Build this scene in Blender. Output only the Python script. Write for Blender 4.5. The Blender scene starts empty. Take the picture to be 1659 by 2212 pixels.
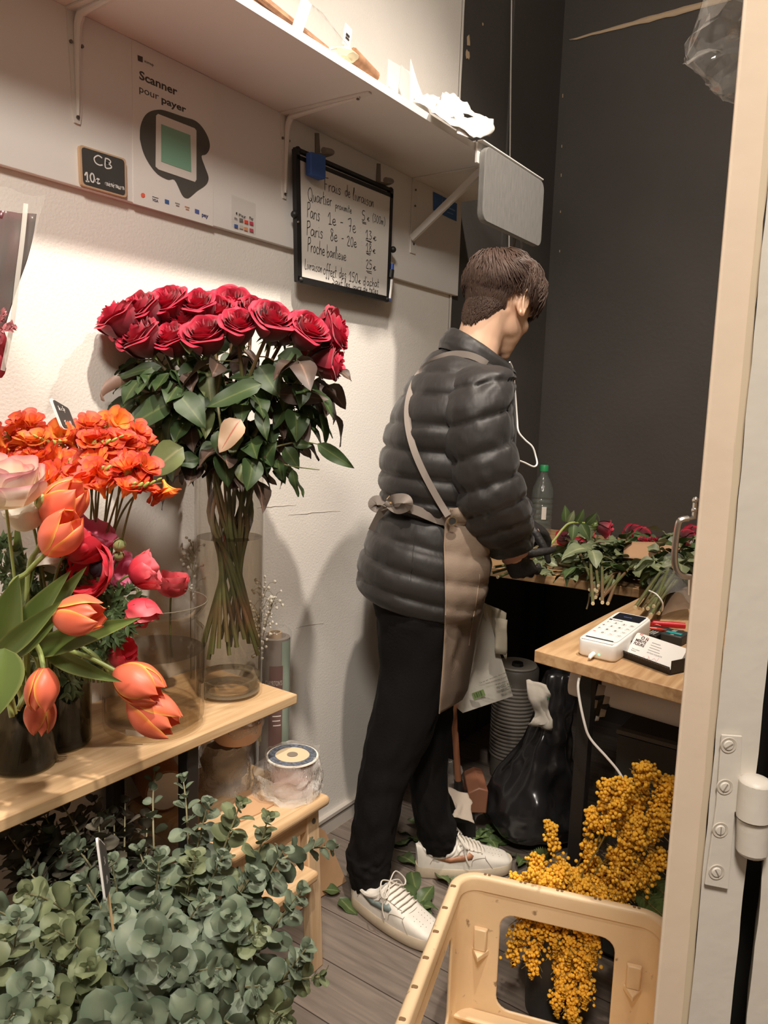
import bpy, bmesh, math, random
import numpy as np
from mathutils import Vector, Matrix, noise
C = bpy.context.scene.collection
PI = math.pi
sc = bpy.context.scene
RND = random.Random(7)

# ---------------------------------------------------------------- camera
CAM = np.array([1.45, 0.0, 1.363])
_yaw, _pit, _rol, FL = math.radians(35.108), math.radians(7.535), math.radians(1.905), 1631.1
_f = np.array([-math.sin(_yaw)*math.cos(_pit), math.cos(_yaw)*math.cos(_pit), -math.sin(_pit)])
_r0 = np.array([math.cos(_yaw), math.sin(_yaw), 0.0]); _u0 = np.cross(_r0, _f)
_R = _r0*math.cos(_rol)+_u0*math.sin(_rol); _U = _u0*math.cos(_rol)-_r0*math.sin(_rol)
_fh = np.array([-math.sin(_yaw), math.cos(_yaw), 0.0])       # horizontal viewing direction
RGT = Vector(_r0); FWD = Vector(_fh)
def ray(px, py): return _f*FL+_R*(px-829.5)-_U*(py-1106.0)
def at(px, py, **k):
    d = ray(px, py); (ax, v), = k.items(); i = 'xyz'.index(ax)
    return Vector(CAM+d*(v-CAM[i])/d[i])
def V(px, py, d):
    r = ray(px, py); return Vector(CAM+r*(d/float(r@_fh)))
def dep(p): return float((np.array(p)-CAM)@_fh)
def VX(px, py, d, xmin=.03):
    p = V(px, py, d)
    return p if p.x >= xmin else at(px, py, x=xmin)
cam = bpy.data.cameras.new('camera'); camo = bpy.data.objects.new('camera', cam); C.objects.link(camo)
camo.matrix_world = Matrix(((_R[0], _U[0], -_f[0], CAM[0]), (_R[1], _U[1], -_f[1], CAM[1]), (_R[2], _U[2], -_f[2], CAM[2]), (0, 0, 0, 1)))
cam.sensor_fit = 'HORIZONTAL'; cam.sensor_width = 36; cam.lens = FL*36/1659; cam.clip_start = .02
sc.camera = camo

# ---------------------------------------------------------------- materials
def lin(c):
    return tuple(((v/255)/12.92 if v/255 <= .04045 else ((v/255+.055)/1.055)**2.4) for v in c)+(1,)
_m = {}
def mat(name, rgb, rough=.6, var=None, bump=None, metal=0, sheen=0, coat=0, alpha=1, spec=.5, ramp=None, emit=None, trl=0, sub=0, noi=None, stretch=None, spk=None):
    """var=(scale, amount 0..1) mottles the colour; bump=(scale, strength); ramp = colours along the mesh attribute t"""
    if name in _m: return _m[name]
    m = bpy.data.materials.new(name); m.use_nodes = True; n = m.node_tree.nodes; L = m.node_tree.links
    b = n['Principled BSDF']; b.inputs['Roughness'].default_value = rough; b.inputs['Metallic'].default_value = metal
    b.inputs['Specular IOR Level'].default_value = spec
    col = None
    tc = n.new('ShaderNodeTexCoord'); co = tc.outputs['Object']
    if stretch:
        mp = n.new('ShaderNodeMapping'); mp.inputs['Scale'].default_value = stretch; L.new(co, mp.inputs[0]); co = mp.outputs[0]
    if ramp:
        a = n.new('ShaderNodeAttribute'); a.attribute_name = 't'; r = n.new('ShaderNodeValToRGB')
        e = r.color_ramp.elements
        while len(e) < len(ramp): e.new(.5)
        for q, (p, c) in zip(e, ramp): q.position = p; q.color = lin(c)
        L.new(a.outputs['Fac'], r.inputs[0]); col = r.outputs[0]
    else:
        c = n.new('ShaderNodeRGB'); c.outputs[0].default_value = lin(rgb); col = c.outputs[0]
    if var:
        t = n.new('ShaderNodeTexNoise'); t.inputs['Scale'].default_value = var[0]; t.inputs['Detail'].default_value = 4; L.new(co, t.inputs['Vector'])
        mr = n.new('ShaderNodeMapRange'); mr.inputs[1].default_value = .3; mr.inputs[2].default_value = .7
        mr.inputs[3].default_value = 1-var[1]; mr.inputs[4].default_value = 1+var[1]*.6; L.new(t.outputs[0], mr.inputs[0])
        h = n.new('ShaderNodeHueSaturation'); L.new(mr.outputs[0], h.inputs['Value']); L.new(col, h.inputs['Color']); col = h.outputs[0]
        if len(var) > 2:                                    # third: a second colour blotched in
            mx = n.new('ShaderNodeMix'); mx.data_type = 'RGBA'; t2 = n.new('ShaderNodeTexNoise'); t2.inputs['Scale'].default_value = var[0]*.37
            L.new(co, t2.inputs['Vector']); m2 = n.new('ShaderNodeMapRange'); m2.inputs[1].default_value = .48; m2.inputs[2].default_value = .62
            L.new(t2.outputs[0], m2.inputs[0]); L.new(m2.outputs[0], mx.inputs[0]); L.new(col, mx.inputs[6]); mx.inputs[7].default_value = lin(var[2]); col = mx.outputs[2]
    if spk:                                                  # small dark scuffs
        t3 = n.new('ShaderNodeTexNoise'); t3.inputs['Scale'].default_value = spk[0]; t3.inputs['Detail'].default_value = 3; L.new(co, t3.inputs['Vector']); m3 = n.new('ShaderNodeMapRange'); m3.inputs[1].default_value = spk[1]; m3.inputs[2].default_value = spk[1]+.06; L.new(t3.outputs[0], m3.inputs[0])
        x3 = n.new('ShaderNodeMix'); x3.data_type = 'RGBA'; L.new(m3.outputs[0], x3.inputs[0]); L.new(col, x3.inputs[6]); x3.inputs[7].default_value = lin(spk[2]); col = x3.outputs[2]
    if noi:                                                  # individual tint per object
        oi = n.new('ShaderNodeObjectInfo'); mr = n.new('ShaderNodeMapRange'); mr.inputs[3].default_value = 1-noi; mr.inputs[4].default_value = 1+noi
        L.new(oi.outputs['Random'], mr.inputs[0]); h = n.new('ShaderNodeHueSaturation'); L.new(mr.outputs[0], h.inputs['Value']); L.new(col, h.inputs['Color']); col = h.outputs[0]
    L.new(col, b.inputs['Base Color'])
    if bump:
        t = n.new('ShaderNodeTexNoise'); t.inputs['Scale'].default_value = bump[0]; t.inputs['Detail'].default_value = 5 if len(bump) < 4 else bump[3]; L.new(co, t.inputs['Vector'])
        bp = n.new('ShaderNodeBump'); bp.inputs['Strength'].default_value = bump[1]; bp.inputs['Distance'].default_value = .01 if len(bump) < 3 else bump[2]
        L.new(t.outputs[0], bp.inputs['Height']); L.new(bp.outputs[0], b.inputs['Normal'])
    if sheen: b.inputs['Sheen Weight'].default_value = sheen
    if coat: b.inputs['Coat Weight'].default_value = coat; b.inputs['Coat Roughness'].default_value = .15
    if sub: b.inputs['Subsurface Weight'].default_value = sub; b.inputs['Subsurface Radius'].default_value = (.01, .004, .002); b.inputs['Subsurface Scale'].default_value = .6
    if emit: b.inputs['Emission Color'].default_value = lin(emit[0]); b.inputs['Emission Strength'].default_value = emit[1]
    out = n['Material Output']
    if trl:
        tr = n.new('ShaderNodeBsdfTranslucent'); L.new(col, tr.inputs[0]); mx = n.new('ShaderNodeMixShader'); mx.inputs[0].default_value = trl
        L.new(b.outputs[0], mx.inputs[1]); L.new(tr.outputs[0], mx.inputs[2]); L.new(mx.outputs[0], out.inputs[0])
    if alpha < 1: b.inputs['Alpha'].default_value = alpha
    _m[name] = m; return m
def clear_mat(name, tint=(255, 255, 255), rough=.02, ior=1.45, bump=None, haze=0, hcol=(235, 230, 222)):
    """thin clear sheet: transparent with a Fresnel reflection, haze = share of milky diffuse"""
    if name in _m: return _m[name]
    m = bpy.data.materials.new(name); m.use_nodes = True; n = m.node_tree.nodes; L = m.node_tree.links; n.remove(n['Principled BSDF'])
    t = n.new('ShaderNodeBsdfTransparent'); t.inputs[0].default_value = lin(tint)
    g = n.new('ShaderNodeBsdfGlossy'); g.inputs['Roughness'].default_value = rough
    f = n.new('ShaderNodeFresnel'); f.inputs[0].default_value = ior
    mx = n.new('ShaderNodeMixShader'); src = t.outputs[0]
    if haze:
        d = n.new('ShaderNodeBsdfDiffuse'); d.inputs[0].default_value = lin(hcol); m0 = n.new('ShaderNodeMixShader'); m0.inputs[0].default_value = haze
        L.new(src, m0.inputs[1]); L.new(d.outputs[0], m0.inputs[2]); src = m0.outputs[0]
    geo = n.new('ShaderNodeNewGeometry'); iv = n.new('ShaderNodeMath'); iv.operation = 'SUBTRACT'; iv.inputs[0].default_value = 1; L.new(geo.outputs['Backfacing'], iv.inputs[1]); mu = n.new('ShaderNodeMath'); mu.operation = 'MULTIPLY'; L.new(f.outputs[0], mu.inputs[0]); L.new(iv.outputs[0], mu.inputs[1]); L.new(mu.outputs[0], mx.inputs[0]); L.new(src, mx.inputs[1]); L.new(g.outputs[0], mx.inputs[2]); L.new(mx.outputs[0], n['Material Output'].inputs[0])
    if bump:
        tc = n.new('ShaderNodeTexCoord'); tx = n.new('ShaderNodeTexNoise'); tx.inputs['Scale'].default_value = bump[0]; L.new(tc.outputs['Object'], tx.inputs['Vector'])
        bp = n.new('ShaderNodeBump'); bp.inputs['Strength'].default_value = bump[1]; bp.inputs['Distance'].default_value = .01
        L.new(tx.outputs[0], bp.inputs['Height']); L.new(bp.outputs[0], g.inputs['Normal']); L.new(bp.outputs[0], f.inputs['Normal'])
    _m[name] = m; return m
def wood_mat(name, c1, c2, axis='y', scale=1.0, rough=.45, bl=0):
    if name in _m: return _m[name]
    m = bpy.data.materials.new(name); m.use_nodes = True; n = m.node_tree.nodes; L = m.node_tree.links; b = n['Principled BSDF']
    b.inputs['Roughness'].default_value = rough
    tc = n.new('ShaderNodeTexCoord'); mp = n.new('ShaderNodeMapping'); s = {'x': (1.2, 14, 14), 'y': (14, 1.2, 14), 'z': (14, 14, 1.2)}[axis]
    mp.inputs['Scale'].default_value = tuple(v*scale for v in s); L.new(tc.outputs['Object'], mp.inputs[0])
    t = n.new('ShaderNodeTexNoise'); t.inputs['Scale'].default_value = 3; t.inputs['Detail'].default_value = 6; t.inputs['Distortion'].default_value = 1.2; L.new(mp.outputs[0], t.inputs['Vector'])
    r = n.new('ShaderNodeValToRGB'); r.color_ramp.elements[0].color = lin(c2); r.color_ramp.elements[1].color = lin(c1)
    r.color_ramp.elements[0].position = .36; r.color_ramp.elements[1].position = .62; L.new(t.outputs[0], r.inputs[0])
    t2 = n.new('ShaderNodeTexNoise'); t2.inputs['Scale'].default_value = 2.2; L.new(tc.outputs['Object'], t2.inputs['Vector'])
    mx = n.new('ShaderNodeMix'); mx.data_type = 'RGBA'; mx.blend_type = 'MULTIPLY'; mx.inputs[0].default_value = .5
    L.new(r.outputs[0], mx.inputs[6]); m2 = n.new('ShaderNodeMapRange'); m2.inputs[3].default_value = .72; m2.inputs[4].default_value = 1.1; L.new(t2.outputs[0], m2.inputs[0]); L.new(m2.outputs[0], mx.inputs[7])
    L.new(mx.outputs[2], b.inputs['Base Color'])
    bp = n.new('ShaderNodeBump'); bp.inputs['Strength'].default_value = .08; L.new(t.outputs[0], bp.inputs['Height']); L.new(bp.outputs[0], b.inputs['Normal'])
    _m[name] = m; return m

# ---------------------------------------------------------------- mesh helpers
class MB:
    def __init__(s): s.v = []; s.f = []; s.m = []; s.t = []
    def add(s, vf, mi=0, t=None):
        v, f = vf[0], vf[1]; o = len(s.v); s.v += [tuple(p) for p in v]; s.f += [tuple(i+o for i in q) for q in f]; s.m += [mi]*len(f)
        if len(vf) > 2 and t is None: t = vf[2]
        s.t += (list(t) if t is not None and not isinstance(t, (int, float)) else [t or 0.0]*len(v)); return s
    def mesh(s, name, mats):
        me = bpy.data.meshes.new(name); me.from_pydata(s.v, [], s.f)
        for m in (mats if isinstance(mats, (list, tuple)) else [mats]): me.materials.append(m)
        if any(s.m): me.polygons.foreach_set('material_index', s.m)
        if any(s.t): a = me.attributes.new('t', 'FLOAT', 'POINT'); a.data.foreach_set('value', s.t)
        return me
def link(name, me, parent=None, smooth=40, bevel=0, seg=2, sub=0, solid=0, off=-1):
    if smooth:
        me.polygons.foreach_set('use_smooth', [True]*len(me.polygons))
        if smooth < 180: me.set_sharp_from_angle(angle=math.radians(smooth))
    o = bpy.data.objects.new(name, me); C.objects.link(o)
    if parent is not None: o.parent = parent; o.matrix_parent_inverse = parent.matrix_basis.inverted()
    if solid: md = o.modifiers.new('s', 'SOLIDIFY'); md.thickness = solid; md.offset = off
    if bevel: md = o.modifiers.new('b', 'BEVEL'); md.width = bevel; md.segments = seg; md.limit_method = 'ANGLE'; md.angle_limit = math.radians(50)
    if sub: md = o.modifiers.new('u', 'SUBSURF'); md.levels = sub; md.render_levels = sub
    return o
def ob(name, vf, m, parent=None, **k):
    mb = vf if isinstance(vf, MB) else MB().add(vf)
    return link(name, mb.mesh(name, m), parent, **k)
def tag(o, label, cat, group=None):
    o['label'] = label; o['category'] = cat
    if group: o['group'] = group
    return o
def thing(name, label, cat, loc=(0, 0, 0), group=None):
    o = bpy.data.objects.new(name, None); C.objects.link(o); o.location = loc; o.empty_display_size = .02
    o.matrix_basis = Matrix.Translation(loc); return tag(o, label, cat, group)
def struct(o): o['kind'] = 'structure'; return o
def dup(o, mtx=None, label=None, group=None, par=None):
    r = o.copy(); C.objects.link(r)
    if par is not None: r.parent = par
    if mtx is not None: r.matrix_basis = mtx
    if label: r['label'] = label
    if group: r['group'] = group
    for c in list(o.children): dup(c, par=r)
    return r
def remake(o, dup_mesh=True):
    """apply modifiers for good"""
    dg = bpy.context.evaluated_depsgraph_get(); dg.update(); me = bpy.data.meshes.new_from_object(o.evaluated_get(dg)); o.modifiers.clear(); o.data = me; return o
def finer(me, lv=1):
    """subdivide a mesh once and for all, so that copies share the result"""
    o = bpy.data.objects.new('tmp', me); C.objects.link(o); md = o.modifiers.new('u', 'SUBSURF'); md.levels = lv; md.render_levels = lv; dg = bpy.context.evaluated_depsgraph_get(); dg.update(); n = bpy.data.meshes.new_from_object(o.evaluated_get(dg)); n.name = me.name; bpy.data.objects.remove(o); return n
BOXF = [(0, 3, 2, 1), (4, 5, 6, 7), (0, 1, 5, 4), (1, 2, 6, 5), (2, 3, 7, 6), (3, 0, 4, 7)]
def box(x0, x1, y0, y1, z0, z1):
    return [(x0, y0, z0), (x1, y0, z0), (x1, y1, z0), (x0, y1, z0), (x0, y0, z1), (x1, y0, z1), (x1, y1, z1), (x0, y1, z1)], BOXF
def cbox(c, sx, sy, sz, M=None):
    v, f = box(-sx/2, sx/2, -sy/2, sy/2, -sz/2, sz/2); M = M or Matrix.Identity(3); return [tuple(M @ Vector(p)+Vector(c)) for p in v], f
def xf(vf, M): return ([tuple(M @ Vector(p)) for p in vf[0]],)+tuple(vf[1:])
def rings(R, close=True, caps=True, t=None):
    n = len(R[0]); v = [p for r in R for p in r]; f = []
    for i in range(len(R)-1):
        for j in range(n if close else n-1):
            a, b = i*n+j, i*n+(j+1) % n; f.append((a, b, b+n, a+n))
    if caps and close: f.append(tuple(range(n-1, -1, -1))); f.append(tuple(range((len(R)-1)*n, len(R)*n)))
    return (v, f) if t is None else (v, f, [x for x in t for _ in range(n)])
def spline(P, k=6):
    P = [Vector(p) for p in P]; out = []
    for i in range(len(P)-1):
        a, b, c, d = P[max(i-1, 0)], P[i], P[i+1], P[min(i+2, len(P)-1)]
        for j in range(k):
            u = j/k; out.append(.5*((2*b)+(-a+c)*u+(2*a-5*b+4*c-d)*u*u+(-a+3*b-3*c+d)*u**3))
    return out+[P[-1]]
def frames(P):
    P = [Vector(p) for p in P]; T = [(P[min(i+1, len(P)-1)]-P[max(i-1, 0)]).normalized() for i in range(len(P))]
    u = T[0].orthogonal().normalized(); out = []
    for t in T:
        u = u-t*u.dot(t); u = u.normalized() if u.length > 1e-6 else t.orthogonal().normalized(); out.append((t, u, t.cross(u)))
    return out
def tube(P, r, n=8, caps=True, flat=1):
    P = [Vector(p) for p in P]; rr = r if isinstance(r, (list, tuple)) else [r]*len(P)
    if len(rr) != len(P): rr = [float(x) for x in np.interp(np.linspace(0, 1, len(P)), np.linspace(0, 1, len(rr)), rr)]
    R = []
    for p, (t, u, w), q in zip(P, frames(P), rr): R.append([p+(u*math.cos(2*PI*j/n)*q+w*math.sin(2*PI*j/n)*q*flat) for j in range(n)])
    return rings(R, True, caps)
def lathe(prof, n=32, c=(0, 0, 0), M=None):
    c = Vector(c); M = M or Matrix.Identity(3); R = []
    for r, z in prof: R.append([c+M @ Vector((r*math.cos(2*PI*j/n), r*math.sin(2*PI*j/n), z)) for j in range(n)])
    return rings(R, True, False)
def disc(c, r, n=24, M=None):
    M = M or Matrix.Identity(3); return [Vector(c)+M @ Vector((r*math.cos(2*PI*j/n), r*math.sin(2*PI*j/n), 0)) for j in range(n)], [tuple(range(n))]
def ball(c, r, n=8, m=6, s=(1, 1, 1), M=None):
    M = M or Matrix.Identity(3); v = []; f = []
    for i in range(m+1):
        a = PI*i/m
        for j in range(n): b = 2*PI*j/n; v.append(Vector(c)+M @ Vector((r*s[0]*math.sin(a)*math.cos(b), r*s[1]*math.sin(a)*math.sin(b), r*s[2]*math.cos(a))))
    for i in range(m):
        for j in range(n): a, b = i*n+j, i*n+(j+1) % n; f.append((a, a+n, b+n, b))
    return v, f
def prism(poly, M, h):
    """2D outline in plane of M (4x4: x,y axes, z = thickness direction), extruded by h"""
    n = len(poly); v = [M @ Vector((x, y, 0)) for x, y in poly]+[M @ Vector((x, y, h)) for x, y in poly]
    return v, [tuple(range(n-1, -1, -1)), tuple(range(n, 2*n))]+[(i, (i+1) % n, (i+1) % n+n, i+n) for i in range(n)]
def rrect(x0, x1, y0, y1, r, k=5):
    out = []
    for cx, cy, a in ((x1-r, y1-r, 0), (x0+r, y1-r, 90), (x0+r, y0+r, 180), (x1-r, y0+r, 270)):
        for j in range(k+1): b = math.radians(a+90*j/k); out.append((cx+r*math.cos(b), cy+r*math.sin(b)))
    return out
def mfrom(o, ux, uy):
    ux = Vector(ux).normalized(); uy = Vector(uy); uz = ux.cross(uy).normalized(); uy = uz.cross(ux); o = Vector(o)
    return Matrix(((ux.x, uy.x, uz.x, o.x), (ux.y, uy.y, uz.y, o.y), (ux.z, uy.z, uz.z, o.z), (0, 0, 0, 1)))
def dirm(z, x=None):
    """3x3 with local z along given direction"""
    z = Vector(z).normalized(); x = Vector(x) if x is not None else z.orthogonal(); x = (x-z*x.dot(z)).normalized(); y = z.cross(x)
    return Matrix(((x.x, y.x, z.x), (x.y, y.y, z.y), (x.z, y.z, z.z)))
def grid(fn, nu, nv, tf=None):
    v = []; f = []; t = []
    for i in range(nu+1):
        for j in range(nv+1):
            v.append(fn(i/nu, j/nv))
            if tf: t.append(tf(i/nu, j/nv))
    for i in range(nu):
        for j in range(nv): a = i*(nv+1)+j; f.append((a, a+nv+1, a+nv+2, a+1))
    return (v, f, t) if tf else (v, f)
def nz(p, s=1.0, seed=0): return noise.noise(Vector(p)*s+Vector((seed*3.17, seed*1.31, seed*7.7)))
def crumple(vf, amp, s, seed=0):
    out = []
    for p in vf[0]:
        p = Vector(p); out.append(p+amp*Vector((nz(p, s, seed), nz(p, s, seed+5), nz(p, s, seed+9)))+.4*amp*Vector((nz(p, s*2.7, seed), nz(p, s*2.7, seed+5), nz(p, s*2.7, seed+9))))
    return (out,)+tuple(vf[1:])
def text_mesh(s, size, M, bold=0, align='LEFT', h=.0002, shear=0, sx=1):
    cu = bpy.data.curves.new('txt', 'FONT'); cu.body = s; cu.size = size; cu.extrude = h; cu.offset = bold*size; cu.align_x = align; cu.shear = shear; cu.resolution_u = 3
    o = bpy.data.objects.new('txt', cu); C.objects.link(o); dg = bpy.context.evaluated_depsgraph_get(); dg.update()
    me = bpy.data.meshes.new_from_object(o.evaluated_get(dg)); v = [M @ Vector((p.co.x*sx, p.co.y, p.co.z)) for p in me.vertices]; f = [tuple(p.vertices) for p in me.polygons]
    bpy.data.objects.remove(o); bpy.data.curves.remove(cu); bpy.data.meshes.remove(me); return v, f
# pen strokes: every glyph is polylines on a unit grid (baseline 0, x-height .5, cap 1)
G = {'a': ('.45,.42 .2,.5 .03,.25 .15,.02 .4,.2 .45,.45 .47,.05 .58,.03', .6), 'b': ('.08,1 .06,0 .3,.02 .42,.25 .25,.45 .07,.25', .52), 'c': ('.42,.4 .2,.5 .05,.25 .2,0 .45,.08', .5),
 'd': ('.42,.4 .2,.48 .04,.22 .18,0 .4,.2 .46,1 .44,.05', .58), 'e': ('.05,.22 .35,.28 .3,.48 .12,.42 .05,.18 .2,0 .44,.1', .5), 'f': ('.45,.9 .3,1 .2,.7 .17,-.3 .02,-.2;.02,.4 .4,.45', .42),
 'h': ('.08,1 .05,0 .1,.3 .28,.48 .38,.3 .38,0', .5), 'i': ('.1,.48 .1,.03 .2,.05;.11,.68 .12,.71', .26), 'j': ('.15,.48 .14,-.25 .0,-.3;.16,.68 .17,.71', .28), 'l': ('.05,.3 .22,.9 .12,1 .06,.1 .2,.02', .28),
 'm': ('.05,.48 .05,0 .1,.35 .22,.48 .27,.0 .32,.35 .45,.48 .5,0', .62), 'n': ('.05,.48 .05,0 .12,.35 .28,.48 .33,.2 .34,0', .46), 'o': ('.25,.5 .05,.3 .12,.03 .33,.05 .42,.3 .25,.5', .5), 'p': ('.08,.48 .05,-.45;.07,.3 .25,.5 .4,.3 .25,.05 .07,.12', .5),
 'q': ('.4,.4 .2,.5 .05,.25 .2,.02 .4,.2 .42,.48 .4,-.45', .52), 'r': ('.06,.48 .06,0 .08,.3 .22,.48 .34,.42', .38), 's': ('.38,.42 .2,.5 .1,.36 .32,.18 .22,0 .05,.06', .44), 't': ('.16,.95 .14,.1 .3,.05;.0,.55 .33,.58', .38),
 'u': ('.06,.48 .08,.08 .25,.02 .38,.45 .4,.05 .5,.03', .54), 'v': ('.04,.48 .2,0 .38,.5', .42), 'x': ('.05,.45 .4,0;.38,.48 .03,0', .46), 'B': ('.1,1 .08,0 .4,.05 .5,.28 .3,.5 .1,.52 .35,.55 .45,.8 .3,1 .08,.98', .6),
 'C': ('.6,.85 .35,1 .08,.6 .15,.15 .4,0 .62,.12', .72), 'F': ('.12,1 .1,0;.0,.98 .6,1.02;.1,.5 .4,.52', .6), 'L': ('.12,.95 .08,.02 .35,.02', .42), 'P': ('.1,1 .06,-.05;.08,.95 .4,1 .45,.65 .1,.48', .52),
 'Q': ('.4,1 .1,.75 .08,.25 .35,0 .65,.2 .65,.75 .4,1;.45,.25 .75,-.1', .82), 'S': ('.5,.9 .25,1 .12,.75 .45,.35 .3,.02 .05,.1', .6), '0': ('.25,.9 .08,.6 .1,.15 .28,0 .42,.3 .4,.75 .25,.9', .52), '1': ('.05,.55 .28,.92 .24,0;.08,0 .42,.02', .48),
 '2': ('.06,.7 .22,.9 .38,.7 .08,.05 .45,.03', .52), '3': ('.08,.85 .35,.85 .18,.5 .4,.3 .25,0 .05,.08', .5), '5': ('.42,.9 .14,.9 .1,.55 .35,.5 .4,.2 .2,0 .05,.08', .52), '7': ('.05,.85 .45,.9 .2,0;.15,.42 .4,.45', .52),
 '8': ('.38,.75 .22,.9 .1,.72 .38,.25 .22,0 .06,.2 .36,.68', .48), 'E': ('.4,.42 .2,.48 .1,.2 .22,0 .42,.08;.0,.3 .28,.32;.0,.18 .26,.2', .5), '-': ('.06,.32 .32,.34', .42), ':': ('.1,.4 .11,.42;.1,.1 .11,.12', .26), '(': ('.28,1 .1,.6 .12,.1 .26,-.15', .34),
 ')': ('.06,1 .24,.6 .22,.1 .05,-.15', .34), "'": ('.1,1 .06,.8', .16), '^': ('.0,.62 .12,.75 .24,.6', 0), '`': ('.1,.75 .25,.62', 0), '.': ('.1,.02 .12,.04', .2), ',': ('.12,.05 .06,-.1', .2)}
def pen(s, size, M, w=.0016, sx=1, jit=.0, h=.0004, slope=0):
    mb = MB(); x = 0; rn = random.Random(len(s)*7+int(size*1e4))
    for ch in s:
        if ch == ' ': x += .38; continue
        g, adv = G[ch]
        if adv == 0: x0 = x-.52
        else: x0 = x
        jy = rn.uniform(-jit, jit)
        for line in g.split(';'):
            P = [tuple(map(float, q.split(','))) for q in line.split()]
            P = [Vector(((x0+a)*size*sx, (b+jy)*size+slope*(x0+a)*size*sx, h)) for a, b in P]
            P = spline(P, 3) if len(P) > 2 else P
            L_, R_ = [], []
            for i, p in enumerate(P):
                t = (P[min(i+1, len(P)-1)]-P[max(i-1, 0)]); t = t.normalized() if t.length > 0 else Vector((1, 0, 0)); q = Vector((-t.y, t.x, 0))*w/2; L_.append(M @ (p+q)); R_.append(M @ (p-q))
            n = len(P); mb.add((L_+R_, [(i, i+n, i+n+1, i+1) for i in range(n-1)]))
        x += adv
    return mb.v, mb.f
# ---------------------------------------------------------------- materials used around
white_wall = mat('white_wall', (238, 232, 224), .75, var=(3, .04), bump=(170, .25, .004))
white_mel = mat('white_mel', (232, 227, 222), .45, var=(4, .03))
black_wall = mat('black_wall', (76, 72, 69), .55, var=(2.5, .12), bump=(60, .1), spec=.35)
black = mat('black', (28, 26, 25), .5); black_gl = mat('black_gl', (22, 21, 21), .2)
white_pl = mat('white_pl', (240, 237, 232), .35); paper = mat('paper', (238, 234, 228), .8, bump=(40, .15)); ink = mat('ink', (40, 37, 36), .6)
grey_ink = mat('grey_ink', (72, 68, 64), .6); steel = mat('steel', (190, 186, 180), .25, metal=1)
kraft = mat('kraft', (190, 150, 112), .8, var=(18, .08)); dark_grey = mat('dark_grey', (62, 60, 57), .5, var=(6, .06))
pine = wood_mat('pine', (212, 180, 140), (190, 155, 114), 'y'); pine_x = wood_mat('pine_x', (212, 180, 140), (192, 156, 114), 'x'); pine_z = wood_mat('pine_z', (214, 186, 150), (196, 164, 126), 'z')
clear = clear_mat('clear', rough=.08, ior=1.35, bump=(40, .5), haze=.05)
def shell(name, b, m): return struct(ob(name, box(*b), m, smooth=0))
YC, YB, ZC = 2.43, 3.296, 3.8
def floor_mat():
    m = bpy.data.materials.new('floor'); m.use_nodes = True; n = m.node_tree.nodes; L = m.node_tree.links; b = n['Principled BSDF']; b.inputs['Roughness'].default_value = .45
    tc = n.new('ShaderNodeTexCoord'); br = n.new('ShaderNodeTexBrick'); br.offset = .37; br.inputs['Scale'].default_value = 1; br.inputs['Brick Width'].default_value = 1.1; br.inputs['Row Height'].default_value = .15
    br.inputs['Mortar Size'].default_value = .0016; br.inputs['Color1'].default_value = lin((128, 116, 106)); br.inputs['Color2'].default_value = lin((106, 96, 88)); br.inputs['Mortar'].default_value = lin((58, 50, 45))
    L.new(tc.outputs['Object'], br.inputs['Vector'])
    mp = n.new('ShaderNodeMapping'); mp.inputs['Scale'].default_value = (2, 26, 1); L.new(tc.outputs['Object'], mp.inputs[0])
    t = n.new('ShaderNodeTexNoise'); t.inputs['Scale'].default_value = 2.5; t.inputs['Detail'].default_value = 6; t.inputs['Distortion'].default_value = .8; L.new(mp.outputs[0], t.inputs['Vector'])
    mr = n.new('ShaderNodeMapRange'); mr.inputs[1].default_value = .3; mr.inputs[2].default_value = .7; mr.inputs[3].default_value = .72; mr.inputs[4].default_value = 1.2; L.new(t.outputs[0], mr.inputs[0])
    mx = n.new('ShaderNodeMix'); mx.data_type = 'RGBA'; mx.blend_type = 'MULTIPLY'; mx.inputs[0].default_value = 1; L.new(br.outputs[0], mx.inputs[6]); L.new(mr.outputs[0], mx.inputs[7]); L.new(mx.outputs[2], b.inputs['Base Color'])
    return m
struct(ob('floor', ([(0, -1.4, 0), (2.3, -1.4, 0), (2.3, YB, 0), (0, YB, 0)], [(0, 1, 2, 3)]), floor_mat(), smooth=0))
shell('ceiling', (-.1, 2.4, -1.5, YB+.1, ZC, ZC+.05), white_mel)
shell('wall_left', (-.08, 0, -1.4, YC, 0, ZC), white_wall)
shell('wall_left_rear', (-.08, 0, YC, YB, 0, ZC), black_wall)
shell('wall_back', (-.08, 2.4, YB, YB+.06, 0, ZC), black_wall)
shell('wall_right', (2.3, 2.36, -1.4, YB, 0, ZC), mat('right_wall', (150, 140, 130), .8))
shell('wall_front', (-.08, 2.36, -1.46, -1.4, 0, ZC), mat('front_wall', (150, 138, 124), .8))
bb = MB().add(box(0, .012, -1.4, YC, 0, .055)).add(box(0, .018, -1.4, YC, .055, .066)); struct(ob('baseboard_left', bb, mat('skirt', (206, 198, 188), .5), smooth=0))
# flaking white edge where the white wall meets the black one
v = []; n_ = 60
for i in range(n_+1):
    z = .05+(ZC-.06)*i/n_; w = .010+.008*abs(nz((z*9, 0, 0), 1.5, 3)); v += [(.004, YC-.004, z), (.004, YC+w, z), (.0, YC+w, z)]
struct(ob('trim_1', (v, [(i*3+a, i*3+b, i*3+3+b, i*3+3+a) for i in range(n_) for a, b in ((0, 1), (1, 2))]), white_wall, smooth=0))
sm = MB().add(box(0, .008, 2.812, 2.85, 0, ZC)); struct(ob('trim_2', sm, black_wall, smooth=0))
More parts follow.
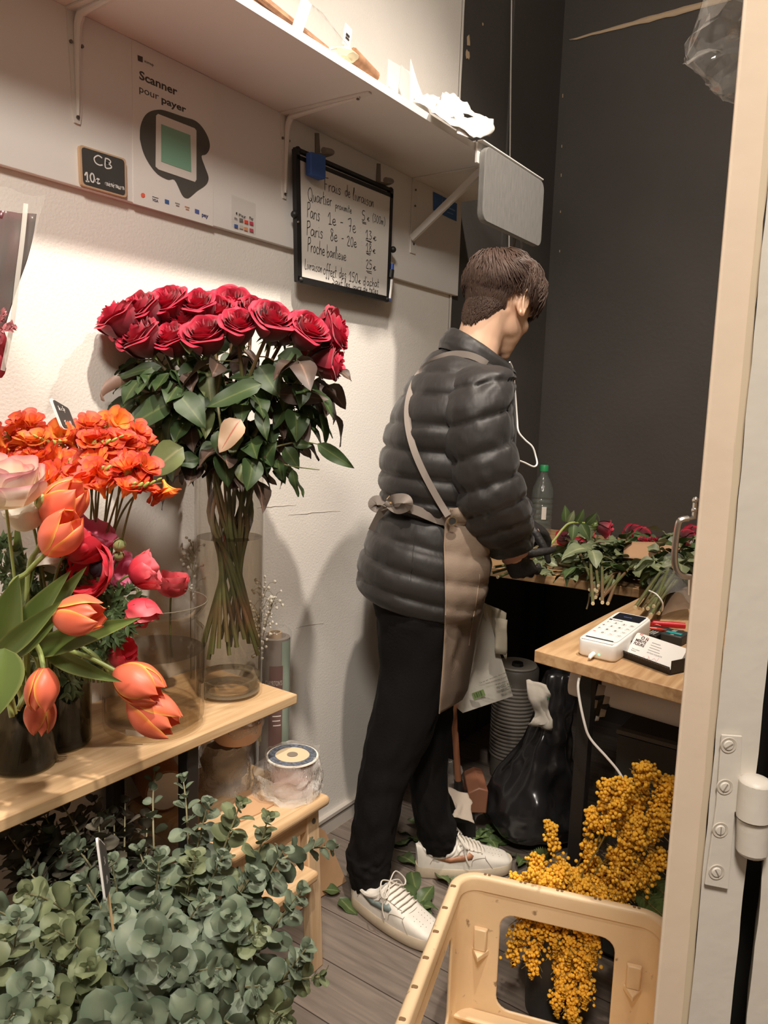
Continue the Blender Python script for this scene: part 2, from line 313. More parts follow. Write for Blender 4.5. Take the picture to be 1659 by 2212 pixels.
# pale chips where the black paint flaked off, and nicks along the far corner
ch = MB(); pt = mat('plaster', (196, 172, 140), .9)
for px, py, r in ((1012, 88, 14), (1010, 118, 13), (1043, 52, 5)):
    c = at(px, py, x=.002); k = 9; ch.add(([c+Vector((0, math.cos(2*PI*j/k)*r/900*(1+.6*nz((j, py, 0), 1.1, 2)), math.sin(2*PI*j/k)*r/800*(1+.6*nz((j, px, 3), 1.1, 2)))) for j in range(k)], [tuple(range(k))]))
for py, l in ((203, 8), (313, 6), (375, 7), (455, 5), (540, 5)):
    a = at(1215-.02*(py-200), py, y=YB-.002); b = at(1215-.02*(py+l-200), py+l, y=YB-.002); ch.add(([a, a+Vector((.0035, 0, 0)), b+Vector((.0035, 0, 0)), b], [(0, 1, 2, 3)]))
struct(ob('trim_3', ch, pt, smooth=0))
cr_ = MB()
for (x0_, y0_, x1_, y1_) in ((556, 1096, 640, 1090), (622, 1112, 736, 1102), (640, 1355, 700, 1345)):
    a, b = at(x0_, y0_, x=.0012), at(x1_, y1_, x=.0012); P_ = [a+(b-a)*k/9+Vector((0, 0, .003*nz((k*1.3, x0_, 0), 1, 3))) for k in range(10)]; cr_.add(tube(P_, [.0002, .0005, .0004, .0002], 4))
struct(ob('trim_8', cr_, mat('crack', (214, 206, 196), .9)))
# torn tape line high on the black wall
tl = MB(); up = []; dn = []
for i in range(25):
    x = .031+i*.034; w = .007+.018*min(1, i/10)*(.75+.5*nz((x*14, 0, 0), 1, 4)) if i else .004; c = Vector((x, YB-.003, 2.983+.004*nz((x*20, 1, 0)))); up.append(c+Vector((0, 0, w*.5))); dn.append(c-Vector((0, 0, w*.5)))
tl.add((up+dn, [(i, i+1, i+26, i+25) for i in range(24)])); tag(ob('masking_tape', tl, mat('tape', (205, 180, 150), .7), solid=.001), 'torn beige strip of tape stuck high on the black back wall', 'tape')

# ---------------------------------------------------------------- light: warm ceiling spots and shop light behind the camera
def lamp(name, kind, loc, e, col, **k):
    l = bpy.data.lights.new(name, kind); l.energy = e; l.color = col; o = bpy.data.objects.new(name, l); C.objects.link(o); o.location = loc
    for a, b in k.items():
        if a == 'aim': o.rotation_euler = (Vector(b)-Vector(loc)).to_track_quat('-Z', 'Y').to_euler()
        else: setattr(l, a, b)
    return o
WARM = (1, .89, .775)
lamp('ceiling_spot', 'SPOT', (1.28, .50, 3.5), 340, WARM, aim=(.02, .90, 1.30), spot_size=math.radians(66), spot_blend=1, shadow_soft_size=.04)
lamp('ceiling_spot', 'SPOT', (1.25, 1.80, 3.5), 230, WARM, aim=(.45, 1.95, .9), spot_size=math.radians(88), spot_blend=1, shadow_soft_size=.045)
lamp('shop_light', 'AREA', (1.7, -.6, 3.1), 62, (1, .92, .82), aim=(.9, 1.4, .6), shape='DISK', size=.5)
w = bpy.data.worlds.new('world'); sc.world = w; w.use_nodes = True; w.node_tree.nodes['Background'].inputs[0].default_value = (1, .86, .72, 1); w.node_tree.nodes['Background'].inputs[1].default_value = .08
sc.view_settings.view_transform = 'Standard'; sc.view_settings.look = 'None'; sc.view_settings.gamma = 1; sc.view_settings.use_curve_mapping = False; sc.view_settings.exposure = 0
cy = sc.cycles; cy.max_bounces = 10; cy.diffuse_bounces = 4; cy.glossy_bounces = 3; cy.transmission_bounces = 4; cy.transparent_max_bounces = 24; cy.sample_clamp_indirect = 4; cy.caustics_reflective = False; cy.caustics_refractive = False; cy.use_denoising = True

# ---------------------------------------------------------------- wall panel, shelf, brackets
ZP0, ZS, XS = 1.792, 2.12, .315
tag(ob('wall_panel', box(0, .016, -.3, 2.463, ZP0, ZS), white_mel, bevel=.001), 'long white board screwed to the left wall below the shelf', 'panel')
sh = thing('wall_shelf', 'long white wall shelf loaded with wrapping papers on metal brackets', 'shelf', (.0, 1.2, ZS))
ob('shelf_board', box(0.001, XS, -.3, 2.46, ZS, ZS+.02), white_mel, sh, bevel=.001)
wm = mat('bracket_white', (226, 221, 215), .4); scr = mat('screw', (120, 112, 104), .4, metal=.8)
def scaled(c, r, d=.003): return prism([(r*math.cos(2*PI*j/10), r*math.sin(2*PI*j/10)) for j in range(10)], mfrom(c, (0, 1, 0), (0, 0, 1)), d)
for py_, (bx, by) in (((.643*1.45), (155, 270)), (1.057*1.45, (603, 430))):
    mb = MB(); zb = 1.363+.378*1.45 if True else 0
    for s in (-1, 1): pass
    mb.add(prism([(-.019, 0), (.019, 0), (.009, -.19), (.006, -.208), (-.006, -.208), (-.009, -.19)], mfrom((.016, py_, ZS-.001), (0, 1, 0), (0, 0, 1)), .004))
    mb.add(prism([(.0, -.02), (.0, .02), (.26, .009), (.275, .006), (.275, -.006), (.26, -.009)], mfrom((.016, py_, ZS-.0045), (1, 0, 0), (0, 1, 0)), .004))
    mb.add(tube(spline([(.022, py_, ZS-.195), (.024, py_, ZS-.06), (.034, py_, ZS-.016), (.07, py_, ZS-.008), (.26, py_, ZS-.006)], 4), [.003, .007, .009, .007, .003], 8))
    b = ob('bracket', mb, wm, sh, smooth=35)
    for p in ((-.012, -.062), (.012, -.062), (0, -.198)): ob('screw', scaled((.020, py_+p[0], ZS+p[1]), .0035), scr, b)
    ob('screw', prism([(.004*math.cos(2*PI*j/10), .004*math.sin(2*PI*j/10)) for j in range(10)], mfrom((.255, py_, ZS-.0075), (1, 0, 0), (0, -1, 0)), .003), scr, b)
yb_ = 1.484*1.45
mb = MB().add(box(.016, .020, yb_-.016, yb_+.016, ZS-.235, ZS)).add(box(.016, .285, yb_-.016, yb_+.016, ZS-.004, ZS))
P0, P1 = Vector((.02, yb_-.006, ZS-.19)), Vector((.27, yb_-.006, ZS-.012)); d = (P1-P0).normalized(); mb.add(prism([(0, -.011), ((P1-P0).length, -.011), ((P1-P0).length, .011), (0, .011)], mfrom(P0, d, (0, 1, 0)).copy() @ Matrix.Rotation(PI/2, 4, 'X'), .012))
b = ob('bracket', mb, wm, sh, smooth=35, bevel=.001)
for z in (-.035, -.085, -.205): ob('screw', scaled((.020, yb_, ZS+z), .0035), scr, b)

# ---------------------------------------------------------------- things printed and hung on the panel
def wfit(vf, o, wd):
    ys = [p.y for p in vf[0]]; k = wd/(max(ys)-min(ys)); y0 = min(ys); return [Vector((p.x, o.y+(p.y-y0)*k, p.z)) for p in vf[0]], vf[1]
def wtext(s, bl, tl, br, x, bold=0):
    o = at(*bl, x=x); h = at(*tl, x=x).z-o.z; wd = at(*br, x=x).y-o.y; return wfit(text_mesh(s, h/.70, mfrom(o, (0, 1, 0), (0, 0, 1)), bold), o, wd)
def wpen(s, bl, br, capz, x, w=.002, jit=.03):
    o = at(*bl, x=x); e = at(*br, x=x); wd = (Vector((0, e.y-o.y, e.z-o.z))).length; tot = sum((.38 if c == ' ' else G[c][1]) for c in s)
    return pen(s, capz, mfrom(o, (0, e.y-o.y, e.z-o.z), (0, 0, 1)), w, wd/(tot*capz), jit)
def wpoly(pts, x, h=.0006): return prism([(p.y, p.z) for p in (at(a, b, x=x) for a, b in pts)][::1], Matrix(((0, 0, 1, x), (1, 0, 0, 0), (0, 1, 0, 0), (0, 0, 0, 1))), h)
XP = .0175
po = thing('payment_poster', 'white poster reading Scanner pour payer with dark speech bubble', 'poster', (.017, 1.08, 1.79))
y0 = at(286, 200, x=XP).y; ob('sheet', box(.0162, .0172, y0, y0+.225, ZP0-.002, ZS-.001), mat('poster_paper', (233, 227, 221), .5), po)
ob('heading', MB().add(wtext('Scanner', (301, 170), (299, 151), (383, 202), XP, .022)).add(wtext('payer', (349, 221), (348, 206), (402, 238), XP, .022)).add(wtext('pour', (301, 198), (300, 182), (343, 209), XP)), grey_ink, po)
lg = MB().add(wpoly([(297, 119), (308, 123), (308, 135), (298, 131)], XP)).add(wtext('sumup', (312, 134), (312, 128), (332, 141), XP, 0)); ob('logo', lg, grey_ink, po)
bub = spline([(303, 290), (304, 268), (312, 248), (330, 238), (352, 238), (390, 248), (420, 258), (440, 276), (452, 302), (451, 322), (444, 334), (435, 338), (443, 362), (449, 380), (449, 392), (444, 402), (425, 414), (408, 426), (400, 425), (393, 418), (377, 389), (360, 386), (338, 374), (318, 345), (306, 315), (303, 290)], 3) if False else None
pts = [(302, 300), (303, 275), (311, 253), (324, 241), (343, 237), (360, 240), (395, 252), (420, 260), (436, 274), (448, 294), (453, 312), (451, 325), (444, 334), (435, 338), (443, 362), (450, 382), (448, 394), (440, 403), (425, 413), (410, 426), (402, 428), (393, 421), (377, 389), (362, 388), (340, 376), (322, 354), (309, 328)]
ob('speech_bubble', wpoly([(p.x, p.y) for p in spline([(a, b, 0) for a, b in pts+pts[:1]], 4)[:-1]], XP), mat('bubble', (84, 82, 77), .55), po)
ob('code_card', wpoly([(337, 250), (341, 246), (420, 277), (424, 282), (424, 388), (421, 393), (342, 366), (336, 360)], XP+.0007), mat('card_white', (228, 220, 212), .5), po)
ob('green_square', wpoly([(348, 268), (411, 292), (413, 372), (348, 349)], XP+.0014), mat('mint', (132, 178, 152), .6), po)
lgm = [(232, 110, 90), (60, 60, 90), (70, 100, 150), (150, 140, 135), (190, 140, 110), (90, 100, 160), (70, 75, 120)]
for i, (a, b_) in enumerate(((308, 421), (335, 430), (360, 436), (383, 441), (404, 449), (425, 457), (443, 464))):
    if i == 1: vf = MB().add(wtext('VISA', (329, 434), (329, 428), (342, 437), XP, .02)).add(wpoly([(329, 424), (342, 428), (342, 429), (329, 425)], XP))
    elif i == 6: vf = MB().add(wtext('pay', (436, 467), (436, 459), (450, 471), XP, .03))
    elif i == 0: vf = MB().add(wpoly([(304, 420), (306, 417), (310, 417), (313, 420), (313, 425), (309, 427), (305, 425)], XP))
    elif i in (3, 4): vf = MB().add(wpoly([(a-5, b_-4), (a+5, b_-1), (a+5, b_+1), (a-5, b_-2)], XP)).add(wpoly([(a-3, b_+1), (a+4, b_+3), (a+4, b_+6), (a-3, b_+4)], XP))
    else: vf = MB().add(wpoly([(a-4, b_-6), (a+5, b_-3), (a+5, b_+6), (a-4, b_+3)], XP))
    ob('card_logo', vf, mat('logo%d' % i, lgm[i], .6), po)
st = thing('payment_sticker', 'small clear sticker with rows of card logos beside the poster', 'sticker', (.017, 1.46, 1.83))
ob('film', wpoly([(500, 420), (552, 440), (552, 508), (500, 490)], XP), clear_mat('film', haze=.06, rough=.2), st)
ob('lettering', MB().add(wtext('Pay', (516, 466), (516, 461), (531, 472), XP+.001)).add(wtext('Pay', (539, 473), (539, 467), (547, 477), XP+.001)).add(wtext('VISA', (506, 473), (506, 469), (513, 476), XP+.001)).add(wpoly([(509, 460), (512, 458), (512, 464)], XP+.001)), ink, st)
for k, (a, b_) in enumerate(((521, 475), (532, 479), (543, 482), (510, 488), (521, 490), (531, 494), (543, 497))):
    ob('card_logo', wpoly([(a-4, b_-4), (a+4, b_-2), (a+4, b_+5), (a-4, b_+3)], XP+.001), mat('slogo%d' % k, [(120, 115, 110), (225, 80, 60), (190, 70, 90), (70, 95, 160), (200, 190, 180), (215, 150, 110), (190, 80, 100)][k], .6), st)
cb = thing('chalkboard_sign', 'small wood-framed chalkboard reading CB 10€ minimum under the shelf', 'sign', (.02, .87, 1.8))
TL, TR, BR, BL = [at(*p, x=.022) for p in ((170, 312), (271, 344), (273, 428), (174, 400))]
def quadslab(c4, inset, x0, x1):
    cc = sum(c4, Vector())/4; q = [c+(cc-c).normalized()*inset for c in c4]; poly = []
    for i in range(4):
        a, b, c = q[i-1], q[i], q[(i+1) % 4]
        for t in ((a-b).normalized()*.006, ((a-b).normalized()+(c-b).normalized())*.0018, (c-b).normalized()*.006): p = b+t; poly.append((p.y, p.z))
    return prism(poly, Matrix(((0, 0, 1, x0), (1, 0, 0, 0), (0, 1, 0, 0), (0, 0, 0, 1))), x1-x0)
ob('frame', quadslab([TL, TR, BR, BL], 0, .0165, .024), mat('sign_wood', (196, 164, 132), .6), cb); ob('slate', quadslab([TL, TR, BR, BL], .0055, .0235, .0245), mat('slate', (62, 60, 57), .75, var=(30, .06)), cb)
chalk = mat('chalk', (225, 222, 216), .9)
ob('chalk_writing', MB().add(wpen('CB', (201, 353), (244, 366), .018, .0246, .0026)).add(wpen('10E', (183, 391), (218, 397), .019, .0246, .003)).add(wpen('minimum', (227, 400), (269, 411), .012, .0246, .0022)), chalk, cb)

# whiteboard hanging from two hooks
XW = .05
wb = thing('whiteboard', 'hanging whiteboard with handwritten delivery prices in a black frame', 'whiteboard', (XW, 1.85, 1.72))
q = [at(*p, x=XW) for p in ((640, 321), (849, 412), (840, 650), (643, 606))]
def lerp2(u, v_): return (q[0]*(1-u)+q[1]*u)*(1-v_)+(q[3]*(1-u)+q[2]*u)*v_
def bar(a, b, w, x0=-.012, x1=.0015): return tube([a, b], w, 4) if False else prism([(0, -w), ((b-a).length, -w), ((b-a).length, w), (0, w)], mfrom(a+Vector((x0, 0, 0)), b-a, Vector((0, 0, 1))) if abs((b-a).z) < abs((b-a).y) else mfrom(a+Vector((x0, 0, 0)), b-a, Vector((0, 1, 0))), x1-x0)
fm = MB()
for a, b, w_ in ((lerp2(0, 0), lerp2(1, 0), .0045), (lerp2(0, .058), lerp2(1, .05), .0055), (lerp2(0.010, 0), lerp2(.018, 1), .0085), (lerp2(.985, 0), lerp2(.985, 1), .0075), (lerp2(0, .985), lerp2(1, .985), .0075)): fm.add(bar(a, b, w_))
for c in ((.02, 0), (.98, 0), (.03, .99), (.98, .99)): fm.add(ball(lerp2(*c)+Vector((-.003, 0, 0)), .009, 8, 6))
ob('frame', fm, black, wb)
surf = [lerp2(.02, .05), lerp2(.98, .05), lerp2(.98, .98), lerp2(.02, .98)]
ob('board', prism([(p.y, p.z) for p in surf], Matrix(((0, 0, 1, XW-.006), (1, 0, 0, 0), (0, 1, 0, 0), (0, 0, 0, 1))), .006), mat('wb_white', (222, 216, 208), .3), wb)
XT = XW+.0004; T_ = MB()
for s, bl, br, cz, w_ in (('Frais', (700, 411), (737, 421), .033, .0019), ('de', (745, 424), (757, 428), .032, .0018), ('livraison', (762, 431), (808, 449), .032, .0018), ('Quartier', (665, 432), (717, 446), .034, .0019), ('proximite', (724, 450), (760, 461), .020, .0016), ('5', (781, 475), (789, 478), .03, .002), ('E', (793, 477), (799, 478), .02, .0016), ('(300m)', (804, 478), (832, 488), .024, .0017),
    ('Paris', (663, 468), (691, 478), .038, .002), ('1e', (708, 483), (727, 487), .034, .002), ('-', (734, 488), (743, 490), .03, .0018), ('7e', (752, 501), (770, 503), .04, .002), (':', (777, 502), (781, 503), .03, .002), ('13', (789, 514), (804, 518), .027, .002), ('E', (806, 519), (814, 520), .022, .0017),
    ('Paris', (662, 506), (698, 516), .036, .002), ('8e', (713, 519), (730, 523), .036, .002), ('-', (737, 523), (744, 524), .03, .0018), ('20e', (749, 530), (771, 535), .03, .002), (':', (780, 532), (783, 533), .03, .002), ('18', (790, 542), (803, 545), .027, .002), ('E', (805, 546), (812, 548), .022, .0017),
    ('Proche', (664, 542), (702, 553), .036, .002), ('banlieue', (706, 554), (748, 563), .032, .0019), (':', (780, 568), (783, 569), .03, .002), ('25', (790, 579), (804, 582), .028, .002), ('E', (806, 583), (813, 584), .022, .0017),
    ('Livraison', (658, 580), (696, 589), .027, .0017), ('offert', (698, 592), (727, 600), .032, .0017), ('des', (732, 599), (748, 603), .03, .0017), ('150', (753, 606), (773, 612), .03, .0018), ('E', (774, 612), (780, 613), .02, .0016), ("d'achat", (784, 615), (819, 621), .026, .0017),
    ('Sauf', (717, 612), (740, 617), .019, .0017), ('les', (744, 618), (756, 621), .019, .0017), ('jours', (761, 622), (781, 627), .016, .0016), ('de', (784, 628), (794, 631), .018, .0016), ('fetes', (797, 630), (817, 635), .019, .0016)):
    T_.add(wpen(s, bl, br, cz, XT, w_))
for a, b in (((782, 480), (791, 482)), ((783, 483), (791, 485)), ((790, 519), (803, 524)), ((793, 521), (802, 525)), ((791, 547), (801, 549)), ((792, 549), (800, 552)), ((791, 586), (803, 588)), ((793, 589), (803, 592))):
    p0, p1 = at(*a, x=XT), at(*b, x=XT); T_.add(([p0, p1, p1+Vector((0, 0, .002)), p0+Vector((0, 0, .002))], [(0, 1, 2, 3)]))
ob('handwriting', T_, ink, wb)
for c in ((636, 463), (849, 539)): ob('side_knob', ball(at(*c, x=XW-.004), .010, 10, 8), black, wb)
ob('rivet', ball(at(644, 479, x=XW+.006), .003, 8, 6), steel, wb)
er = [at(*p, x=.05) for p in ((656, 331), (688, 339), (688, 389), (682, 391), (656, 380))]; tag(ob('whiteboard_eraser', prism([(p.y, p.z) for p in er], Matrix(((0, 0, 1, .0565), (1, 0, 0, 0), (0, 1, 0, 0), (0, 0, 0, 1))), .02), mat('blue_felt', (62, 96, 168), .85), bevel=.003), 'blue eraser clinging to the top corner of the whiteboard', 'eraser')
pn = thing('marker_pen', 'white marker pen with blue cap clipped to whiteboard edge', 'marker', at(846, 600, x=.05))
ob('barrel', tube([at(846.5, 596, x=.05), at(841, 645, x=.05)], .0055, 10), white_pl, pn); ob('cap', tube([at(847, 570, x=.05), at(846, 590, x=.05)], .0065, 10), mat('blue_cap', (52, 84, 170), .4), pn); ob('clip', tube([at(846, 583, x=.053), at(844, 600, x=.053)], .0085, 8), black, pn); ob('tip', tube([at(841, 645, x=.05), at(840.5, 650, x=.05)], .005, 8), mat('blue_cap', (52, 84, 170), .4), pn)
hk = mat('hook_grey', (128, 118, 108), .5)
for i, (a, b, c, lab) in enumerate((((684, 288), (686, 333), (699, 325), 'grey hook over the eraser corner holding the whiteboard'), ((817.5, 354), (817, 395), (833, 389), 'grey hook over the far top corner of the whiteboard'))):
    p, r_, u_ = at(*a, x=.019), at(*b, x=.021), at(*c, x=.075)
    tag(ob('whiteboard_hook', MB().add(tube([p, p*.5+r_*.5, r_], [.007, .0075, .008], 10, flat=.5)).add(tube(spline([r_, r_+Vector((.02, .002, -.006)), r_+Vector((.045, .008, .0)), u_], 5), [.006, .006, .007, .0085], 10)), hk), lab, 'hook')
bs = thing('blue_sticker', 'blue sticker strip with white lettering behind the last bracket', 'sticker', at(960, 440, x=.017))
for k, pp in enumerate(([(936, 414), (956, 424), (955, 463), (936, 454)], [(957, 425), (987, 440), (986, 478), (956, 464)])): ob('panel', wpoly(pp, XP), mat('sticker_blue', (52, 98, 168), .4), bs)
ob('lettering', MB().add(wtext('VENTE', (962, 441), (962, 434), (980, 450), XP+.001)).add(wtext('OUVERT', (959, 451), (959, 445), (984, 462), XP+.001)).add(wtext('INFO', (964, 464), (964, 459), (979, 470), XP+.001)) if False else MB().add(wpoly([(965, 436), (977, 441), (977, 443), (965, 438)], XP+.001)).add(wpoly([(961, 444), (983, 454), (983, 457), (961, 447)], XP+.001)).add(wpoly([(966, 457), (979, 462), (979, 464), (966, 459)], XP+.001)), mat('faded', (130, 160, 200), .6), bs)

# grey fabric panel hooked on the shelf end, cable and strap below it
gp = thing('fabric_panel', 'grey felt panel with rounded corners hooked on the shelf end', 'panel', (XS+.02, 2.3, 1.9))
XG = .345; gq = [at(*p, x=XG) for p in ((1050, 312), (1177, 387), (1178, 536), (1058, 486))]; ys = (gq[0].y, gq[1].y); M_ = Matrix(((0, 0, 1, XG-.022), (1, 0, 0, 0), (0, 1, 0, 0), (0, 0, 0, 1)))
z0 = (gq[2].z+gq[3].z)/2; z1 = gq[0].z; felt = mat('felt', (132, 130, 126), .95, var=(90, .16), stretch=(1, 2.2, .25), bump=(160, .3, .003))
def pr(x0, x1, ya, yb2, za, zb, r=.03): return prism([(x, y) for x, y in rrect(ya, yb2, za, zb, r)], Matrix(((0, 0, 1, x0), (1, 0, 0, 0), (0, 1, 0, 0), (0, 0, 0, 1))), x1-x0)
ob('fabric_front', pr(XG-.02, XG, ys[0], ys[1], z0, z1, .028), felt, gp, bevel=.002)
ob('hanger', MB().add(box(XS-.05, XG-.004, ys[0]-.012, ys[1]+.0, ZS+.0215, ZS+.026)).add(box(XG-.028, XG-.0205, ys[0]-.012, ys[1], ZS-.035, ZS+.026)), white_pl, gp, bevel=.001)
a, b, c = V(1113, 512, 2.62), V(1118, 546, 2.6), V(1125, 516, 2.62)
ob('strap', tube(spline([a, V(1109, 535, 2.61), b, V(1126, 536, 2.6), c], 6), .006, 6, flat=.25), mat('strap_grey', (150, 148, 144), .8), gp)
tag(ob('hanging_cord', tube(spline([at(1106, -60, x=.02), at(1104, 100, x=.02), at(1102, 300, x=.02), at(1100, 480, x=.02), at(1099, 600, x=.02)], 4), .0028, 6), mat('cord_grey', (186, 180, 172), .4)), 'thin pale cord hanging down the black wall behind the grey felt panel', 'cord')
Z = Vector((0, 0, 1))
def grain_plank(name, poly, z0, z1, m, parent=None, bevel=.002): return ob(name, prism(poly, Matrix.Translation((0, 0, z0)), z1-z0), m, parent, bevel=bevel)
# ---------------------------------------------------------------- plank table on the left
ZPL = .70
pl = thing('plank_table', 'long wooden plank on black legs carrying the flower vases', 'table', (.16, .6, 0))
ob('tabletop', box(.004, .317, -.35, 1.283, ZPL-.023, ZPL), pine, pl, bevel=.0025)
for y in (.97, -.2):
    ob('leg', box(.325-.06, .325-.03, y, y+.03, 0, ZPL-.023) if False else box(.27, .30, y, y+.03, 0, ZPL-.023), black, pl, bevel=.002)
    ob('leg', box(.02, .05, y, y+.03, 0, ZPL-.023), black, pl, bevel=.002)
# stool below it
ZSL = .45
stl = thing('step_stool', 'pale wooden step stool half hidden by eucalyptus under the plank', 'stool', (.2, 1.12, 0))
sx0, sx1, sy0, sy1 = .03, .385, 1.015, 1.335
ob('seat', prism(rrect(sx0, sx1, sy0, sy1, .012), Matrix.Translation((0, 0, ZSL-.026)), .026), pine, stl, bevel=.011, seg=4)
for x in (.352, .055):
    for y, dy in ((1.292, .02), (1.05, -.015)):
        L_ = MB().add(rings([[(x+a*.013+(.01 if x > .2 else -.01)*(1-k), y+b*.021+dy*(1-k), z) for a, b in ((-1, -1), (1, -1), (1, 1), (-1, 1))] for k, z in ((0, 0), (1, ZSL-.026))]))
        lg = ob('leg', L_, pine_z, stl, bevel=.003)
        if x > .2:
            for z in (.395, .255): ob('screw', prism([(.006*math.cos(2*PI*j/12), .006*math.sin(2*PI*j/12)) for j in range(12)], mfrom((x+.013+.01*(1-z/.43), y+dy*(1-z/.43), z), (0, 1, 0), (0, 0, 1)), .002), scr, lg)
for x in (.352, .055): ob('apron', box(x-.009, x+.009, 1.06, 1.28, ZSL-.075, ZSL-.026), pine, stl, bevel=.002); ob('rail', box(x-.009, x+.012, 1.04, 1.30, .215, .265), pine, stl, bevel=.002)
ob('step', prism(rrect(.2, .40, 1.065, 1.28, .01), Matrix.Translation((0, 0, .265)), .022), pine, stl, bevel=.006)
for y in (1.05, 1.292): ob('apron', box(.07, .34, y-.009, y+.009, ZSL-.07, ZSL-.026), pine_x, stl, bevel=.002)
env = [at(*p, z=ZSL+.002) for p in ((500, 1745), (520, 1695), (592, 1738), (560, 1757), (520, 1775))]
tag(ob('kraft_envelope', prism([(p.x, p.y) for p in env], Matrix.Translation((0, 0, ZSL+.0005)), .003), kraft), 'flat kraft envelope lying on the wooden stool', 'envelope')
bub_m = clear_mat('bubble_wrap', rough=.12, ior=1.5, bump=(150, 1.0), haze=.34)
def wrap(name, c, r, h, parent, seed, seg=36, flare=.3, m=None):
    vf = grid(lambda u, v: Vector((c[0]+math.cos(2*PI*u)*r*(1+flare*(1-v)**3*.3+.05*math.sin(9*PI*2*u)*(1-v)), c[1]+math.sin(2*PI*u)*r*(1+flare*(1-v)**3*.3), c[2]+h*v)), seg, 14); return ob(name, crumple(vf, r*.2, 28, seed), m or bub_m, parent, smooth=60)
spc = at(622, 1722, z=ZSL); spc = Vector((spc.x-.015, spc.y+.03, ZSL))
sp = thing('ribbon_spool', 'ribbon spool in bubble wrap with a spotted ring on top', 'spool', spc)
ob('core', lathe([(0, .004), (.05, .004), (.05, .086), (0, .086)], 28, spc), mat('copper_ribbon', (176, 108, 84), .4), sp)
ob('flange', lathe([(0, .086), (.062, .086), (.063, .0875), (.062, .09), (0, .09)], 40, spc), mat('flange', (222, 214, 202), .6), sp)
ob('printed_ring', lathe([(.041, .0905), (.058, .0905), (.058, .0912), (.041, .0912), (.041, .0905)], 40, spc), mat('dots', (92, 98, 110), .5, var=(160, .7)), sp)
ob('label_disc', lathe([(0, .0905), (.04, .0905), (.04, .091), (0, .091)], 32, spc), mat('disc', (205, 184, 150), .6), sp); ob('hole', lathe([(0, .0915), (.013, .0915), (.013, .092), (0, .092)], 20, spc), mat('holegrey', (120, 110, 98), .8), sp)
wrap('bubble_wrap', spc+Vector((0, 0, .004)), .066, .088, sp, 3)
wrap('bubble_wrap', spc+Vector((-.012, -.005, .004)), .078, .05, sp, 8)
bagc = Vector((.15, 1.215, ZSL)); pb = thing('wrapped_parcel', 'crumpled clear plastic parcel under the copper bowl', 'bag', bagc)
ob('contents', crumple(ball(bagc+Vector((0, 0, .058)), .055, 16, 10, (1, 1, 1.0)), .012, 20, 4), mat('parcel', (140, 128, 114), .5), pb); wrap('plastic_film', bagc+Vector((0, 0, .003)), .062, .115, pb, 11)
bc = Vector((.175, 1.225, ZSL+.118)); cbw = thing('copper_bowl', 'round copper coloured bowl in bubble wrap under the plank end', 'bowl', bc)
ob('bowl', lathe([(0, .002), (.050, .002), (.06, .015), (.064, .05), (.06, .052), (.05, .02), (0, .012)], 36, bc), mat('rose_gold', (222, 182, 156), .45), cbw)
ob('bubble_wrap', crumple(ball(bc+Vector((0, 0, .05)), .06, 26, 14, (1.08, 1.08, .8)), .012, 26, 6), bub_m, cbw, smooth=60)
rc = Vector((.10, 1.06, ZSL+.052)); tr_ = thing('twine_roll', 'brown roll lying on its side with a white end label', 'roll', rc)
dv = Vector((.8, -.35, 0)).normalized()
ob('roll', xf(lathe([(0, -.1), (.045, -.1), (.05, -.09), (.05, .045), (.047, .05), (0, .05)], 28), mfrom(rc, Vector((.35, .8, 0)), Z).to_4x4() if False else Matrix.Translation(rc) @ dirm(dv).to_4x4()), mat('twine', (150, 102, 66), .8, bump=(90, .4)), tr_)
ob('end_label', xf(lathe([(0, .0505), (.043, .0505), (.043, .052), (0, .052)], 28), Matrix.Translation(rc) @ dirm(dv).to_4x4()), mat('label_w', (214, 206, 198), .6), tr_)
# standing paper roll with brown label
rx, ry = .086, 1.45; pr_ = thing('paper_roll', 'tall film-wrapped roll of paper standing behind the plank end', 'roll', (rx, ry, 0))
ob('paper', lathe([(.018, .02), (.040, .02), (.040, .755), (.03, .757), (.018, .75)], 32, (rx, ry, 0)), mat('roll_grey', (122, 112, 104), .5), pr_)
ob('sage_edge', MB().add(grid(lambda u, v: Vector((rx+.0412*math.cos(a0+u*(a1-a0)), ry+.0412*math.sin(a0+u*(a1-a0)), .02+v*.73)), 8, 1) if (a0 := -.35) is not None and (a1 := 1.2) else 0), mat('sage', (132, 146, 130), .5), pr_)
ob('core_tube', lathe([(.014, .74), (.019, .74), (.019, .768), (.014, .768), (.014, .74)], 20, (rx, ry, 0)), mat('core', (176, 150, 120), .7), pr_)
va = math.atan2(-ry, 1.45-rx)                                        # facing the shop
def cyl(a, z, r=.0418): return Vector((rx+r*math.cos(va+a), ry+r*math.sin(va+a), z))
ob('label', MB().add(grid(lambda u, v: cyl(-.35+u*.9, .40+v*.285), 12, 1)), mat('label_brown', (96, 58, 52), .5), pr_)
tm = text_mesh("CLAYRTON'S", .03, Matrix.Identity(4), .02); wd = max(p.x for p in tm[0]); ob('label_text', ([cyl(-.62+p.x/wd*1.12, .632+p.y*.62, .0424) for p in tm[0]], tm[1]), mat('cream_ink', (225, 212, 200), .6), pr_)
ob('small_print', MB().add(grid(lambda u, v: cyl(-.1+u*.55, .545+v*.003, .0424), 6, 1)).add(grid(lambda u, v: cyl(-.1+u*.5, .532+v*.003, .0424), 6, 1)).add(grid(lambda u, v: cyl(-.05+u*.5, .519+v*.003, .0424), 6, 1)).add(grid(lambda u, v: cyl(-.1+u*.6, .615+v*.002, .0424), 6, 1)), mat('cream_ink', (225, 212, 200), .6), pr_)
ob('film', crumple(lathe([(.0445, .01), (.0445, .765), (.036, .778), (.02, .782)], 36, (rx, ry, 0)), .0015, 30, 2), clear, pr_)
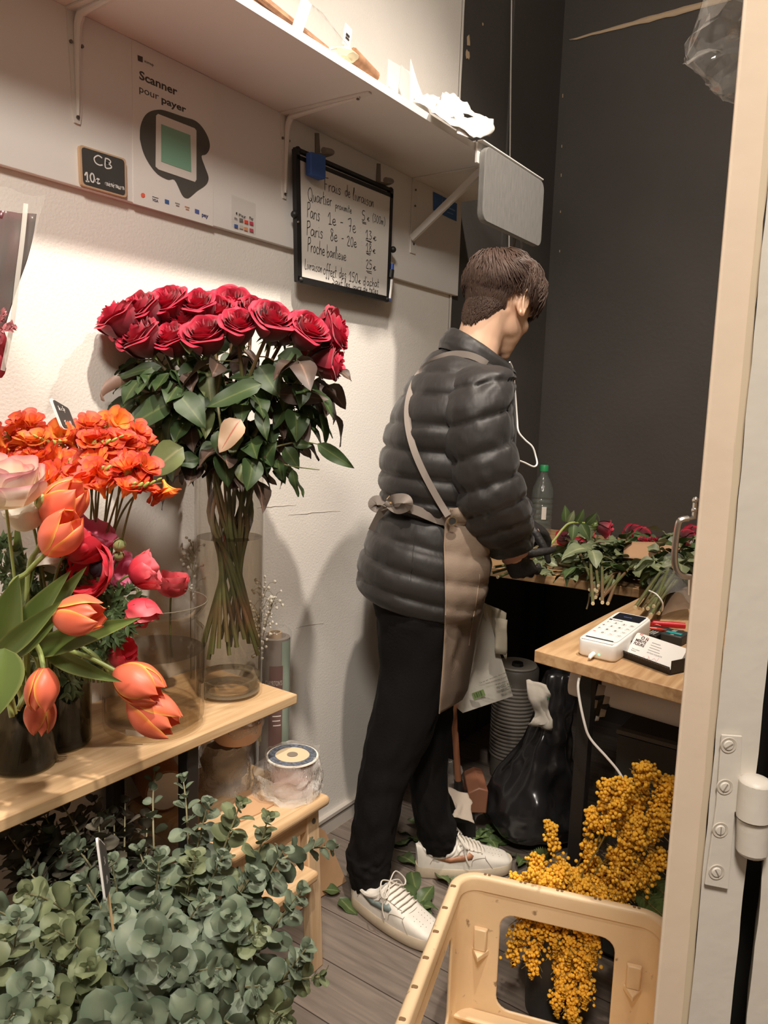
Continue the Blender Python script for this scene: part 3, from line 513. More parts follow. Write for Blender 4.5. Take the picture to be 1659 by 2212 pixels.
cp = [at(*p, z=.002) for p in ((688, 1940), (742, 1907))]; e_ = (cp[1]-cp[0]).normalized()
tag(ob('cardboard_sheet', prism([(-.12, 0), ((cp[1]-cp[0]).length+.01, 0), ((cp[1]-cp[0]).length-.03, .16), (-.05, .27), (-.12, .27)], mfrom(cp[0]+Vector((-.0, 0, .0)), e_, Vector((-.3, .25, .92))), .004), kraft, bevel=.0008), 'kraft cardboard sheet leaning behind the stool leg', 'cardboard')

# ---------------------------------------------------------------- work tables on the right
ZT = .85
oak = wood_mat('oak', (204, 166, 122), (172, 132, 92), 'x', .8, .5); oak_y = wood_mat('oak_y', (204, 168, 126), (172, 134, 94), 'y', .8, .5)
rt = thing('counter_table', 'short wooden counter by the door holding the card reader', 'table', (1.0, 1.8, 0))
grain_plank('tabletop', [(.797, 1.528), (1.28, 1.463), (1.28, 2.318), (.830, 2.318)], ZT-.028, ZT, oak_y, rt)
ob('leg', box(.886, .916, 1.575, 1.605, 0, ZT-.028), black, rt, bevel=.002); ob('leg', box(1.22, 1.25, 1.56, 1.59, 0, ZT-.028), black, rt, bevel=.002)
bt = thing('work_table', 'wooden work table along the black wall covered in cut roses', 'table', (.6, 2.8, 0))
grain_plank('tabletop', [(.03, 2.262), (.83, 2.322), (1.28, 2.322), (1.28, 3.285), (.03, 3.285)], ZT-.03, ZT, oak, bt)
for x, y in ((.08, 3.2), (1.2, 3.2), (.08, 2.40)): ob('leg', box(x, x+.03, y, y+.03, 0, ZT-.03), black, bt, bevel=.002)
pp = thing('white_pipe', 'white plastic tube lying below the counter top', 'pipe', (1.0, 1.72, .72))
ob('tube', xf(lathe([(.0, -.25), (.040, -.25), (.041, -.24), (.041, .25), (0, .25)], 28), Matrix.Translation((1.07, 1.73, .722)) @ dirm((1, .04, -.06)).to_4x4()), mat('pipe_white', (226, 218, 212), .3), pp)
ob('collar', xf(lathe([(.041, -.012), (.0445, -.012), (.0445, .012), (.041, .012)], 28), Matrix.Translation((1.09, 1.731, .721)) @ dirm((1, .04, -.06)).to_4x4()), mat('pipe_white', (226, 218, 212), .3), pp)
fr = thing('grey_cabinet', 'dark grey metal cabinet under the counter behind yellow mimosa', 'cabinet', (1.1, 1.9, 0))
ob('body', box(.915, 1.27, 1.80, 2.28, 0.0, .612), dark_grey, fr, bevel=.003); ob('door', box(.918, 1.268, 1.782, 1.798, .02, .60), dark_grey, fr, bevel=.002); ob('top_trim', box(.915, 1.27, 1.780, 1.80, .603, .613), mat('trim_g', (96, 92, 87), .4), fr)
# card reader
A, B = at(1245, 1414.5, z=ZT), at(1326, 1434, z=ZT); u = (B-A).normalized(); vv = Vector((-u.y, u.x, 0)); W_ = (B-A).length; L_ = (at(1305, 1321, z=ZT+.05)-A).dot(vv); print('reader', W_, L_)
RM = mfrom(A, u, vv); cr = thing('card_reader', 'white card payment terminal with keypad at the counter corner', 'card reader', A)
hf, hb = .038, .056; ha = math.atan2(hb-hf, L_); TM = RM @ Matrix.Translation((0, 0, hf)) @ Matrix.Rotation(ha, 4, 'X')
body = rings([[RM @ Vector((x*W_*k+W_*(1-k)/2, y*L_*k+L_*(1-k)/2, z+(hb-hf)*y*zz)) for x, y in [(a/W_, b/L_) for a, b in rrect(0, W_, 0, L_, .014)]] for k, z, zz in ((.96, 0.0008, 0), (.98, .003, 0), (1, .006, 0.1), (1, hf-.004, 1), (.985, hf-.001, 1), (.96, hf, 1))])
ob('body', body, white_pl, cr, smooth=50)
def tp(poly, z, h): return prism([(a*W_, b*L_) for a, b in poly], TM @ Matrix.Translation((0, 0, z)), h)
ob('face_plate', tp([(a, b) for a, b in rrect(.05, .95, .09, .98, .06)], .0002, .0022), white_pl, cr, bevel=.001)
ob('screen', tp(rrect(.13, .89, .74, .955, .02), .0024, .0006), mat('screen', (26, 27, 36), .15), cr)
ob('screen_text', MB().add(xf(text_mesh('CARTE', .006, Matrix.Identity(4)), TM @ Matrix.Translation((.36*W_, .835*L_, .0032)))), mat('screen_txt', (120, 130, 190), .5), cr)
ob('logo', MB().add(tp([(.11, .675), (.19, .675), (.19, .715), (.11, .715)], .0024, .0004)).add(xf(text_mesh('sumup', .0085, Matrix.Identity(4), .01), TM @ Matrix.Translation((.22*W_, .682*L_, .0026)))), ink, cr)
km = mat('keys', (222, 219, 214), .5); kt = mat('key_ink', (86, 84, 82), .6); kr = mat('key_red', (205, 80, 70), .6)
for i, row in enumerate(('123o', '456^', '789v', 'x0<>')):
    for j, chh in enumerate(row):
        cx, cy_ = .17+.22*j, .60-.115*i
        k = ob('key', tp(rrect(cx-.075, cx+.075, cy_-.033, cy_+.033, .03), .0023, .0009), km, cr)
        if chh.isdigit(): g_ = xf(text_mesh(chh, .0105, Matrix.Identity(4), .01, 'CENTER'), TM @ Matrix.Translation((cx*W_, cy_*L_-.0038, .0034)))
        else: g_ = pen_vf = None
        if chh.isdigit(): ob('digit', g_, kt, k)
        else:
            sym = {'x': '-.4,-.4 .4,.4;-.4,.4 .4,-.4', '^': '-.5,-.2 0,.3 .5,-.2', 'v': '-.5,.2 0,-.3 .5,.2', '>': '-.4,0 -.1,-.3 .5,.3', '<': '-.4,0 .4,0', 'o': '.5,0 .25,.4 -.25,.4 -.5,0 -.25,-.4 .25,-.4 .5,0'}[chh]; mb = MB()
            for ln in sym.split(';'): mb.add(tube([TM @ Vector((cx*W_+float(q.split(',')[0])*.006, cy_*L_+float(q.split(',')[1])*.006, .0034)) for q in ln.split()], .0005, 4))
            ob('symbol', mb, kr if chh in 'x<' else kt, k)
ob('card_slot', tp([(.14, .075), (.86, .075), (.86, .09), (.14, .09)], .0018, .0012), ink, cr); ob('slot_lip', tp(rrect(.08, .92, .015, .075, .02), .0, .0016), white_pl, cr, bevel=.0006)
ob('status_light', ball(RM @ Vector((W_*.60, -.0003, .012)), .0022, 8, 6), mat('led', (120, 230, 150), .4, emit=((110, 240, 150), 2)), cr)
c0 = RM @ Vector((W_*.46, -.002, .012)); cbl = thing('charging_cable', 'white cable running from card reader down to the mimosa', 'cable', c0)
path = spline([c0+Vector((0, 0, 0))]+[VX(px, py, d_) for px, py, d_ in ((1262, 1440, 1.575), (1250, 1470, 1.56), (1250, 1500, 1.555), (1262, 1560, 1.55), (1275, 1595, 1.55), (1310, 1635, 1.54), (1335, 1665, 1.53), (1348, 1690, 1.52), (1352, 1720, 1.53), (1356, 1800, 1.55))], 5)
ob('cord', tube(path, .0028, 8), white_pl, cbl); ob('plug', tube([c0+vv*.002, c0-vv*.014-Z*.002, c0-vv*.02-Z*.006], [.0052, .005, .003], 10), white_pl, cbl)
# business cards
h0, h1 = at(1337, 1417, z=ZT), at(1449, 1459, z=ZT); u = (h1-h0).normalized(); vb = Vector((-u.y, u.x, 0)); hw = (h1-h0).length; HM = mfrom(h0, u, vb); print('cards', hw)
hd = thing('card_holder', 'black wire mesh holder in front of the stacked business cards', 'holder', h0); mesh_m = mat('wire_mesh', (38, 36, 35), .5, var=(300, .5))
tilt = math.radians(52); CMt = HM @ Matrix.Translation((0, .016, .004)) @ Matrix.Rotation(tilt, 4, 'X')
ob('tray', MB().add(xf(box(0, hw, 0, .062, 0, .0025), HM)).add(xf(box(0, hw, -.001, .001, 0, .019), HM @ Matrix.Rotation(.35, 4, 'X'))).add(xf(box(0, hw, -.0, .06, -.016, -.0145), CMt)).add(xf(box(hw-.0015, hw, .0, .05, 0.0, .03), HM)).add(xf(box(0, .0015, .01, .05, 0.0, .03), HM)), mesh_m, hd)
wz = MB()
for k in range(40): x = hw*(k+.5)/40; wz.add(tube([HM @ Vector((x-.001, -.0095, .016+.0018*(k % 2))), HM @ Vector((x+.0015, -.0095, .016+.0018*((k+1) % 2)))], .0005, 4))
ob('rim_wire', wz, mat('wire_hi', (120, 116, 112), .4, metal=.6), hd)
n_c = 9; cardw = hw-.006; paper_w = mat('card_stock', (244, 241, 236), .55)
for k in range(n_c):
    zz = -.0125+k*.00145; nm = 'business_card'
    cs = prism(rrect(.003, .003+cardw, .001, .056, .005, 3), CMt @ Matrix.Translation((0, 0, zz)), .0011)
    if k < n_c-1: tag(ob(nm, cs, paper_w), 'white business card stacked behind the printed front card', 'business card', 'stack of business cards in the mesh holder'); continue
    fc = thing(nm, 'front business card of the stack, printed with the florist name', 'business card', CMt @ Vector((.04, 0, zz))); ob('card', cs, paper_w, fc); CT = CMt @ Matrix.Translation((0, 0, zz+.0012)); k_ = cardw/.088
    def ct(s, x, y, sz, b=0, wmax=None): return xf(text_mesh(s, sz, Matrix.Identity(4), b), CT @ Matrix.Translation((x*k_, y, 0)))
    ob('shop_name', MB().add(ct('O', .013, .0435, .011, .03)).add(ct('N', .0215, .0435, .009, .03)).add(ct('MERITE', .006, .0355, .0088, .03)).add(ct("'", .0125, .0372, .007, .03)).add(ct('FLEURS', .006, .0275, .0088, .03)), mat('maroon', (74, 40, 42), .6), fc)
    ob('small_print', MB().add(ct('ARTISAN FLEURISTE', .034, .0185, .0044)).add(ct('CENTRE DE FLEURS', .006, .014, .0032) if False else ct('Fleurs coupees', .008, .016, .0034)).add(ct('Bouquets', .008, .012, .0034)).add(ct('07 12 34', .05, .043, .0036) if False else xf(box(.05, .072, .0435, .0447, 0, .0002), CT)).add(xf(box(.05, .078, .0375, .0385, 0, .0002), CT)).add(xf(box(.05, .077, .0315, .0325, 0, .0002), CT)).add(xf(box(.05, .080, .0255, .0265, 0, .0002), CT)), mat('print_grey', (150, 146, 143), .6), fc)
    ob('drawing', MB().add(tube([CT @ Vector(p) for p in spline([(.045, .003, 0), (.05, .008, 0), (.056, .004, 0), (.062, .009, 0), (.058, .013, 0), (.068, .006, 0), (.075, .012, 0), (.082, .007, 0), (.084, .016, 0)], 5)], .0003, 4)).add(tube([CT @ Vector(p) for p in spline([(.03, .044, 0), (.035, .047, 0), (.033, .051, 0), (.038, .05, 0)], 4)], .0006, 4)).add(tube([CT @ Vector(p) for p in spline([(.012, .054, 0), (.016, .056, 0), (.02, .054, 0), (.017, .0525, 0), (.012, .054, 0)], 4)], .0008, 4)), mat('coral', (224, 150, 140), .6), fc)
# pens, sticky box, gadget behind the cards
for (a, b_, c_, lab) in (((1385, 1344), (1428, 1352), (206, 58, 40), 'orange-red pen with its tip beside the card reader'), ((1386, 1356), (1440, 1361), (214, 62, 44), 'orange-red pen in front of the thick red pen')):
    p, q_ = at(*a, z=ZT+.012), at(*b_, z=ZT+.012); t = thing('ballpoint_pen', lab, 'pen', p); ob('barrel', tube([p, p*.4+q_*.6], .0045, 10), mat('pen%d' % c_[1], c_, .3), t); ob('tip', tube([p*.4+q_*.6, q_], [.0045, .001], 10), mat('pen%d' % c_[1], c_, .3), t)
p, q_ = at(1404, 1346, z=ZT+.014), at(1480, 1352, z=ZT+.014); t = thing('red_marker', 'thick red marker lying along the counter', 'pen', p); ob('barrel', tube([p+(q_-p)*.08, q_], .0075, 12), mat('red_m', (200, 28, 42), .35), t); ob('clip', tube([p, p+(q_-p)*.1], [.005, .008], 10), mat('red_m', (200, 28, 42), .35), t)
t = thing('black_cutter', 'black handled cutter lying under the red pens', 'tool', at(1450, 1365, z=ZT)); ob('handle', tube([at(1410, 1356, z=ZT+.008), at(1440, 1362, z=ZT+.008), at(1470, 1370, z=ZT+.008)], [.006, .009, .007], 10, flat=.6), black, t); ob('blade_cover', tube([at(1470, 1370, z=ZT+.008), at(1490, 1374, z=ZT+.008)], [.007, .004], 8, flat=.4), dark_grey, t)
def onT(p, w_, l_, h_, yaw_, z=ZT): return Matrix.Translation((p.x, p.y, z)) @ Matrix.Rotation(yaw_, 4, 'Z'), box(-w_/2, w_/2, -l_/2, l_/2, 0, h_)
M1, b1 = onT(at(1402, 1378, z=ZT), .055, .05, .016, -.15); t = thing('staple_box', 'small black box with yellow stripe behind the business cards', 'box', M1.translation); ob('box', xf(b1, M1), black, t, bevel=.001); ob('stripe', xf(box(-.012, -.003, -.02, .015, .016, .0166), M1), mat('ylw', (222, 176, 70), .6), t)
ob('print', MB().add(xf(box(.003, .006, -.018, .012, .016, .0166), M1)).add(xf(box(.009, .012, -.018, .012, .016, .0166), M1)).add(xf(box(.015, .018, -.018, .012, .016, .0166), M1)), mat('pgrey', (170, 168, 160), .6), t)
M2, b2 = onT(at(1458, 1386, z=ZT), .05, .06, .022, -.1); t = thing('label_gadget', 'dark gadget with a teal button beside the door edge', 'gadget', M2.translation); ob('case', xf(b2, M2), mat('gadget', (50, 52, 50), .5), t, bevel=.003); ob('teal_button', xf(box(-.018, .018, -.016, -.004, .022, .024), M2), mat('teal', (40, 160, 160), .4), t, bevel=.0008); ob('markings', MB().add(xf(box(-.012, -.002, .005, .012, .022, .0225), M2)).add(xf(box(-.012, -.002, .016, .02, .022, .0225), M2)).add(xf(box(-.004, .004, -.026, -.021, .022, .0225), M2)), mat('pgrey', (170, 168, 160), .6), t)

# ---------------------------------------------------------------- below the tables
def blob(prof, c, n=28, amp=.02, s=6, seed=1): return crumple(lathe(prof, n, c), amp, s, seed)
bin_m = mat('bin_bag', (34, 33, 34), .2, bump=(11, .55, .05, 1))
tb = thing('bin_bag', 'full black plastic rubbish bag on the floor under the counter', 'bag', V(1152, 1800, 2.33).xy.to_3d())
bp = [V(px, py, 2.33) for px, py in ((1152, 1800), (1152, 1785), (1150, 1750), (1156, 1700), (1168, 1650), (1180, 1605), (1190, 1565), (1198, 1525), (1205, 1485), (1210, 1450))]; bp[0].z = .004; bp[1].z = .035
cen = spline(bp, 5)
rad = [.03, .13, .155, .14, .108, .082, .068, .058, .056, .04]; rr = np.interp(np.linspace(0, 9, len(cen)), range(10), rad)
R_ = []
for i, (c, r) in enumerate(zip(cen, rr)):
    R_.append([c+Vector((math.cos(a), math.sin(a), 0))*float(r)*(1+.10*math.sin(7*a+i*.2)*(i/len(cen))+.16*nz((math.cos(a)*1.6, math.sin(a)*1.6, i*.18), 1.3, 2)+.06*nz((math.cos(a)*5, math.sin(a)*5, i*.5), 1, 5)) for a in [2*PI*j/48 for j in range(48)]])
ob('bag', rings(R_), bin_m, tb, sub=1); ob('neck_tie', xf(lathe([(.046, -.02), (.05, 0), (.046, .02)], 16), Matrix.Translation(V(1197, 1502, 1.93)) @ dirm((.2, -.3, 1)).to_4x4()) if False else ball(V(1184, 1503, 2.255), .013, 10, 8, (.4, .8, 1.4)), mat('tie_green', (64, 150, 96), .5), tb)
pw = MB().add(crumple(grid(lambda u, v: Vector(V(1140+u*44+6*math.sin(v*3), 1475+v*88+8*u, 2.25)), 10, 14), .022, 16, 5)); tag(ob('crumpled_paper', pw, mat('bag_paper', (172, 164, 152), .8), solid=.001), 'crumpled grey paper stuffed beside the neck of the bin bag', 'paper')
pbg = thing('patterned_bag', 'black bag with white geometric pattern hanging on the counter leg', 'bag', (.9, 1.66, .75))
pc = V(1288, 1510, 1.71); vf = crumple(xf(ball((0, 0, 0), .05, 24, 18, (.55, .35, 1.05)), Matrix.Translation(pc)), .012, 18, 9); ob('bag', vf, mat('bag_black', (30, 29, 29), .35), pbg)
pat = MB()
for k, (px, py, s_) in enumerate(((1275, 1478, 8), (1298, 1490, 11), (1310, 1512, 8), (1283, 1520, 9), (1302, 1540, 8), (1290, 1552, 5))):
    o = V(px, py, 1.652+abs(px-1290)*.0009); ex, ey = RGT*s_/1000, Z*s_/900; pat.add(([o-ex-ey*1.2, o+ex*.7-ey, o+ex+ey*.8, o-ex*.6+ey*1.1], [(0, 1, 2, 3)]))
ob('print', pat, mat('print_grey2', (196, 188, 178), .6), pbg, solid=.0006)
# tower fan heater
fc_ = V(1107, 1600, 2.74); fc_.z = 0; fn = thing('tower_fan', 'grey ribbed tower fan standing under the work table', 'fan', fc_)
ob('body', rings([[fc_+Vector((math.cos(a)*r, math.sin(a)*r*1.0, z)) for a in [2*PI*j/28 for j in range(28)]] for r, z in ((.075, 0), (.08, .01), (.082, .2), (.084, .40), (.084, .43), (.08, .435))]), mat('fan_grey', (100, 95, 88), .5), fn)
gr = MB()
for k in range(20): gr.add(lathe([(.0835, .09+k*.0145), (.087, .0925+k*.0145), (.087, .0965+k*.0145), (.0835, .099+k*.0145)], 28, fc_))
ob('grille', gr, mat('fan_rib', (116, 110, 102), .5), fn); ob('top_panel', lathe([(0, .436), (.074, .436), (.076, .44), (.074, .444), (0, .444)], 28, fc_), mat('fan_top', (170, 164, 154), .5), fn); ob('dial', lathe([(0, .444), (.022, .444), (.02, .456), (0, .457)], 16, fc_+Vector((.012, -.02, 0))), black, fn)
# hanging paper bag with sorting notice
g4 = [V(1018, 1296, 2.32), V(1048, 1308, 2.34), V(1109, 1503, 2.34), V(1000, 1541, 2.30), V(985, 1528, 2.34)]
hb_ = thing('paper_bag', 'white paper bag with green barcode hanging under the work table', 'bag', g4[0]); hbp = mat('bag_white', (196, 190, 178), .75, bump=(30, .2))
ex = (V(1110, 1400, 2.33)-V(1000, 1400, 2.33)).normalized(); nv = ex.cross(Z); nv = nv if nv.dot(FWD) < 0 else -nv
ob('bag', crumple(MB_vf := (lambda q: (q+[p-nv*.03 for p in q], [(0, 1, 2, 3, 4), (9, 8, 7, 6, 5)]+[(i, (i+5), (i+1) % 5+5, (i+1) % 5) for i in range(5)]))(g4), .003, 6, 2), hbp, hb_, smooth=0)
ob('folded_top', MB().add(crumple(grid(lambda u, v: V(1045+u*48, 1302+22*u+v*(30+75*u), 2.33+.02*math.sin(u*5)), 8, 8), .006, 14, 3)).add(crumple(grid(lambda u, v: V(1070+u*26, 1335+v*75+u*4, 2.31), 6, 6), .005, 14, 7)), mat('bag_kraft', (182, 172, 152), .8), hb_, solid=.001)
def onbag(px, py): return V(px, py, 2.302)
bM = mfrom(onbag(1024, 1511), onbag(1049, 1502)-onbag(1024, 1511), Z); sc_ = (onbag(1049, 1502)-onbag(1024, 1511)).length
ob('barcode', xf(box(0, sc_, 0, .022, 0, .0008), bM), mat('bar_green', (128, 150, 92), .7), hb_); ob('bars', MB().add(xf(box(sc_*.15, sc_*.2, .004, .02, 0, .0014), bM)).add(xf(box(sc_*.3, sc_*.42, .004, .02, 0, .0014), bM)).add(xf(box(sc_*.5, sc_*.56, .004, .02, 0, .0014), bM)).add(xf(box(sc_*.65, sc_*.78, .004, .02, 0, .0014), bM)), mat('bar_dk', (86, 104, 66), .7), hb_)
def bagtext(s, bl, br, sz, b=0):
    o, e = onbag(*bl), onbag(*br); vf = text_mesh(s, sz, Matrix.Identity(4), b); k = (e-o).length/max(p.x for p in vf[0]); return xf(([Vector((p.x*k, p.y, p.z)) for p in vf[0]], vf[1]), mfrom(o, e-o, Z))
ob('notice', MB().add(bagtext('PENSEZ AU', (1074, 1489), (1103, 1478), .012, .02)).add(bagtext('SELECTIF', (1084, 1495), (1107, 1485), .012, .02)).add(bagtext('Ce sac est recyclable dans votre', (1036, 1477), (1096, 1453), .007)).add(bagtext('Il peut etre trie avec les papiers', (1050, 1478), (1098, 1461), .006)).add(bagtext('Tri dans', (1070, 1481), (1100, 1470), .006)), mat('notice_ink', (96, 98, 84), .7), hb_)
# broom, dustpan and scraps
br_ = thing('broom', 'broom with brown wooden handle leaning under the work table', 'broom', V(992, 1720, 2.3)); ob('handle', tube([V(978, 1500, 2.34), V(990, 1690, 2.3)], .0105, 10), mat('broom_wood', (148, 96, 66), .6), br_); ob('socket', tube([V(990, 1686, 2.3), V(992, 1718, 2.3)], [.014, .018], 10), black, br_)
ob('brush', crumple(rings([[V(992, 1718, 2.3)+Vector((RGT*a*w_+FWD*b*.02))+Z*z for a, b in ((-1, -1), (1, -1), (1, 1), (-1, 1))] for w_, z in ((.03, .01), (.05, -.03), (.06, -.16))]), .003, 20), black, br_)
dc = V(1033, 1722, 2.28); tag(ob('dustpan', MB().add(rings([[dc+RGT*x+Z*z+FWD*y for x, z in ((-.032+o*.3, -.05), (.028, -.05+o), (.03, .028), (.0, .036), (-.034, .018))] for y, o in ((-.01, 0), (.14, .004))])), mat('pan_brown', (128, 84, 62), .5), bevel=.004), 'brown dustpan standing on edge beside the broom', 'dustpan')
tag(ob('tissue', MB().add(crumple(grid(lambda u, v: V(970+u*40+18*v, 1705+v*62+10*u, 2.2-.08*v), 9, 10), .018, 18, 12)), mat('tissue', (166, 152, 138), .8), solid=.001), 'crumpled beige paper scrap beside the broom', 'paper')
tag(ob('plastic_scrap', MB().add(crumple(grid(lambda u, v: V(966+u*26, 1640+v*60, 2.38), 7, 8), .02, 20, 4)), clear_mat('scrap', haze=.25, rough=.1, bump=(40, .6)), solid=.0005), 'wrinkled clear plastic hanging behind the broom handle', 'plastic')

# ---------------------------------------------------------------- foreground crate
ZK = .375; O = at(986, 1871, z=ZK); Bc = at(1453, 1973, z=ZK); u = (Bc-O).normalized(); u.z = 0; wv = Vector((u.y, -u.x, 0)); WK = (Bc-O).length; DK = .60; print('crate', WK, O)
KM = mfrom((O.x, O.y, 0), u, -wv) @ Matrix.Scale(-1, 4, (0, 1, 0)) if False else Matrix(((u.x, wv.x, 0, O.x), (u.y, wv.y, 0, O.y), (0, 0, 1, 0), (0, 0, 0, 1)))
cream = mat('crate_cream', (234, 206, 166), .42, var=(7, .07, (218, 190, 152)), bump=(25, .12), spk=(30, .68, (150, 124, 96))); ck = thing('plastic_crate', 'scuffed cream plastic crate with open sides on the floor', 'crate', (O+Bc)/2)
def kprism(poly, z0, z1):
    vf = prism(poly, Matrix.Translation((0, 0, z0)), z1-z0); v = [KM @ Vector(p) for p in vf[0]]; return v, [tuple(reversed(q)) for q in vf[1]]
wl = ob('walls', kprism(rrect(.012, WK-.012, .012, DK-.012, .055, 8), .02, ZK-.004), cream, ck, smooth=0)
def cutter(vf): return ob('cut', vf, cream, None, smooth=0)
def kface(poly, axis, a0, a1):
    """outline drawn on a side wall: axis 'w' = a wall across w (poly in u,z), axis 'u' = across u (poly in w,z)"""
    n = len(poly); mk = (lambda p, a: KM @ Vector((p[0], a, p[1]))) if axis == 'w' else (lambda p, a: KM @ Vector((a, p[0], p[1])))
    return [mk(p, a0) for p in poly]+[mk(p, a1) for p in poly], [tuple(range(n)), tuple(range(2*n-1, n-1, -1))]+[(i, i+n, (i+1) % n+n, (i+1) % n) for i in range(n)]
cuts = [cutter(kprism(rrect(.019, WK-.019, .019, DK-.019, .048, 8), .026, ZK+.1)), cutter(kface(rrect(.105, WK-.105, .075, ZK-.075, .03), 'w', -.05, .1)), cutter(kface(rrect(.105, WK-.105, .075, ZK-.075, .03), 'w', DK-.1, DK+.1)),
        cutter(kface(rrect(.10, DK-.10, .075, ZK-.085, .03), 'u', -.05, .1)), cutter(kface(rrect(.10, DK-.10, .075, ZK-.085, .03), 'u', WK-.1, WK+.1))]
for c in cuts:
    bm = bmesh.new(); bm.from_mesh(c.data); bmesh.ops.recalc_face_normals(bm, faces=bm.faces); bm.to_mesh(c.data); bm.free()
    md = wl.modifiers.new('c', 'BOOLEAN'); md.object = c; md.operation = 'DIFFERENCE'; md.solver = 'EXACT'
bm = bmesh.new(); bm.from_mesh(wl.data); bmesh.ops.recalc_face_normals(bm, faces=bm.faces); bm.to_mesh(wl.data); bm.free()
remake(wl)
for c in cuts: bpy.data.objects.remove(c)
md = wl.modifiers.new('b', 'BEVEL'); md.width = .003; md.segments = 2; md.limit_method = 'ANGLE'; md.angle_limit = math.radians(50); wl.data.polygons.foreach_set('use_smooth', [True]*len(wl.data.polygons)); wl.data.set_sharp_from_angle(angle=math.radians(40))
rim = []
for t_, z in ((.0, -.030), (-.001, -.004), (.003, .0), (.008, .0022), (.016, .0022), (.021, 0), (.0225, -.006), (.0225, -.030)): rim.append([KM @ Vector((x, y, ZK+z)) for x, y in rrect(t_, WK-t_, t_, DK-t_, max(.062-t_, .02), 8)])
ob('rim', rings(rim+[rim[0]], True, False), cream, ck, smooth=60)
sl = mat('slot_dark', (120, 92, 62), .7); dirt = mat('dirt', (176, 150, 120), .8, var=(60, .25))
for k in range(7):
    for s in (0, WK): ob('rim_slot', MB().add(kprism(rrect((.004 if s == 0 else s-.016), (.016 if s == 0 else s-.004), .075+k*.075-.004, .075+k*.075+.004, .0035, 3), ZK+.0015, ZK+.0027)), sl, ck)
for k in range(5): ob('rim_slot', MB().add(kprism(rrect(.07+k*(WK-.14)/4-.007, .07+k*(WK-.14)/4-.001, .006, .014, .0025, 3), ZK+.0015, ZK+.0027)).add(kprism(rrect(.07+k*(WK-.14)/4+.002, .07+k*(WK-.14)/4+.008, .006, .014, .0025, 3), ZK+.0015, ZK+.0027)), sl, ck)
for (x, y) in ((.065, .022), (WK-.065, .022)):
    ob('stacking_lug', MB().add(kprism([(x-.016, y-.003), (x+.016, y-.003), (x+.013, y+.010), (x-.013, y+.010)], .21, .26)).add(kprism([(x-.02, y-.004), (x+.02, y-.004), (x, y+.03)], .197, .21)), cream, ck, bevel=.0025)
ob('base', kprism(rrect(.03, WK-.03, .03, DK-.03, .045, 8), .0, .024), cream, ck, bevel=.004)
ob('base_ledge', MB().add(kprism([(.02, .02), (WK-.02, .02), (WK-.02, .055), (.02, .055)], .055, .062)), cream, ck, bevel=.002)

# ---------------------------------------------------------------- door edge and painted jamb
beige = mat('door_beige', (226, 206, 184), .28, bump=(14, .15)); jam = mat('jamb_paint', (214, 207, 196), .45, bump=(9, .35))
D0 = V(1605, 0, .58); ue = RGT; ED = Vector((D0.x-1.45, D0.y, 0)).normalized()+RGT*.08
def vert(name, a, b, n, thick, m, wob=0, seed=0, **k):
    """an upright strip from a to b (plan offsets along the image plane), z 0..3.0"""
    R_ = []
    for i in range(n+1):
        z = .0+2.45*i/n; wa, wb_ = (wob*nz((z*26, 0, 0), 1, seed), wob*nz((z*22, 9, 0), 1, seed+1)) if wob else (0, 0)
        p, q_ = Vector((D0.x, D0.y, z))+ue*(a+wa), Vector((D0.x, D0.y, z))+ue*(b+wb_)
        R_.append([p, q_, q_+ED*thick, p+ED*thick])
    return ob(name, rings(R_), m, None, **k)
dl = struct(vert('door_1', 0, .027, 2, .035, beige, smooth=0, bevel=.003)); dl['label'] = 'glossy beige door edge'
struct(vert('trim_4', .024, .030, 120, .01, mat('caulk', (206, 190, 166), .5), .0022, 3, smooth=60))
j_ = vert('trim_5', .0275, .0625, 120, .04, jam, .0011, 6, smooth=40); j_.location = -FWD*.006; struct(j_)
j2 = vert('trim_6', .073, .12, 120, .04, jam, .0015, 9, smooth=40); j2.location = -FWD*.012; struct(j2)
struct(vert('trim_7', .058, .2, 2, .01, mat('gap_black', (24, 22, 20), .6), smooth=0)).location = FWD*.045
hgz = thing('butt_hinge', 'painted-over hinge with four screws on the grey door jamb', 'hinge', V(1560, 1750, .565)); hp = []
JD = .5725
def jv(px, py, o=0): return V(px, py, JD-o)
hm_ = [jv(*p) for p in ((1557, 1585), (1601, 1588), (1597, 1690), (1617, 1695), (1617, 1745), (1585, 1752), (1571, 1918), (1521, 1908), (1545, 1740))]
ob('leaf_plate', (hm_+[p-FWD*.0022 for p in hm_], [tuple(range(9)), tuple(range(17, 8, -1))]+[(i, i+9, (i+1) % 9+9, (i+1) % 9) for i in range(9)]), jam, hgz, smooth=0, bevel=.0006)
for k, (px, py) in enumerate(((1574, 1610), (1566, 1700), (1556, 1793), (1548, 1884))):
    c = jv(px, py, .0026); M_ = mfrom(c, RGT, Z); s_ = ob('screw', MB().add(xf(lathe([(0, .0012), (.0035, .001), (.0042, .0002), (.0044, -.001)], 18), M_)), jam, hgz); ob('slot', xf(box(-.0032, .0032, -.0004, .0004, .0008, .0016), M_ @ Matrix.Rotation(.6+k*.5, 4, 'Z')), mat('slotg', (150, 142, 130), .7), s_)
    ob('screw_recess', xf(lathe([(.0044, .0), (.0062, .0004), (.0066, -.0006)], 20), M_), mat('jamb_shade', (196, 187, 174), .5), hgz)
ob('knuckle', MB().add(tube([V(1633, 1690, .565), V(1628, 1765, .565)], [.0125, .013], 20)).add(ball(V(1633, 1690, .565), .0125, 16, 8, (1, 1, .4))), jam, hgz); ob('knuckle', MB().add(tube([V(1627.5, 1768, .567), V(1624, 1836, .567)], [.0125, .012], 20)).add(ball(V(1624, 1836, .567), .012, 16, 8, (1, 1, .5))), jam, hgz)
dh = thing('pull_handle', 'chrome pull handle standing out from the beige door edge', 'handle', V(1490, 1165, .59))
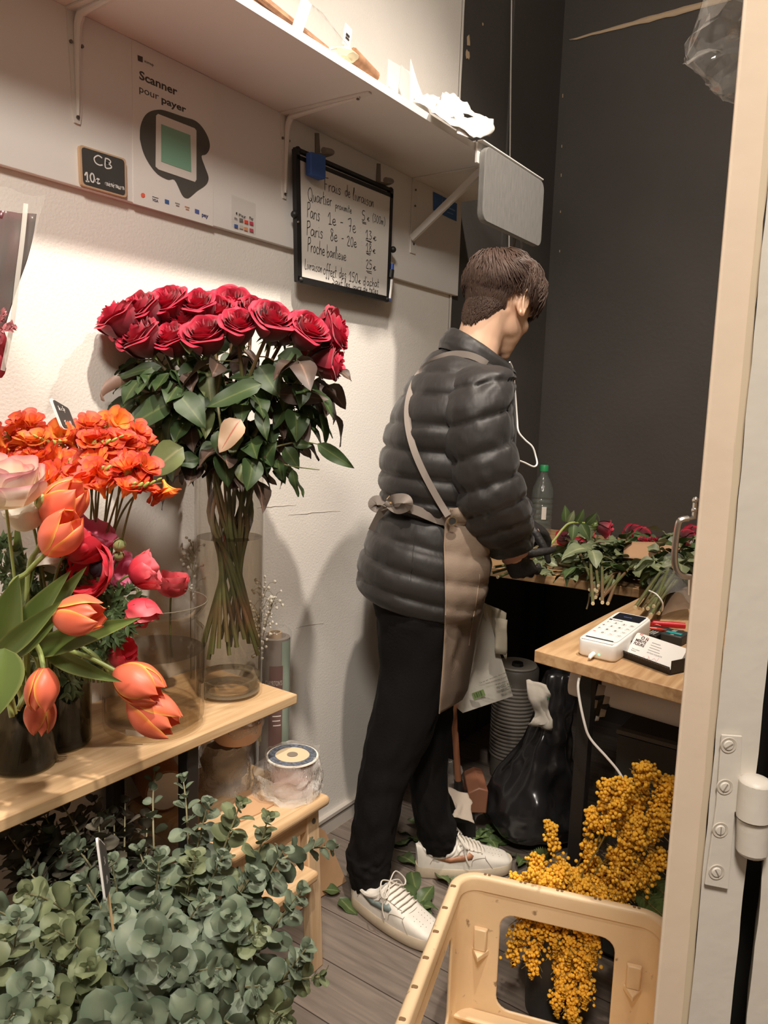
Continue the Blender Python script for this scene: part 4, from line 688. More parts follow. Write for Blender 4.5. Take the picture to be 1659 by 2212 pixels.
hdp = [V(px, py, .61) for px, py in ((1502, 1086), (1499, 1118), (1487, 1120), (1470, 1124), (1464, 1140), (1459, 1175), (1457, 1205), (1461, 1230), (1472, 1242), (1492, 1247))]
ob('grip', tube(spline(hdp[2:], 5), .0026, 8), steel, dh); ob('mount', MB().add(tube(hdp[0:3], .0022, 8)).add(ball(hdp[0]+Z*.002, .003, 8, 6)).add(ball(hdp[0]-Z*.006, .003, 8, 6)), steel, dh); ob('mount', tube([hdp[-1], V(1491, 1285, .61)], .0022, 8), steel, dh)
cbag = clear_mat('cellophane', rough=.06, ior=1.6, bump=(22, .9), haze=.10)
tag(ob('plastic_bag', MB().add(crumple(xf(ball((0, 0, 0), .058, 26, 20, (.9, .6, 1.25)), Matrix.Translation(V(1580, 62, .95))), .035, 17, 3)), cbag, smooth=14), 'clear crinkled plastic bag hanging high beside the door edge', 'bag')
# ---------------------------------------------------------------- flower building blocks
def cup(a0, span, rf, zf, shape, nu=6, nv=6, tf=None, tw=0, wob=.0, seed=0):
    """petal as a patch of a bowl: u across (-1..1), v from base to tip"""
    def p(U, v):
        u = U*2-1; a = a0+u*span*shape(v)+tw*v; r = rf(v, u); z = zf(v, u)
        if wob: k = nz((math.cos(a)*2, math.sin(a)*2, v*2), 1.6, seed)*wob*v; r += k; z += k*.7
        return Vector((r*math.cos(a), r*math.sin(a), z))
    return grid(p, nu, nv, (lambda U, v: tf(abs(U*2-1), v)) if tf else None)
def rose_bloom(seed, open_=1.0):
    rn = random.Random(seed); mb = MB(); N = [2, 3, 3, 4, 4, 5, 5, 5]
    for k, n in enumerate(N):
        f = k/(len(N)-1); R = (.0045+.0355*f**.9)*open_; H = .074-.006*f; off = rn.random()*6
        for i in range(n):
            h = H*rn.uniform(.94, 1.06); a = off+2*PI*i/n+rn.uniform(-.15, .15)
            rf = lambda v, u, R=R, f=f: R*(.42+.58*math.sin(min(1, v*1.3)*PI/2)**.8)*(1+.10*u)+.0085*f*(max(0, v-.80)/.20)**1.3
            zf = lambda v, u, h=h, f=f: h*v*(1-.10*u*u)-.012*f*f*(max(0, v-.78)/.22)**2
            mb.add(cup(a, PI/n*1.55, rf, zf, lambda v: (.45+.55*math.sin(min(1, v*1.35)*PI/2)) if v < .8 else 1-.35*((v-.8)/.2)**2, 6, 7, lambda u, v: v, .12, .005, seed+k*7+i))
    return mb
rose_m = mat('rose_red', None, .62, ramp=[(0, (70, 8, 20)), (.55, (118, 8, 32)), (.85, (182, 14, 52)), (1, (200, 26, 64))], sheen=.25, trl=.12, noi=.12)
leaf_g = mat('rose_leaf', None, .52, ramp=[(0, (96, 108, 62)), (.12, (62, 82, 44)), (1, (50, 70, 38))], var=(30, .18), trl=.15)
leaf_b = mat('rose_leaf_b', None, .52, ramp=[(0, (126, 98, 84)), (.12, (84, 66, 54)), (1, (66, 52, 46))], var=(30, .2), trl=.1)
leaf_o = mat('rose_leaf_o', None, .5, ramp=[(0, (150, 148, 104)), (.12, (112, 120, 76)), (1, (98, 108, 66))], var=(30, .15), trl=.15)
stem_m = mat('rose_stem', (98, 104, 62), .5, var=(16, .25, (116, 88, 64))); sepal_m = mat('sepal', (120, 142, 80), .5, var=(30, .1))
def leaf(l, w, M, fold=.25, bend=.2, tip=1.6, nv=8, nu=4, serr=.0, wave=0, seed=0):
    def p(U, v):
        u = U*2-1; s = w/2*(math.sin(PI*min(1, v**.72))**.85)*(1-.12*v)*(1+(serr*(v*nv*1.0 % 1) if serr else 0)); x = u*s; y = l*v; z = fold*abs(x)-bend*l*v*v+wave*math.sin(v*9+u+seed)*abs(u)
        return M @ Vector((x, y, z))
    return grid(p, nu, nv, lambda U, v: abs(U*2-1))
def lmat(o, d, up=Z, roll=0):
    """matrix with local y along d, local z near up"""
    d = Vector(d).normalized(); x = d.cross(up); x = x.normalized() if x.length > 1e-4 else d.orthogonal().normalized(); z = x.cross(d); m = Matrix(((x.x, d.x, z.x, o[0]), (x.y, d.y, z.y, o[1]), (x.z, d.z, z.z, o[2]), (0, 0, 0, 1)))
    return m @ Matrix.Rotation(roll, 4, 'Y')
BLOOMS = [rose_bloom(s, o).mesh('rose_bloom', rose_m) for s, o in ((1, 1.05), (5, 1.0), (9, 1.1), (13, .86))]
BLOOMS = [finer(m) for m in BLOOMS]
def sepals(seed=0):
    mb = MB(); mb.add(ball((0, 0, .0), .007, 10, 8, (1, 1, 1.1)))
    for k in range(5):
        a = 2*PI*k/5; d = Vector((math.cos(a), math.sin(a), -.25+.3*(k % 2))); mb.add(leaf(.028, .008, lmat(Vector((0, 0, .004)), d, Z), .3, .5, nv=5, nu=2))
    return mb.mesh('sepals', sepal_m)
SEP = sepals()
def place(name, me, parent, M, smooth=True):
    if smooth and not me.get('sm'): me.polygons.foreach_set('use_smooth', [True]*len(me.polygons)); me['sm'] = 1
    o = bpy.data.objects.new(name, me); C.objects.link(o); o.parent = parent; o.matrix_parent_inverse = parent.matrix_basis.inverted(); o.matrix_basis = M; return o
def mpos(o, d, roll=0, s=1.0): return Matrix.Translation(o) @ dirm(d).to_4x4() @ Matrix.Rotation(roll, 4, 'Z') @ Matrix.Scale(s, 4)
def spray(mb, o, d, n, rn, size, mi, droop=.3):
    """a rose leaf: petiole with n leaflets"""
    d = Vector(d).normalized(); L_ = size*1.1; P = [o+d*L_*k/3-Z*droop*L_*(k/3)**2 for k in range(4)]; mb.add(tube(P, [.0016, .0012], 5), 3)
    e = (P[-1]-P[-2]).normalized(); mb.add(leaf(size, size*.76, lmat(P[-1], e+Vector((0, 0, -.2)), Z, rn.uniform(-.6, .6)), .25, rn.uniform(.1, .5), wave=.003, seed=rn.random()*6), mi)
    for j in range((n-1)//2):
        q = P[-1]*(1-j*.45)+P[1]*(j*.45) if j else P[2]; sd = e.cross(Z).normalized()
        for s in (-1, 1): mb.add(leaf(size*.85, size*.64, lmat(q, sd*s+e*.5-Z*rn.uniform(0, .5), Z, rn.uniform(-.7, .7)), .25, rn.uniform(.1, .5), wave=.003, seed=rn.random()*6), mi)
rn = random.Random(21)
def rose(pts, bdir, label, k, leaves=(), leafmi=None, sz=.075, group=None, scale=1.0, r=.0049, bloom=True, lf=None):
    t = thing('red_rose', label, 'rose', pts[0], group); S = spline(pts, 6); ob('stem', tube(S, [r, r*.9, r*.8], 7), stem_m, t)
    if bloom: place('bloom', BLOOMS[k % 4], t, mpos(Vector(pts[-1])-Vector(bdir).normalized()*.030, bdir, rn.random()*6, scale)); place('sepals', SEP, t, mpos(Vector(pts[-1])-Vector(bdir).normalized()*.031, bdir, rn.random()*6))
    mb = MB()
    for s in leaves:
        i = min(len(S)-2, int(s*(len(S)-1))); q = S[i]; a = rn.random()*2*PI; d = Vector((math.cos(a), math.sin(a), rn.uniform(.0, .6)))
        if lf: d = lf(q, d)
        if q.x+d.x*.12 < .02: d.x = abs(d.x)*.6
        spray(mb, q, d, rn.choice((3, 3, 5)), rn, sz*rn.uniform(.8, 1.15), leafmi if leafmi is not None else rn.choice((0, 0, 1, 1, 2)), rn.uniform(.1, .6))
    if mb.v: 
        mb.v = [(max(p[0], .006), p[1], p[2]) for p in mb.v]; ob('leaves', mb, [leaf_g, leaf_b, leaf_o, stem_m], t, smooth=180)
    return t

# ---------------------------------------------------------------- glass vases
glass = clear_mat('glass', (251, 250, 248), .015, 1.5); water = clear_mat('water', (240, 236, 230), .02, 1.33, haze=.03, hcol=(170, 158, 140))
VC = Vector((.185, 1.19, ZPL)); VR, VH = .078, .535
vz = thing('cylinder_vase', 'tall clear glass cylinder vase holding the red roses', 'vase', VC)
ob('glass', lathe([(0, .001), (VR-.002, .001), (VR, .004), (VR, VH-.001), (VR-.002, VH), (VR-.004, VH-.001), (VR-.004, .022), (VR-.012, .018), (0, .018)], 64, VC), glass, vz, smooth=50)
ob('water', lathe([(0, .0185), (VR-.013, .0185), (VR-.0045, .0225), (VR-.0045, .37), (0, .37)], 64, VC), water, vz, smooth=50)
ob('water_surface', disc(VC+Z*.3702, VR-.0045, 48), clear_mat('water_top', (196, 188, 176), .03, 1.33, haze=.05, hcol=(120, 110, 96)), vz); ob('base_ring', MB().add(lathe([(VR-.03, .006), (VR-.006, .008), (VR-.006, .012), (VR-.03, .010)], 48, VC)).add(lathe([(VR-.02, .034), (VR-.0045, .040), (VR-.0045, .043), (VR-.02, .037)], 48, VC)), clear_mat('glass_edge', (190, 184, 170), .05, 1.5, haze=.25, hcol=(190, 180, 160)), vz)  # surface disc tinted darker to imitate refraction at the water line
JC = Vector((.205, .965, ZPL)); JR = .104
jz = thing('glass_jar', 'wide clear glass jar of water with a flared lip beside tulips', 'vase', JC)
prof = [(0, .001), (JR-.012, .001), (JR-.002, .008), (JR, .02), (JR, .185), (JR-.004, .205), (JR-.018, .222), (JR-.020, .232), (JR-.006, .248), (JR+.002, .262), (JR+.0035, .265), (JR, .2665), (JR-.009, .25), (JR-.0235, .233), (JR-.0215, .221), (JR-.008, .204), (JR-.004, .185), (JR-.004, .022), (JR-.02, .010), (0, .009)]
ob('glass', lathe(prof, 64, JC), glass, jz, smooth=50)
ob('water', lathe([(0, .0095), (JR-.021, .0105), (JR-.0045, .023), (JR-.0045, .163), (0, .163)], 64, JC), water, jz, smooth=50)
ob('water_surface', disc(JC+Z*.1632, JR-.0045, 48), clear_mat('water_top', (196, 188, 176), .03, 1.33, haze=.05, hcol=(120, 110, 96)), jz)  # same dark tint in place of refraction
ob('rim_edge', lathe([(JR+.0015, .2645), (JR+.0028, .2655), (JR+.0015, .2665), (JR+.0002, .2655), (JR+.0015, .2645)], 64, JC), clear_mat('glass_edge', (190, 184, 170), .05, 1.5, haze=.25, hcol=(190, 180, 160)), jz)
ang = math.atan2(-.85, .5); ob('label', grid(lambda u, v: JC+Vector(((JR+.0006)*math.cos(ang-.18+u*.36), (JR+.0006)*math.sin(ang-.18+u*.36), .02+v*.012)), 8, 1), mat('label_w', (214, 206, 198), .6), jz)
ob('logo', MB().add(tube([JC+Vector(((JR+.001)*math.cos(ang-.62+.10*math.cos(a)), (JR+.001)*math.sin(ang-.62+.10*math.cos(a)), .135+.011*math.sin(a))) for a in [2*PI*j/20 for j in range(21)]], .0006, 4)), mat('etched', (205, 200, 192), .6), jz)

# ---------------------------------------------------------------- the red roses
front = [(310, 722, 1.60, 'front row, leftmost'), (373, 722, 1.61, 'front row, second from the left'), (445, 716, 1.60, 'front row, above the middle of the vase'), (515, 697, 1.60, 'front row, above the vase right edge'), (585, 684, 1.60, 'large and wide open, right of the vase'), (660, 706, 1.62, 'wide open, near the right end'), (708, 700, 1.68, 'seen from the side at the far right end'), (700, 768, 1.66, 'hanging lowest at the right end'),
  (262, 682, 1.60, 'leaning toward the poster at the far left end'), (312, 664, 1.64, 'upper row, over the leftmost front rose'), (368, 650, 1.68, 'top of the bunch, left of the middle'), (432, 656, 1.68, 'upper row, over the middle front rose'), (470, 668, 1.72, 'half hidden in the upper row'), (545, 662, 1.74, 'peeping out behind the large open rose'), (405, 690, 1.68, 'tucked between upper and front rows'), (620, 700, 1.72, 'half hidden behind the right front roses'), (340, 700, 1.70, 'deep in the left of the bunch'), (290, 700, 1.66, 'second layer behind the leftmost front rose'), (500, 650, 1.76, 'back row behind the upper roses'), (590, 700, 1.74, 'under the large open rose at the back'), (440, 690, 1.76, 'at the very back over the vase'), (665, 740, 1.74, 'low at the back of the right end')]
up_dir = -FWD*.55+Z*.80
for i, (px, py, d_, w_) in enumerate(front):
    p = VX(px, py, d_, .055); off = (px-470)/240; p = p-Z*.016
    bd = up_dir+RGT*off*.75-FWD*.10+Z*(-.35 if i in (7,) else 0)
    if i == 6: bd = RGT*1.0+Z*.35-FWD*.2
    if i == 7: bd = RGT*.9+Z*.1-FWD*.1
    if i == 8: bd = -RGT*.55+Z*.75-FWD*.4
    a = i*2.4; neck = VC+Vector((math.cos(a)*.046, math.sin(a)*.046, VH-.10+.02*(i % 3))); foot = VC+Vector((math.cos(a+2.5)*.066*(.45+.55*(i % 4)/3), math.sin(a+2.5)*.066, .095+.05*((i*37) % 7)/7))+RGT*.004
    mid = neck*.45+p*.55+Vector((0, 0, .03)); mid = Vector((max(.03, mid.x), mid.y, mid.z))
    rose([foot, foot*.4+neck*.6+Vector((0, 0, .0)), neck, mid, p-bd.normalized()*.02, p], bd, 'dark red rose in the cylinder vase, '+w_, i, leaves=[.50, .55, .60, .66, .72], scale=1.0 if i not in (1, 13) else .9, sz=.07, group='red roses in the cylinder vase', lf=lambda q, d: (d-FWD*.35-Vector((0, 0, .15))+RGT*.7*((q-VC).dot(RGT))/.1))
# leaves that stand out one by one, on one long leafy shoot among the roses
hero = thing('rose_shoot', 'leafy rose shoot with big green leaves drooping over the vase rim', 'shoot', VC+Vector((0, 0, .3)), 'leafy shoots in the cylinder vase'); mb = MB()
for (px, py, d_, qx, qy, l, w_, mi, roll) in ((370, 870, 1.56, 275, 915, .088, .07, 0, .1), (385, 850, 1.55, 440, 915, .085, .06, 0, -.2), (565, 830, 1.55, 450, 870, .078, .052, 0, .1), (520, 905, 1.54, 475, 970, .072, .055, 4, 0), (395, 965, 1.54, 320, 1020, .085, .075, 2, 0), (470, 930, 1.55, 480, 990, .05, .036, 0, .3), (600, 770, 1.6, 660, 800, .08, .07, 0, .2), (560, 880, 1.57, 575, 945, .055, .032, 0, 0), (350, 790, 1.6, 250, 810, .05, .03, 0, .1), (300, 810, 1.62, 225, 830, .06, .03, 1, .4), (560, 790, 1.6, 600, 850, .07, .055, 0, .1), (600, 850, 1.62, 700, 860, .08, .045, 1, .3), (640, 900, 1.63, 660, 960, .07, .05, 1, 0), (430, 990, 1.58, 380, 1000, .05, .04, 0, 0), (520, 1000, 1.57, 540, 1050, .05, .04, 2, .2), (560, 1010, 1.6, 590, 960, .06, .05, 0, .1)):
    a, b_ = VX(px, py, d_, .03), VX(qx, qy, d_-.02, .03); mb.add(leaf((b_-a).length*1.08, w_, lmat(a, b_-a, -FWD+Z*.5, roll), .2, .12, wave=.004, seed=px), mi)
ob('stem', tube(spline([VC+Vector((0, 0, .3)), VX(480, 960, 1.6), VX(470, 860, 1.6), VX(480, 790, 1.6)], 5), .003, 6), stem_m, hero)
ob('leaves', mb, [leaf_g, leaf_b, leaf_o, stem_m, mat('leaf_pink', None, .5, ramp=[(0, (160, 70, 60)), (.1, (176, 150, 124)), (1, (164, 136, 110))])], hero, smooth=180)
sd = thing('rose_shoot', 'arching rose shoot reaching right of the vase in front of the wall', 'shoot', V(590, 1000, 1.62), 'leafy shoots in the cylinder vase'); mb = MB()
ob('stem', MB().add(tube(spline([V(560, 985, 1.62), V(620, 1005, 1.60), V(690, 1015, 1.58)], 5), [.0022, .001], 6)).add(tube(spline([V(560, 975, 1.62), V(640, 955, 1.62), V(690, 960, 1.6)], 5), [.0022, .001], 6)), stem_m, sd)
for (px, py, qx, qy, l, w_, mi, rl) in ((685, 958, 762, 1010, .08, .034, 0, .2), (632, 958, 672, 962, .05, .022, 0, .1), (600, 990, 606, 1035, .05, .026, 0, .3), (615, 965, 645, 1012, .06, .036, 0, 0), (632, 1012, 640, 1072, .06, .022, 0, .4)): a, b_ = V(px, py, 1.6), V(qx, qy, 1.6); mb.add(leaf((b_-a).length*1.05, w_, lmat(a, b_-a, -FWD+Z*.3, rl), .3, .15, wave=.004, seed=px), mi)
ob('leaves', mb, [leaf_g, leaf_b, leaf_o], sd, smooth=180)
cl = thing('rose_shoot', 'brown curled rose leaf hanging left of the roses', 'shoot', VX(300, 800, 1.6), 'leafy shoots in the cylinder vase'); P = spline([VX(320, 790, 1.6), VX(285, 812, 1.6), VX(250, 825, 1.58), VX(226, 838, 1.57), VX(216, 855, 1.56), VX(226, 866, 1.55)], 4); fr_ = frames(P); R_ = []
for i, (p, (t_, u_, w_)) in enumerate(zip(P, fr_)): k = math.sin(PI*(i+.6)/(len(P)))*.016; R_.append([p+Z*k+FWD*k*.6, p, p-Z*k*.8+FWD*k*.5])
ob('leaves', rings(R_, False, False), leaf_b, cl, smooth=180)

# ---------------------------------------------------------------- freesias
fre = mat('freesia', None, .55, ramp=[(0, (255, 206, 92)), (.45, (250, 168, 74)), (.75, (244, 134, 62)), (1, (216, 84, 64))], trl=.25, noi=.14)
fst = mat('freesia_stem', (110, 116, 66), .5); fbud = mat('freesia_bud', (150, 158, 78), .5, var=(60, .2))
fre2 = mat('freesia_red', None, .55, ramp=[(0, (255, 190, 80)), (.4, (242, 132, 58)), (.75, (228, 92, 46)), (1, (196, 58, 62))], trl=.25, noi=.14)
def floret(seed):
    r_ = random.Random(seed); mb = MB(); n = 0
    for layer, (cnt, sp, R, H) in enumerate(((3, .62, .010, .030), (3, .66, .016, .033), (5, .5, .021, .029))):
        for i in range(cnt):
            a = 2*PI*i/cnt+layer*.6+r_.uniform(-.2, .2); R_ = R*r_.uniform(.85, 1.15); H_ = H*r_.uniform(.92, 1.1)
            mb.add(cup(a, sp*1.15, lambda v, u, R_=R_: .0022+R_*(max(0, v-.15)/.85)**1.25, lambda v, u, H_=H_: H_*math.sin(v*1.45), lambda v: .5+.6*math.sin(min(1, v)*PI*.72), 4, 5, lambda u, v: min(1, .12+.75*v*v+.25*u*v), 0, .004, seed+i))
    return mb.mesh('blossom', fre2 if seed in (4, 8) else fre)
FLO = [finer(floret(s)) for s in (2, 4, 8)]
def budm():
    mb = MB()
    for k in range(5): mb.add(ball((.010*k, 0, .003*k*k*.25), .0046-.0005*k, 7, 5, (.8, .8, 1.9), Matrix.Rotation(.5+.15*k, 3, 'Y')))
    return mb.mesh('buds', fbud)
BUD = budm(); fb = VX(205, 1330, 1.36, .06); rn = random.Random(5); nf = 0
FP = [(x+rn.uniform(-14, 14), y+rn.uniform(-10, 10), d_) for y, d_, xs in ((935, 1.40, (-30, 25, 80, 140, 195, 245)), (965, 1.36, (-20, 45, 100, 165, 220, 275)), (1005, 1.30, (-10, 40, 95, 150, 205, 258, 300)), (1040, 1.28, (30, 110, 165, 222, 272, 322))) for x in xs]
words_ = ['back row', 'second row', 'third row', 'front row']
for i, (px, py, d_) in enumerate(FP):
    tip = VX(px, py, d_, .06); t = thing('freesia', 'orange freesia in the wide bunch behind the tulips', 'freesia', fb, 'orange freesias in the bunch'); out = RGT*((px-180)/200)+Vector((0, 0, .35))
    bend = tip-Z*.035-RGT*((px-180)/200)*.03; a = i*2.39; ft = fb+Vector((math.cos(a)*.03, math.sin(a)*.02, -.12)); ft.x = max(.03, ft.x); nk = fb+Vector((math.cos(a)*.022, math.sin(a)*.018, .0)); nk.x = max(.03, nk.x)
    ob('stem', tube(spline([ft, nk, nk*.4+bend*.6+Z*.01, bend, tip], 5), [.0024, .002, .0014], 6), fst, t)
    ax = (RGT*rn.uniform(-1, 1)+FWD*rn.uniform(-.9, .3)+Vector((.2, 0, .1))).normalized()
    for k in range(6):
        p = tip+ax*(.021*(k-1.7))+Vector((rn.uniform(-.006, .006), rn.uniform(-.006, .006), rn.uniform(-.010, .012))); p.x = max(p.x, .05)
        dd = -FWD*rn.uniform(.0, 1.0)+Z*rn.uniform(.3, 1.1)+RGT*rn.uniform(-.7, .7)+out*.5; dd.x = max(dd.x, -.25 if p.x < .1 else dd.x); place('blossom', FLO[rn.randrange(3)], t, mpos(p-dd.normalized()*.022, dd, rn.random()*6, rn.uniform(.92, 1.2))); nf += 1
    if i % 2 == 0: place('buds', BUD, t, Matrix.Translation(tip+ax*.05+Vector((.012, -.012, -.004))) @ Matrix.Rotation(rn.random()*6, 4, 'Z') @ Matrix.Scale(1.1, 4))
# lone drooping floret at the right end
t = thing('freesia', 'single orange freesia drooping furthest toward the vase', 'freesia', fb, 'orange freesias in the bunch'); ob('stem', tube(spline([fb, VX(250, 1140, 1.36, .05), VX(300, 1062, 1.34, .05), VX(356, 1042, 1.33, .05)], 6), [.0024, .0014], 6), fst, t); place('blossom', FLO[0], t, mpos(VX(352, 1036, 1.33, .05), Vector((.5, .1, -.9)), 1)); place('blossom', FLO[1], t, mpos(VX(322, 1045, 1.33, .05), Vector((.5, .1, -.5)), 1))
def price_tag(name, c4, d_, lab, lines, w_=.0012):
    q = [VX(*p, d_+dd, .03) for p, dd in c4]; ux = (q[1]-q[0]).normalized(); uy = (q[3]-q[0]); M_ = mfrom(q[0], ux, uy); Mi = M_.inverted(); P2 = [((Mi @ p).x, (Mi @ p).y) for p in q]; t = thing(name, lab, 'price tag', q[0])
    cx, cy_ = sum(p[0] for p in P2)/4, sum(p[1] for p in P2)/4; rim = [(p[0]+(p[0]-cx)*.14, p[1]+(p[1]-cy_)*.10) for p in P2]
    def rnd(P):
        out = []
        for i in range(len(P)):
            a, b_, c = Vector(P[i-1]), Vector(P[i]), Vector(P[(i+1) % len(P)]); k = .16*min((a-b_).length, (c-b_).length)
            for s in range(5): u = s/4; out.append(tuple((b_+(a-b_).normalized()*k)*(1-u)**2+b_*2*u*(1-u)+(b_+(c-b_).normalized()*k)*u*u))
        return out
    ob('frame', prism(rnd(rim), M_, -.003), white_pl, t); ob('slate', prism(rnd(P2), M_ @ Matrix.Translation((0, 0, .0002)), .0012), mat('slate', (62, 60, 57), .75), t)
    W2, H2 = (q[1]-q[0]).length, (q[3]-q[0]).length; mb = MB()
    for s, fx, fy, sz in lines: mb.add(pen(s, sz*H2, M_ @ Matrix.Translation((fx*W2, fy*H2, .0016)), w_))
    ob('chalk_writing', mb, chalk, t); ob('stake', tube([(q[0]+q[1])/2, (q[0]+q[1])/2-uy.normalized()*.09], .002, 6), mat('stake', (190, 160, 120), .6), t)
price_tag('price_tag', (((136, 924), -.01), ((164, 927), .05), ((148, 882), .05), ((112, 862), -.01)), 1.34, 'small chalk price tag stuck in the orange freesias', [('8E x 5p', .12, .62, .16), ('15E x 10', .2, .12, .16)])

# ---------------------------------------------------------------- tulips
tul = mat('tulip', None, .42, ramp=[(0, (236, 118, 92)), (.5, (240, 124, 76)), (.8, (248, 160, 80)), (1, (253, 204, 112))], trl=.2, noi=.06, sub=.0)
tst = mat('tulip_stem', (150, 164, 96), .42); tlf = mat('tulip_leaf', None, .42, ramp=[(0, (104, 122, 62)), (.8, (98, 118, 58)), (1, (140, 148, 86))], var=(9, .18), trl=.2)
def tulip(seed, op=.0):
    r_ = random.Random(seed); mb = MB()
    for layer in (0, 1):
        for i in range(3):
            a = 2*PI*i/3+layer*PI/3+r_.uniform(-.1, .1); R = (.0235 if layer else .0262)*r_.uniform(.96, 1.05); H = (.066 if layer else .068)*r_.uniform(.97, 1.03)
            mb.add(cup(a, 1.02, lambda v, u, R=R: R*(math.sin(PI*(.06+.80*v))**.75)*(1+op*v)*(1-.06*u*u), lambda v, u, H=H: H*(v**1.12)*(1-.05*u*u), lambda v: math.sin(PI*min(1, .16+v*.80))**.6 if v < .98 else .08, 8, 9, lambda u, v: min(1, max(0, u**4*.95+.35*max(0, v-.75)+.05)), .08, .004, seed+i))
    return mb.mesh('petals', tul)
TUL = [finer(m) for m in (tulip(3), tulip(6, .12), tulip(12, .05))]
tb_ = VX(60, 1480, 1.2)
tulips = [((104, 1121, 1.16), (176, 1045), [(60, 1250), (85, 1180)], 'uppermost of the orange tulips, in front of the freesias'), ((104, 1190, 1.12), (160, 1110), [(20, 1290), (60, 1235)], 'second orange tulip, just below the uppermost one'), ((124, 1332, 1.10), (226, 1328), [(20, 1400), (75, 1350)], 'orange tulip opening to the right over the leaves'), ((254, 1452, 1.20), (352, 1505), [(60, 1405), (110, 1398), (180, 1415)], 'orange tulip on an arching stem in front of the jar'), ((285, 1512, 1.22), (384, 1570), [(120, 1385), (190, 1405), (250, 1465)], 'orange tulip hanging lowest in front of the jar'), ((95, 1448, 1.10), (88, 1540), [(5, 1400), (30, 1376), (62, 1376), (85, 1405)], 'orange tulip nodding straight down at the left'), ((88, 1505, 1.14), (84, 1592), [(0, 1400), (30, 1390), (70, 1410), (86, 1450)], 'orange tulip hidden behind the straight nodding one')]
for i, ((bx, by, d_), (ex, ey), st_, lab) in enumerate(tulips):
    a, b_ = V(bx, by, d_), V(ex, ey, d_-.015); t = thing('tulip', lab, 'tulip', a, 'orange tulips'); L_ = (b_-a).length
    pts = [tb_+Vector((.01*i, -.01*i, -.02))]+[V(*q, d_+.01) for q in st_]+[a]; ob('stem', tube(spline(pts, 7), [.0042, .004, .0038], 9), tst, t); place('petals', TUL[i % 3], t, mpos(a-(b_-a).normalized()*.004, b_-a, .6+i*1.1, L_/.066))
for i, (px, py, qx, qy, w_, d_, bend, roll, nrm) in enumerate(((0, 1420, 30, 1260, .06, 1.12, .1, .2, 0), (15, 1440, 115, 1245, .055, 1.13, .15, -.2, 0), (-10, 1420, 118, 1312, .034, 1.08, .1, .6, 0), (20, 1420, 124, 1330, .03, 1.09, .1, .5, 0), (60, 1410, 275, 1340, .04, 1.13, .12, .3, 0), (60, 1400, 165, 1235, .04, 1.17, .1, .0, 0), (90, 1395, 235, 1480, .034, 1.14, .2, .3, 1), (10, 1400, -20, 1550, .085, 1.04, .1, .1, 1), (0, 1390, 60, 1235, .045, 1.18, .1, 0, 0), (60, 1430, 30, 1130, .03, 1.2, .08, 0, 0))):
    a, b_ = V(px, py, d_+.02), V(qx, qy, d_-.02); mb = MB().add(leaf((b_-a).length*1.04, w_, lmat(a, b_-a, -FWD+Z*(.7 if not nrm else .2)+RGT*.2, roll), .45, bend, nv=14, nu=6)); t = thing('tulip_leaf', 'long green tulip leaf '+['rising at the left picture edge', 'upright and broad behind the nodding stem', 'pointed and curling over the others', 'folded under the curled pointed leaf', 'pointing right under the open tulip', 'standing behind the open tulip', 'drooping toward the glass jar', 'broad and hanging over the plank front', 'upright behind the left leaves', 'narrow and tallest behind the stems'][i], 'leaf', a, 'tulip leaves'); ob('blade', mb, tlf, t, smooth=180)

# ---------------------------------------------------------------- anemones, ranunculus, foliage in the dark vases
def bowl_bloom(seed, n, R, H, open_, m, layers=2, wob=.012, cm=None):
    r_ = random.Random(seed); mb = MB()
    for l in range(layers):
        for i in range(n):
            a = 2*PI*i/n+l*PI/n+r_.uniform(-.15, .15); R_ = R*(1-.18*l)*r_.uniform(.9, 1.1); H_ = H*(1+.12*l)*r_.uniform(.9, 1.1)
            mb.add(cup(a, PI/n*1.5, lambda v, u, R_=R_: .003+R_*math.sin(min(1, v*1.05)*PI/2)**open_, lambda v, u, H_=H_: H_*(v**1.5)*(1-.08*u*u), lambda v: .35+.75*math.sin(min(1, v*.86)*PI*.80), 7, 7, lambda u, v: v, .05, wob, seed+i+l*9))
    return finer(mb.mesh('petals', m))
ane_r = mat('anemone_red', None, .5, ramp=[(0, (170, 20, 40)), (.5, (212, 28, 52)), (1, (226, 52, 72))], trl=.2, sheen=.2); ane_p = mat('anemone_pink', None, .5, ramp=[(0, (220, 120, 150)), (.6, (222, 96, 136)), (1, (230, 140, 170))], trl=.25); ane_k = mat('anemone_coral', None, .5, ramp=[(0, (190, 40, 60)), (.6, (222, 62, 78)), (1, (232, 104, 112))], trl=.2)
ran_w = mat('ranunculus', None, .55, ramp=[(0, (230, 226, 186)), (.6, (250, 238, 218)), (.9, (250, 224, 212)), (1, (240, 168, 178))], trl=.25); lis = mat('lisianthus', (238, 232, 220), .55, trl=.25); budg = mat('bud_green', (172, 184, 122), .5, var=(70, .15)); heart = mat('heart', (36, 24, 34), .8)
AN = {'r': bowl_bloom(3, 6, .040, .030, 1.1, ane_r), 'k': bowl_bloom(8, 5, .030, .042, .8, ane_k), 'p': bowl_bloom(5, 6, .036, .028, 1.2, ane_p), 'n': bowl_bloom(14, 6, .030, .036, .9, ane_r)}
HEART = MB().add(ball((0, 0, .008), .010, 12, 8, (1, 1, .8))).add(ball((0, 0, .006), .014, 14, 6, (1, 1, .45))).mesh('flower_heart', heart)
vb_ = VX(110, 1480, 1.28, .05)
